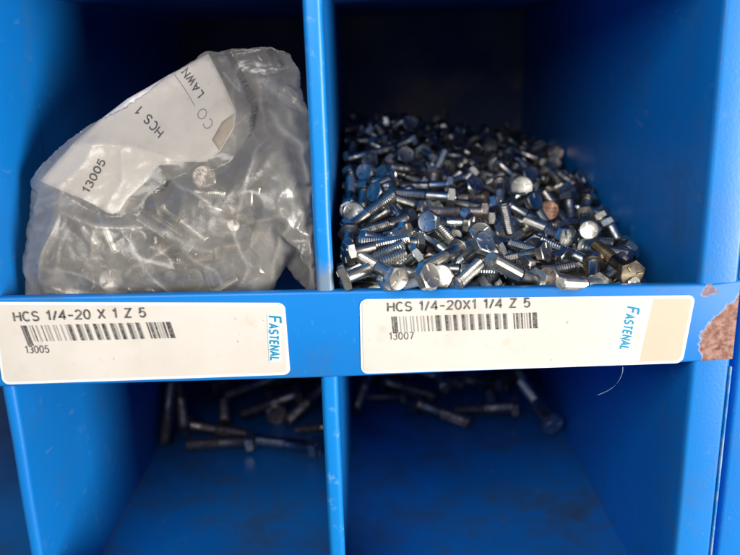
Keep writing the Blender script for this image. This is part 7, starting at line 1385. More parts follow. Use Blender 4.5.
33,6,7,33,5,9,33,5,11,31,1,13,31,1,15,31,-1,17,33,0,17,40,5,18,47,10,17,57,16,16,50,9,16,45,5,18,45,4,20,51,9,23,55,11,26,61,14,28,70,20,11,56,16,3,45,12,3,41,12,5,39,13,7,38,15,8,
35,14,12,37,17,14,36,17,17,36,18,18,33,18,18,30,16,19,27,15,21,24,14,22,22,12,24,20,10,26,17,7,23,12,3,-10,10,14,-7,8,8,-4,7,5,-2,8,5,-6,15,10,-8,22,14,-6,22,14,-3,19,9,-1,15,0,2,
13,-3,4,14,-2,2,21,2,-1,29,7,1,31,8,3,26,1,5,24,-2,7,23,-3,9,23,-4,11,25,-1,13,23,-4,15,23,-4,16,27,-2,17,33,3,16,41,8,15,52,15,15,45,9,15,40,5,16,38,3,19,39,3,21,44,6,24,49,9,23,
63,18,25,62,19,7,48,16,-2,37,11,-1,33,12,1,32,13,3,31,14,7,33,16,9,32,17,12,32,18,10,26,16,10,23,15,11,20,14,12,17,13,15,15,12,17,14,11,20,13,9,11,6,0,-7,9,11,-3,5,6,-7,12,11,-8,
18,15,-5,15,10,-3,11,0,0,8,-4,1,9,-2,2,13,0,1,18,3,-1,26,8,1,27,7,3,21,0,5,17,-5,7,17,-5,8,20,-3,10,16,-6,13,15,-7,15,16,-6,15,21,-3,15,28,2,14,38,8,13,47,13,14,42,10,13,35,4,15,
32,2,17,32,2,19,34,3,22,38,5,19,54,14,19,50,10,21,54,18,15,47,10,-4,33,13,-4,28,13,-3,26,14,1,28,16,4,28,18,7,27,19,4,22,16,5,18,15,5,15,14,7,12,14,8,10,13,11,9,12,14,8,11,6,1,3,
16,8,1,-7,8,11,-6,12,13,-5,7,2,-2,4,-4,-1,6,-2,-3,13,2,-1,14,3,-2,20,6,-2,23,9,1,22,7,3,16,-1,5,11,-7,7,12,-6,7,17,-3,10,13,-5,12,11,-7,14,11,-7,15,16,-4,13,25,2,11,35,7,11,42,12,
13,38,10,12,30,4,13,26,1,15,25,0,17,26,1,20,28,2,15,46,11,14,40,4,16,39,6,18,43,13,19,42,8,-5,29,15,-7,23,14,-5,23,16,-2,23,18,1,23,19,-2,17,16,-2,12,15,-3,8,13,-3,4,12,-1,2,12,2,
2,12,6,1,13,1,-5,6,13,10,2,-3,1,-1,0,0,-5,-5,8,1,-6,13,4,-5,16,7,-4,19,8,-2,19,9,1,18,7,3,12,-1,5,6,-9,6,8,-7,6,13,-3,9,10,-6,11,7,-8,13,6,-8,13,12,-4,11,22,1,10,31,6,9,38,11,11,
33,9,11,25,3,11,20,-1,13,18,-1,15,19,0,18,21,1,19,29,5,20,42,8,11,29,2,12,27,2,15,28,4,18,39,9,-6,26,16,-10,17,16,-7,18,18,-5,18,19,-8,11,16,-9,6,15,-10,2,13,-10,-2,12,-9,-5,12,-8,
-8,11,-6,-9,11,-4,-11,10,5,-3,7,13,6,2,3,-1,-5,-5,9,4,-6,14,7,-4,15,8,-2,14,7,1,14,6,4,9,0,6,2,-8,3,10,-5,5,10,-3,8,5,-6,10,3,-8,12,3,-7,10,13,-3,11,16,0,8,27,6,7,33,10,9,28,8,9,
20,2,10,14,-1,12,13,-2,14,13,-1,16,19,2,15,31,5,16,41,8,10,29,4,8,21,1,10,20,2,13,28,7,16,35,11,-6,22,18,-14,12,18,-11,13,20,-13,7,18,-13,2,17,-12,0,16,-9,0,15,-11,-6,14,-11,-10,
13,-8,-9,13,-3,-8,12,4,4,1,11,8,3,-3,6,4,-5,12,9,-2,11,8,1,9,5,5,5,1,7,-2,-8,1,8,-4,4,3,-6,7,1,-7,9,0,-7,11,1,-7,10,9,-3,7,18,1,9,19,4,5,30,10,7,23,7,7,14,1,8,8,-2,10,7,-2,12,10,0,
13,16,2,12,29,5,13,39,8,11,30,6,8,21,3,6,12,0,8,15,3,11,21,7,14,32,13,-6,18,19,-18,6,20,-17,3,20,-16,0,19,-12,1,18,-10,0,17,-10,-4,16,-13,-10,16,-7,-5,13,-2,-2,10,4,1,7,-5,-8,1,0,
1,-2,2,0,-3,5,-3,-5,8,-6,-7,5,2,-4,3,10,-2,5,0,-6,8,-2,-6,10,-2,-6,9,5,-3,4,17,1,6,15,3,3,25,9,5,17,5,5,9,0,7,3,-3,8,3,-2,10,7,0,11,14,3,10,26,5,10,37,8,6,25,5,4,16,2,2,7,0,4,6,2,
6,9,5,9,15,9,11,28,16,2,16,14,-18,3,22,-17,0,22,-14,0,21,-12,-1,20,-10,-3,19,-14,-10,19,-9,-7,16,-5,-5,14,0,-3,11,-10,-12,6,2,2,0,5,-5,-4,2,2,-3,0,9,0,3,1,-4,6,-2,-4,9,-4,-5,8,2,
-2,1,15,1,4,11,2,1,20,7,2,11,2,3,3,-1,5,-2,-3,7,1,-1,8,4,1,8,14,3,8,23,6,8,32,8,9,29,8,4,16,5,-1,4,1,-1,-1,1,2,-1,3,4,2,6,7,8,10,9,20,17,5,12,13,-18,1,24,-17,-3,24,-16,-5,23,-14,
-6,22,-12,-8,21,-14,-14,21,-9,-10,18,-5,-8,16,-12,-17,12,-6,0,-1,-1,2,-1,-3,9,1,1,2,-1,4,-3,-3,7,-6,-4,7,-1,-2,4,8,1,1,18,4,3,10,4,4,15,6,2,0,-1,4,-4,-2,4,3,0,5,5,2,7,9,4,7,15,6,8,
22,8,9,30,10,3,16,6,-3,2,2,-3,-3,2,0,3,3,-1,-3,6,1,-3,9,4,0,12,7,10,17,8,8,13,-17,-1,26,-17,-5,26,-17,-9,26,-16,-12,25,-16,-15,24,-15,-18,23,-13,-18,20,-11,-20,18,-8,-14,9,-1,8,2,
2,-1,-1,6,-7,-2,6,-3,-1,1,8,2,-3,18,4,0,13,5,2,14,7,1,0,1,3,-6,-1,1,4,0,3,6,2,3,12,4,4,18,6,4,25,8,6,30,10,1,16,7,-6,1,3,-4,-3,4,-3,6,3,-3,0,6,-2,-4,9,-1,-6,12,1,-7,14,4,-4,16,7,6,
16,-17,-4,28,-16,-7,28,-14,-9,26,-13,-11,25,-12,-14,24,-12,-18,24,-10,-19,21,-7,-18,16,1,3,3,4,-5,0,1,2,0,2,4,3,-5,16,5,-3,18,7,-1,13,8,-1,-1,2,2,-7,1,2,-1,1,-1,9,3,-1,16,4,0,21,6,
1,27,8,2,30,10,-3,15,7,-7,0,5,-6,-2,5,-5,8,3,-3,8,5,-4,1,9,-3,-3,12,-2,-5,15,0,-5,17,3,-3,18,7,4,18,-16,-6,31,-16,-9,30,-14,-12,29,-13,-14,28,-11,-16,26,-9,-17,24,-7,-18,22,-6,-5,
7,-3,5,2,0,2,3,-6,13,6,-7,19,8,-4,11,8,-2,-2,3,0,-7,2,2,-4,3,0,4,4,-1,13,5,-3,23,7,-2,28,8,-1,31,10,-5,15,8,-9,1,6,-7,1,7,-7,10,4,-5,14,4,-5,6,8,-5,1,12,-4,-2,15,-2,-4,17,0,-4,19,
2,-3,21,6,2,21,-16,-8,33,-14,-10,32,-12,-11,30,-9,-12,27,-6,-12,24,-3,-12,20,-1,-13,17,-7,10,6,-10,18,9,-7,6,5,-4,-2,4,-1,-6,4,1,-7,4,-2,4,5,-3,12,6,-5,21,8,-5,28,9,-4,31,11,-4,20,
10,-10,3,8,-8,5,8,-7,11,6,-7,20,3,-7,13,7,-6,7,11,-6,2,14,-4,2,16,-1,3,17,1,5,16,3,12,10,-10,3,25,-9,0,23,-7,-1,21,-4,-2,18,-2,-2,15,0,-3,11,3,-3,8,-7,11,9,-6,14,5,-4,2,6,-2,3,5,1,
-2,6,-5,11,8,-6,19,9,-7,27,10,-6,31,12,-4,24,12,-11,6,10,-10,11,8,-9,17,6,-8,23,5,-6,25,4,-6,17,9,-6,12,12,-4,14,9,-2,15,9,0,16,10,1,22,2,-3,16,14,-2,12,11,-2,11,6,0,9,1,2,9,-1,5,
8,-3,7,7,-4,10,7,-5,-7,13,8,-6,14,5,-3,4,7,-1,4,9,-7,17,10,-8,25,11,-6,23,11,-6,29,14,-10,12,12,-8,7,10,-7,13,8,-8,23,7,-7,28,6,-5,30,5,-4,26,6,-3,21,9,-1,27,4,0,29,2,2,31,-1,4,31,
-2,5,26,-3,5,22,-4,6,19,-6,6,16,-5,7,13,-3,6,8,-1,9,9,-3,-7,13,8,-6,16,8,-3,11,11,-9,23,12,-6,18,11,-8,26,14,-6,22,15,-8,8,13,-6,11,11,-6,18,9,-7,30,8,-6,32,7,-4,34,7,-2,34,6,0,34,
5,1,33,3,3,34,1,5,33,0,5,27,0,4,20,0,2,11,-1,6,19,-4,7,16,-3,8,12,-2,7,7,1,-8,12,11,-10,20,14,-8,14,12,-9,21,14,-8,25,16,-8,14,15,-6,13,14,-4,15,12,-7,29,10,-5,29,9,-4,25,6,-2,30,
8,0,30,7,1,29,5,3,26,3,3,19,-2,4,27,2,4,19,2,1,9,2,3,19,-2,-1,9,0,0,5,-2,-2,0,-3,-9,12,13,-9,16,15,-9,21,17,-7,22,18,-6,23,15,-5,25,13,-3,24,13,-5,15,3,-4,20,7,-3,23,8,-1,25,8,1,
23,6,3,19,4,2,10,-2,3,12,-1,3,21,3,0,10,4,2,17,1,3,16,0,4,11,-1,6,8,-6,-6,11,15,-6,7,6,-3,8,3,-4,12,5,-4,17,11,-5,9,3,-3,6,-1,-1,7,-2,0,12,2,0,18,7,2,14,5,0,4,-2,2,2,-3,0,14,2,2,
17,5,3,15,4,0,4,-2,2,8,1,-2,0,0,-1,5,0,0,0,-3,-1,9,4,1,10,5,-1,-1,-3,1,-5,-4,-2,7,1,0,9,3,2,9,4,]
BAG_BOLTS = [-922,319,-33,607,-367,704,32,95,-615,262,22,638,-52,724,257,95,-616,199,84,671,707,117,189,95,-852,165,126,524,487,-285,638,95,-685,341,173,793,384,464,86,95,-1021,169,123,493,662,
389,409,95,-736,166,94,498,122,669,-538,95,-966,212,45,14,766,-227,601,95,-680,226,184,782,318,531,68,95,-905,460,198,728,-646,181,140,95,-334,233,255,863,186,468,-48,95,-1090,188,
213,713,531,38,-456,95,-938,346,267,706,-584,-152,371,95,-982,170,234,732,550,231,-329,95,-760,479,204,384,-488,568,541,95,-812,166,302,384,684,52,-619,95,-592,404,294,381,-695,
-53,-607,95,-823,418,243,456,-440,-760,146,95,-334,215,374,285,540,-293,736,95,-1272,290,312,539,-109,-475,687,95,-875,571,441,161,35,-505,-847,95,-761,483,355,575,-607,-374,-401,
95,-905,376,421,689,394,-577,-191,95,-537,425,417,591,-541,-548,-242,95,-1079,259,301,211,159,837,-480,95,-574,412,511,741,-362,-466,322,95,-917,404,521,692,101,-499,-511,95,-1205,
443,455,323,-517,312,729,95,-647,212,359,326,-385,760,-410,95,-365,473,537,26,-246,-647,-721,95,-1081,418,475,449,-448,259,728,95,-778,432,493,829,-255,-478,-138,95,-344,190,586,
702,286,651,-35,95,-556,284,662,825,565,-4,6,95,-957,312,592,300,704,15,643,95,]
SPECIAL = {
    0: ('pale disc-headed bolt whose round head faces straight out of the middle of the heap', 'M_zinc', 'M_pale'),
    1: ('bolt with a rusty copper brown head, right of and below the pale round head', 'M_brown', 'M_copper'),
    2: ('brassy yellow bolt lying at the right end of the heap near the lip', 'M_gold', 'M_gold'),
    3: ('long dark bolt lying level across the middle left of the heap, head to the right', 'M_blue_zinc', 'M_pale'),
    4: ('bright bolt lying on the lip near the divider with its head to the right', 'M_pale', 'M_zinc'),
    5: ('bright slanting bolt just above the lip near the divider, tip pointing up left', 'M_pale', 'M_zinc'),
    6: ('bolt sloping down to the lip above the barcode, its large bluish head lowest', 'M_zinc', 'M_blue_zinc'),
    7: ('short pale bolt lying level along the lip between the bluish head and the brassy bolt', 'M_pale', 'M_zinc'),
    8: ('pale slanting bolt just below the copper brown head', 'M_pale', 'M_zinc'),
    9: ('dark upright bolt hanging down right of the copper brown head', 'M_dull', 'M_dull'),
    10: ('grey bolt with its large head facing out, touching the divider above the lip', 'M_blue_zinc', 'M_blue_zinc'),
    11: ('short pale upright bolt just left of and above the pale round head', 'M_pale', 'M_zinc'),
}

def rows_of(flat, n, scale):
    return [[x / s for x, s in zip(flat[i:i + n], scale)] for i in range(0, len(flat), n)]


SC8 = (10, 10, 10, 1000, 1000, 1000, 1000, 100)
PILE = rows_of(PILE_DATA, 8, SC8)
UNDER = rows_of(UNDER_DATA, 8, SC8)
rng = random.Random(11)
mats = [M_zinc] * 7 + [M_blue_zinc] * 3 + [M_dull] * 1 + [M_brown]
for i, (x, y, z, qw, qx, qy, qz, size) in enumerate(PILE):
    sp = SPECIAL.get(i)
    m = rng.choice(mats)
    hm = None
    group = 'bolts heaped in the upper right bin'
    if y < 55:
        label = 'grey zinc hex bolt in the front rows of the heap, just behind the lip'
    elif y > 215:
        label = 'small dim hex bolt at the shadowy back of the heap'
    elif x < 40:
        label = 'grey zinc hex bolt halfway back in the heap, on the divider side'
    elif x > 105:
        label = 'grey zinc hex bolt on the falling slope of the heap towards the outer wall'
    else:
        label = 'grey zinc hex bolt in the middle of the heap, lying across its neighbours'
    if sp:
        label, mk, hk = sp
        m = globals()[mk] if mk else m
        hm = globals()[hk] if hk else None
    make_bolt('hex_bolt', 'quarter', (x, y, z), (qw, qx, qy, qz), m, label, group, hm, scale=size)

# the bolts lying deeper in the same heap, one mass
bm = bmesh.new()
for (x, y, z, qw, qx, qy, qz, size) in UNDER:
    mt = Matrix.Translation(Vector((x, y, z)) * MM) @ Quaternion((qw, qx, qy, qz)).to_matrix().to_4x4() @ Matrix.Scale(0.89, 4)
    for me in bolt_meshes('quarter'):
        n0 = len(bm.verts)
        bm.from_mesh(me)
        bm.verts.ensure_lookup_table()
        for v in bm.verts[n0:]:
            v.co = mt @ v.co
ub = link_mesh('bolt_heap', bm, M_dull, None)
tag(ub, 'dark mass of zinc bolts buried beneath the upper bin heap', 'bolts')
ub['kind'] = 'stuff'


def floor_bolt(kind, head, tip, mat, label, group, headmat=None, scale=1.0, roll=0.0):
    """bolt given by the middle of its head's underside and its tip (mm)"""
    h, t = Vector(head), Vector(tip)
    d = (h - t).normalized()
    q = d.to_track_quat('Z', 'Y') @ Quaternion((0, 0, 1), roll)
    L = {'quarter': 31.0, 'long': 44.0, 'fine': 25.0}[kind]
    return make_bolt('hex_bolt', kind, h, q, mat, label, group, headmat, (h - t).length / L if scale is None else scale)


GL = 'loose bolts on the floor of the lower left bin'
GR = 'loose bolts on the floor of the lower right bin'
L1 = 'dull hex bolt among the loose ones at the back of the lower left bin'
R1 = 'dull hex bolt among the loose ones at the back of the lower right bin'
for kind, head, tip, mat, label, grp, hm in (
    # lower left bin
    ('long', (-134.5, 222, -116), (-136.5, 196, -150), M_brown, 'long bolt leaning upright against the left wall of the lower left bin', GL, None),
    ('long', (-134, 240, -119), (-123, 204, -147), M_brown, 'reddish long bolt propped slanting beside the one at the left wall', GL, None),
    ('long', (-121, 220, -149), (-78, 209, -152.5), M_brown, 'dark bolt lying level, its head left, above the pale-headed bolt', GL, None),
    ('long', (-76, 194, -150), (-119, 196, -152.5), M_brown, 'brown bolt lying nearest in the lower left bin with a pale bright head', GL, M_zinc),
    ('long', (-28, 183, -150), (-69, 199, -152.5), M_blue_zinc, 'bluish bolt at the right of the lower left bin, head towards the divider', GL, None),
    ('long', (-47, 248, -140), (-84, 232, -146), M_brown, L1, GL, None),
    ('long', (-66, 276, -137), (-108, 252, -142), M_brown, L1, GL, None),
    ('long', (-105, 268, -140), (-98, 228, -150), M_brown, L1, GL, None),
    ('long', (-60, 240, -150), (-70, 282, -152), M_brown, L1, GL, None),
    ('long', (-24, 258, -138), (-46, 232, -150), M_brown, L1, GL, None),
    ('long', (-92, 300, -150), (-50, 308, -152), M_brown, L1, GL, None),
    ('long', (-112, 290, -148), (-130, 330, -152), M_brown, L1, GL, None),
    ('long', (-36, 300, -149), (-20, 262, -152), M_brown, L1, GL, None),
    ('quarter', (-12, 214, -150), (-38, 216, -153), M_brown, L1, GL, None),
    # lower right bin
    ('long', (15, 274, -128), (3, 242, -148), M_brown, 'brownish bolt tilted up beside the divider in the lower right bin', GR, None),
    ('long', (54, 244, -149), (92, 214, -152.5), M_brown, 'bolt pointing to the front in the middle of the lower right bin', GR, None),
    ('long', (145, 200, -144), (131, 240, -130), M_pale, 'bright long bolt sloping down, its round head towards the viewer, at the right wall', GR, None),
    ('long', (122, 232, -147), (84, 236, -150), M_brown, 'brown bolt lying crossways left of the bright sloping bolt', GR, None),
    ('long', (118, 262, -140), (86, 284, -146), M_brown, R1, GR, None),
    ('long', (52, 290, -138), (92, 272, -146), M_brown, R1, GR, None),
    ('long', (30, 286, -148), (68, 262, -152), M_brown, R1, GR, None),
    ('long', (98, 300, -148), (140, 294, -152), M_brown, R1, GR, None),
    ('long', (112, 284, -150), (110, 242, -152), M_brown, R1, GR, None),
    ('long', (20, 310, -149), (60, 322, -152), M_brown, R1, GR, None),
    ('long', (70, 300, -140), (74, 258, -142), M_brown, R1, GR, None),
    ('long', (134, 300, -136), (142, 262, -146), M_brown, R1, GR, None),
    ('quarter', (40, 262, -150), (16, 270, -153), M_brown, R1, GR, None),
):
    floor_bolt(kind, head, tip, mat, label, grp, hm)


# ------------------------------------------------------------------ bag
PY = [[21.0, 18.8, 15.7, 14.0, 13.2, 12.2, 10.8, 9.4, 8.0, 7.0, 6.2, 5.4, 4.3, 3.6], [24.6, 22.0, 18.4, 16.2, 15.3, 14.6, 13.5, 12.2, 10.8, 9.6, 8.5, 7.3, 5.9, 5.2], [29.0, 26.1, 22.4, 19.9, 19.0, 18.5, 17.8, 16.7, 15.3, 13.9, 12.3, 10.4, 8.3, 7.3], [33.2, 30.7, 27.6, 25.4, 24.3, 23.7, 23.1, 22.1, 20.6, 18.9, 16.9, 14.4, 11.5, 9.7], [38.0, 36.3, 34.2, 32.2, 30.4, 29.4, 28.7, 27.8, 26.3, 24.2, 21.8, 19.0, 16.1, 13.9], [43.0, 41.9, 40.3, 38.3, 36.4, 35.0, 34.4, 33.8, 32.6, 30.4, 27.5, 24.6, 21.9, 20.3], [48.3, 47.3, 45.7, 43.9, 42.1, 40.8, 40.1, 39.8, 39.1, 37.3, 34.5, 31.3, 28.9, 27.3], [53.7, 52.7, 51.2, 49.6, 47.9, 46.5, 45.5, 44.9, 44.3, 43.2, 41.5, 39.4, 37.0, 35.3], [59.1, 58.0, 56.6, 55.2, 53.6, 52.1, 50.8, 49.7, 48.7, 47.8, 46.9, 45.8, 44.2, 42.3], [64.3, 63.2, 61.8, 60.4, 59.0, 57.5, 56.0, 54.6, 53.2, 52.1, 51.1, 50.5, 49.6, 48.3], [68.2, 67.1, 65.7, 64.3, 62.8, 61.4, 59.9, 58.4, 56.9, 55.6, 54.3, 53.5, 52.9, 52.1]]


def seg_d(x, z, poly):
    best = 1e9
    for a, b in zip(poly, poly[1:]):
        a, b, p = Vector(a), Vector(b), Vector((x, z))
        d = b - a
        t = min(max((p - a).dot(d) / d.dot(d), 0), 1)
        best = min(best, (a + d * t - p).length)
    return best


def paper_y(x, z):
    u = min(max((x + 142) / 8, 0), 12.999)
    v = min(max((z - 46) / 8, 0), 9.999)
    i, j = int(u), int(v)
    u -= i
    v -= j
    y = (PY[j][i] * (1 - u) + PY[j][i + 1] * u) * (1 - v) + (PY[j + 1][i] * (1 - u) + PY[j + 1][i + 1] * u) * v
    y -= 2.6 * math.exp(-seg_d(x, z, [(-116, 82), (-102, 82.7), (-89.6, 81.7), (-70, 77)]) / 3.5)
    y -= 1.5 * math.exp(-seg_d(x, z, [(-96, 58), (-90, 68), (-91, 80)]) / 2.5)
    y += 1.2 * math.exp(-seg_d(x, z, [(-82, 105), (-76, 92), (-60, 82)]) / 3.0)
    y -= 1.2 * math.exp(-seg_d(x, z, [(-118, 66), (-108, 75), (-104, 82)]) / 2.0)
    return y + noise.noise(Vector((x * .09, 3, z * .09))) * .9


def poly_has(poly, x, z):
    c = False
    for p, q in zip(poly, poly[1:] + poly[:1]):
        if (p[1] > z) != (q[1] > z) and x < (q[0] - p[0]) * (z - p[1]) / (q[1] - p[1]) + p[0]:
            c = not c
    return c


# film: an outline in (x, z, y) mm, two sheets joined along it, then every vertex shifted to where the loose film settled
OUT = [(-139.1, 19.6, 22.0), (-139.5, 33.8, 27.0), (-137.7, 51.0, 33.2), (-136.8, 64.1, 37.9), (-129.9, 72.6, 40.9), (-123.4, 79.0, 43.2), (-108.2, 89.6, 47.0), (-92.0, 97.9, 50.1), (-73.3, 110.3, 54.5), (-55.6, 120.5, 58.2), (-43.0, 121.9, 58.7), (-26.8, 122.3, 58.8), (-17.6, 119.4, 57.8), (-12.7, 110.5, 48.6), (-9.3, 94.4, 34.8), (-6.0, 77.8, 24.8), (-5.2, 57.0, 17.3), (-4.8, 40.3, 12.3), (-5.0, 21.3, 7.5), (-7.3, 17.4, 7.0), (-11.2, 16.4, 12.0), (-17.0, 19.8, 20.0), (-22.9, 25.9, 24.1), (-26.3, 20.0, 22.0), (-29.4, 13.9, 22.0), (-55.0, -13.0, 22.0), (-100.0, -15.0, 22.0), (-137.0, -12.0, 22.0)]
STEP = 2.0
ring = []
for i, p in enumerate(OUT):
    a, b = np.array(p), np.array(OUT[(i + 1) % len(OUT)])
    k_ = max(1, int(round(np.linalg.norm((b - a)[:2]) / STEP)))
    for k in range(k_):
        ring.append(a + (b - a) * k / k_)
ring = np.array(ring)
rim_count = len(ring)


def inside(x, z):
    c = False
    for i in range(rim_count):
        x1, z1 = ring[i][:2]
        x2, z2 = ring[(i + 1) % rim_count][:2]
        if (z1 > z) != (z2 > z) and x < (x2 - x1) * (z - z1) / (z2 - z1) + x1:
            c = not c
    return c


def rim_dist(x, z):
    return np.sqrt(((ring[:, :2] - np.array([x, z])) ** 2).sum(1)).min()


pts = [Vector((b[0], b[1])) for b in ring]
z, r = -20, 0
while z < 130:
    x = -145 + (r % 2) * STEP / 2
    while x < 0:
        if inside(x, z) and rim_dist(x, z) > STEP * .6:
            pts.append(Vector((round(x, 3), round(z, 3))))
        x += STEP
    z += STEP * .87
    r += 1
V2, _, F2, _, _, _ = geometry.delaunay_2d_cdt(pts, [(i, (i + 1) % rim_count) for i in range(rim_count)], [], 1, 1e-5)
front, back, verts = [], [], []
Y2, D2 = [], []
for i, v in enumerate(V2):
    if i < rim_count:
        Y2.append(ring[i][2])
        D2.append(0)
    else:
        w = 1 / ((((ring[:, :2] - np.array([v.x, v.y])) ** 2).sum(1)) + 1) ** 1.5
        Y2.append((w * ring[:, 2]).sum() / w.sum())
        D2.append(rim_dist(v.x, v.y))
for i, v in enumerate(V2):
    t = 1 - math.exp(-D2[i] / 14)
    low = 1 / (1 + math.exp((v.y - 85) / 10))
    front.append(len(verts))
    verts.append([v.x, Y2[i] - t * (6 + 14 * low), v.y])
for i, v in enumerate(V2):
    if i < rim_count:
        back.append(front[i])
        continue
    t = 1 - math.exp(-D2[i] / 14)
    low = 1 / (1 + math.exp((v.y - 85) / 10))
    back.append(len(verts))
    verts.append([v.x, Y2[i] + t * (4 + 34 * low), v.y])
nfront = len(V2)
for i, v in enumerate(verts):
    for a in range(3):
        v[a] += BAG_SHIFT[3 * i + a] / 10.0
faces = []
for f in F2:
    faces.append([front[i] for i in f])
    if max(f) >= rim_count:
        faces.append([back[i] for i in reversed(f)])

bag = thing('plastic_bag', 'crumpled cloudy plastic bag of bolts with a creased paper label, in the upper left bin', 'plastic bag', (-76, 30, -16.5))
OFF = Vector((76, -30, 16.5)) * MM
tmp = bpy.data.meshes.new('film')
tmp.from_pydata([Vector(p) * MM for p in verts], [], faces)
to = bpy.data.objects.new('film', tmp)
COL.objects.link(to)
sub = to.modifiers.new('s', 'SUBSURF')
sub.levels = sub.render_levels = 1
me = bpy.data.meshes.new_from_object(to.evaluated_get(bpy.context.evaluated_depsgraph_get()))
bpy.data.objects.remove(to)
me.name = 'film'
me.materials.clear()
me.materials.append(M_film)

# sharp creases pressed into the front sheet (x, z mm; width, height, whitening)
CREASE = (
    ([(-91.9, 50.4), (-80.1, 37.1), (-73.6, 25.4), (-70.8, 19.3)], 1.0, 2.2, 1.0),
    ([(-42.6, 121.0), (-42.1, 103.3), (-39.7, 79.4)], .8, 1.0, .45),
    ([(-25.2, 93.1), (-15.5, 86.0), (-10.5, 80.8), (-7.8, 67.4), (-7.1, 45.3), (-7.6, 20.4)], 1.9, 2.4, 1.5),
    ([(-26.1, 84.9), (-33.9, 69.4), (-39.2, 50.2)], 1.0, 2.0, .75),
    ([(-70.7, 70.2), (-51.7, 59.2), (-39.3, 48.9)], 1.0, 2.0, .7),
    ([(-50.3, 48.4), (-47.1, 52.6), (-41.2, 51.1), (-38.7, 42.3), (-35.7, 30.6)], 1.0, 2.2, .9),
    ([(-116.4, 55.9), (-102.1, 51.1), (-80.1, 48.9), (-59.1, 42.3), (-50.8, 40.1)], 1.2, 2.4, .8),
    ([(-88.4, 28.8), (-74.5, 38.6), (-63.0, 42.0)], .8, 1.5, .8),
    ([(-124.3, 21.4), (-106.1, 19.9), (-90.6, 20.4)], 1.2, 1.6, 1.5),
    ([(-13.3, 66.2), (-16.3, 51.9), (-26.1, 30.6), (-29.7, 18.3)], 1.1, 2.2, .6),
    ([(-38.5, 48.8), (-28.5, 52.8), (-16.2, 54.8)], .8, 1.4, .5),
    ([(-116.4, 55.9), (-124.4, 41.0), (-129.6, 26.0)], 1.0, 2.2, .5),
    ([(-102.0, 50.4), (-101.4, 38.3), (-89.2, 29.7)], .8, 1.4, .4),
    ([(-39.2, 50.2), (-40.9, 59.9), (-56.3, 68.9)], .8, 1.4, .4),
    ([(-118.8, 32.7), (-107.5, 29.7), (-95.0, 21.6)], .8, 1.4, .6),
    ([(-63.0, 42.0), (-51.5, 32.0), (-46.1, 20.4)], .8, 1.4, .6),
    ([(-35.7, 30.6), (-40.6, 21.7)], .8, 1.4, .7),
    ([(-33.6, 116.3), (-29.5, 94.9), (-25.2, 84.9)], 1.2, 1.2, .5),
    ([(-30.0, 108.0), (-18.0, 98.0), (-12.5, 84.0)], 2.2, 1.0, .6),
)
crng = random.Random(21)
extra = []
for k in range(46):
    x = crng.uniform(-128, -14)
    z = crng.uniform(18, 72 if x < -75 else 100)
    a = crng.uniform(0, math.pi)
    L = crng.uniform(14, 40)
    bend = crng.uniform(-.12, .12)
    extra.append(([(x, z), (x + L * .5 * math.cos(a), z + L * .5 * math.sin(a)), (x + L * math.cos(a + bend), z + L * math.sin(a + bend))], .6, crng.uniform(.5, 1.2), crng.uniform(.08, .35)))
n = len(me.vertices)
co = np.empty(n * 3, dtype=np.float64)
me.vertices.foreach_get('co', co)
co = co.reshape(n, 3) / MM
me.update()
nrm = np.array([v.normal[:] for v in me.vertices])
wob = np.array([noise.noise_vector(Vector((c[0] * .08, c[1] * .08, c[2] * .08))) [:] for c in co])
xz = co[:, (0, 2)] + wob[:, (0, 2)] * 2.4
isfront = np.clip(-nrm[:, 1] * 3 + .3, 0, 1)
lift = np.zeros(n)
white = np.zeros(n)
for poly, wd, hh, wh in list(CREASE) + extra:
    best = np.full(n, 1e9)
    tt = np.zeros(n)
    P_ = np.array(poly)
    seg_len = np.sqrt(((P_[1:] - P_[:-1]) ** 2).sum(1))
    whole, done = seg_len.sum(), 0
    for i in range(len(P_) - 1):
        a, d = P_[i], P_[i + 1] - P_[i]
        t = np.clip(((xz - a) @ d) / (d @ d), 0, 1)
        dist_ = np.sqrt((((a + t[:, None] * d) - xz) ** 2).sum(1))
        m_ = dist_ < best
        best = np.where(m_, dist_, best)
        tt = np.where(m_, (done + t * seg_len[i]) / whole, tt)
        done += seg_len[i]
    fade = np.sin(np.pi * np.clip(tt, .03, .97)) ** .6 * .75 + .25
    lift = np.maximum(lift, hh * .9 * fade * np.exp(-best / (wd * 1.5)))
    white = np.maximum(white, wh * fade * np.exp(-(best / wd) ** 1.2 * 1.9))
co[:, 1] -= lift * isfront * np.clip((co[:, 1] - 3.4) / 3, 0, 1)
# the film passes in front of the paper it holds
PAP = [(-54.3, 119.6), (-47.4, 108.1), (-39.9, 95.2), (-40.3, 88.5), (-46.1, 79.1), (-52.8, 75.0), (-59.8, 74.9), (-66.3, 74.4), (-73.6, 73.6), (-80.0, 66.8), (-87.7, 60.1), (-91.1, 55.0), (-93.8, 54.2), (-97.0, 55.0), (-103.4, 58.6), (-109.3, 61.1), (-118.3, 64.0), (-128.3, 67.4), (-121.1, 75.5), (-114.4, 82.4), (-103.2, 92.3), (-91.4, 100.9), (-81.0, 106.3), (-72.3, 110.9), (-62.6, 115.4)]
cling = np.zeros(n)
for i in range(n):
    if nrm[i, 1] < 0.15 and co[i, 2] > 50:
        x, z = co[i, 0], co[i, 2]
        dd = seg_d(x, z, PAP + PAP[:1])
        ins = poly_has(PAP, x, z)
        if ins:
            cling[i] = min(dd / 2.5, 1)
            white[i] *= .6
        if ins or dd < 7:
            gap = 0.8 + .9 * abs(noise.noise(Vector((x * .11, 9, z * .11)))) + lift[i] * .4
            co[i, 1] = min(co[i, 1], paper_y(x, z) - gap * (1 if ins else 1 - dd / 2.0) + 0)
me.vertices.foreach_set('co', ((co - np.array([-76, 30, -16.5])) * MM).ravel())
at = me.attributes.new('whitened', 'FLOAT', 'POINT')
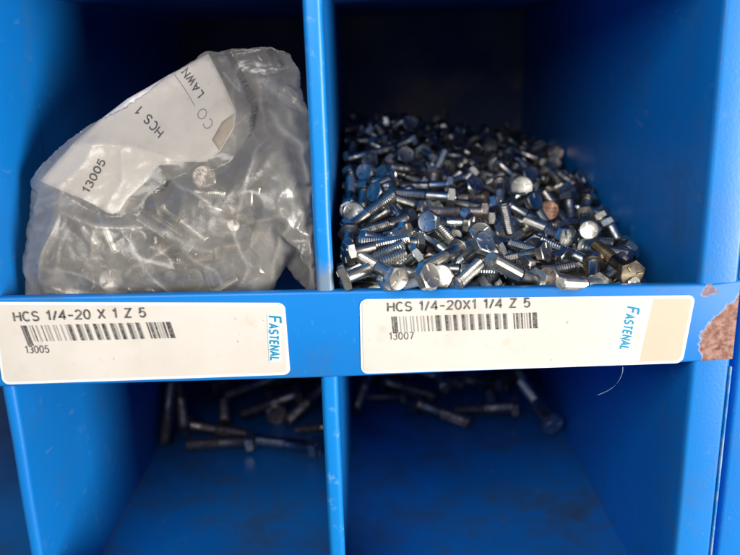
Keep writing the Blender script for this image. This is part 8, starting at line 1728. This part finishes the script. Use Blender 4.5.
at.data.foreach_set('value', (white * isfront - 0.7 * cling).astype(np.float32))
me.update()
fo = bpy.data.objects.new('film', me)
COL.objects.link(fo)
fo.parent = bag
for f in me.polygons:
    f.use_smooth = True

# creased paper label held in the top of the bag
def paper_sheet(name, outline, mat, lift, parent, st=2.2):
    edge = []
    for p, q in zip(outline, outline[1:] + outline[:1]):
        p, q = Vector(p), Vector(q)
        k = max(1, int((q - p).length / st))
        edge += [p.lerp(q, i / k) for i in range(k)]
    ne = len(edge)
    pp = list(edge)
    xs = [p.x for p in edge]
    zs = [p.y for p in edge]
    z = min(zs)
    while z < max(zs):
        x = min(xs)
        while x < max(xs):
            c = False
            for p, q in zip(edge, edge[1:] + edge[:1]):
                if (p.y > z) != (q.y > z) and x < (q.x - p.x) * (z - p.y) / (q.y - p.y) + p.x:
                    c = not c
            if c and min((e - Vector((x, z))).length for e in edge) > st * .6:
                pp.append(Vector((x, z)))
            x += st
        z += st
    Vp, _, Fp, _, _, _ = geometry.delaunay_2d_cdt(pp, [(i, (i + 1) % ne) for i in range(ne)], [], 1, 1e-5)
    b = bmesh.new()
    vs = [b.verts.new(Vector((v.x, paper_y(v.x, v.y) + lift, v.y)) * MM + OFF) for v in Vp]
    for f in Fp:
        b.faces.new([vs[i] for i in f])
    bmesh.ops.recalc_face_normals(b, faces=b.faces)
    o = link_mesh(name, b, mat, parent, 180)
    md = o.modifiers.new('paper thickness', 'SOLIDIFY')
    md.thickness = 0.15 * MM
    md.offset = 0
    return o


M_fold = card('paper_underside', (0.52, 0.42, 0.33), (0.58, 0.49, 0.40), 0.2)
M_paper = card('label_paper', (0.88, 0.82, 0.76), (0.80, 0.73, 0.67), 0.2)
pap = paper_sheet('paper_label', PAP, M_paper, 0.0, bag)
paper_sheet('tan_corner', [(-40.4, 94.6), (-40.8, 88.7), (-46.5, 79.7), (-50.0, 83.8), (-45.9, 90.9)], M_fold, -0.25, pap)
b1 = bmesh.new()
b2 = bmesh.new()
for (body, p0, p1, h, pen, dst) in (('HCS 1', (-73.0, 87.2), (-84.8, 97.8), 3.6, .095, b1), ('13005', (-105.0, 62.6), (-98.6, 75.0), 3.3, .11, b1),
                               ('LAWN', (-55.5, 102.8), (-63.8, 113.6), 3.3, .10, b1), ('CO', (-49.6, 90.2), (-54.9, 97.0), 4.2, .06, b2)):
    place_text(dst, body, p0, p1, h, paper_y, pen, off=-0.2)
a_, c_ = Vector((-70.0, 111.5)), Vector((-59.2, 97.4))
prev = None
for i in range(13):
    q = a_.lerp(c_, i / 12)
    nn = Vector((c_.y - a_.y, a_.x - c_.x)).normalized() * .22
    cur = [b2.verts.new(Vector(((q + s_ * nn).x, paper_y(q.x, q.y) - .2, (q + s_ * nn).y)) * MM) for s_ in (-1, 1)]
    if prev:
        b2.faces.new((prev[0], prev[1], cur[1], cur[0]))
    prev = cur
for b, nm, mt in ((b1, 'lettering', M_ink), (b2, 'faint_lettering', M_ink_grey)):
    for v in b.verts:
        v.co += OFF
    link_mesh(nm, b, mt, pap)

rng = random.Random(5)
for (x, y, z, qw, qx, qy, qz, size) in rows_of(BAG_BOLTS, 8, SC8):
    make_bolt('hex_bolt', 'quarter', (x, y, z), (qw, qx, qy, qz), rng.choice((M_zinc, M_brown, M_brown)),
              'hex bolt blurred behind the cloudy film inside the plastic bag', 'bolts inside the plastic bag', scale=size)

# a stray fibre hanging under the lip
pts = [(127, 0.6, -18.5), (126.6, -.4, -21), (124.6, -1.2, -25), (121, -1.6, -28.2), (116, -1.6, -30.6)]
cu = bmesh.new()
ringp = None
for i in range(25):
    t = i / 24 * (len(pts) - 1)
    k = min(int(t), len(pts) - 2)
    f = t - k
    p_1, p_2 = Vector(pts[k]), Vector(pts[k + 1])
    p_0, p_3 = Vector(pts[max(k - 1, 0)]), Vector(pts[min(k + 2, len(pts) - 1)])
    c = .5 * ((2 * p_1) + (p_2 - p_0) * f + (2 * p_0 - 5 * p_1 + 4 * p_2 - p_3) * f * f + (3 * p_1 - p_0 - 3 * p_2 + p_3) * f ** 3)
    cur = [cu.verts.new((c + Vector((.16 * math.cos(a) , .16 * math.sin(a), .16 * math.cos(a)))) * MM) for a in (0, 2.09, 4.19)]
    if ringp:
        for j in range(3):
            cu.faces.new((ringp[j], ringp[(j + 1) % 3], cur[(j + 1) % 3], cur[j]))
    ringp = cur
so = link_mesh('fibre_strand', cu, M_strand, None, 180)
tag(so, 'thin pale curved fibre hanging below the lip under the tan ended label', 'fibre')
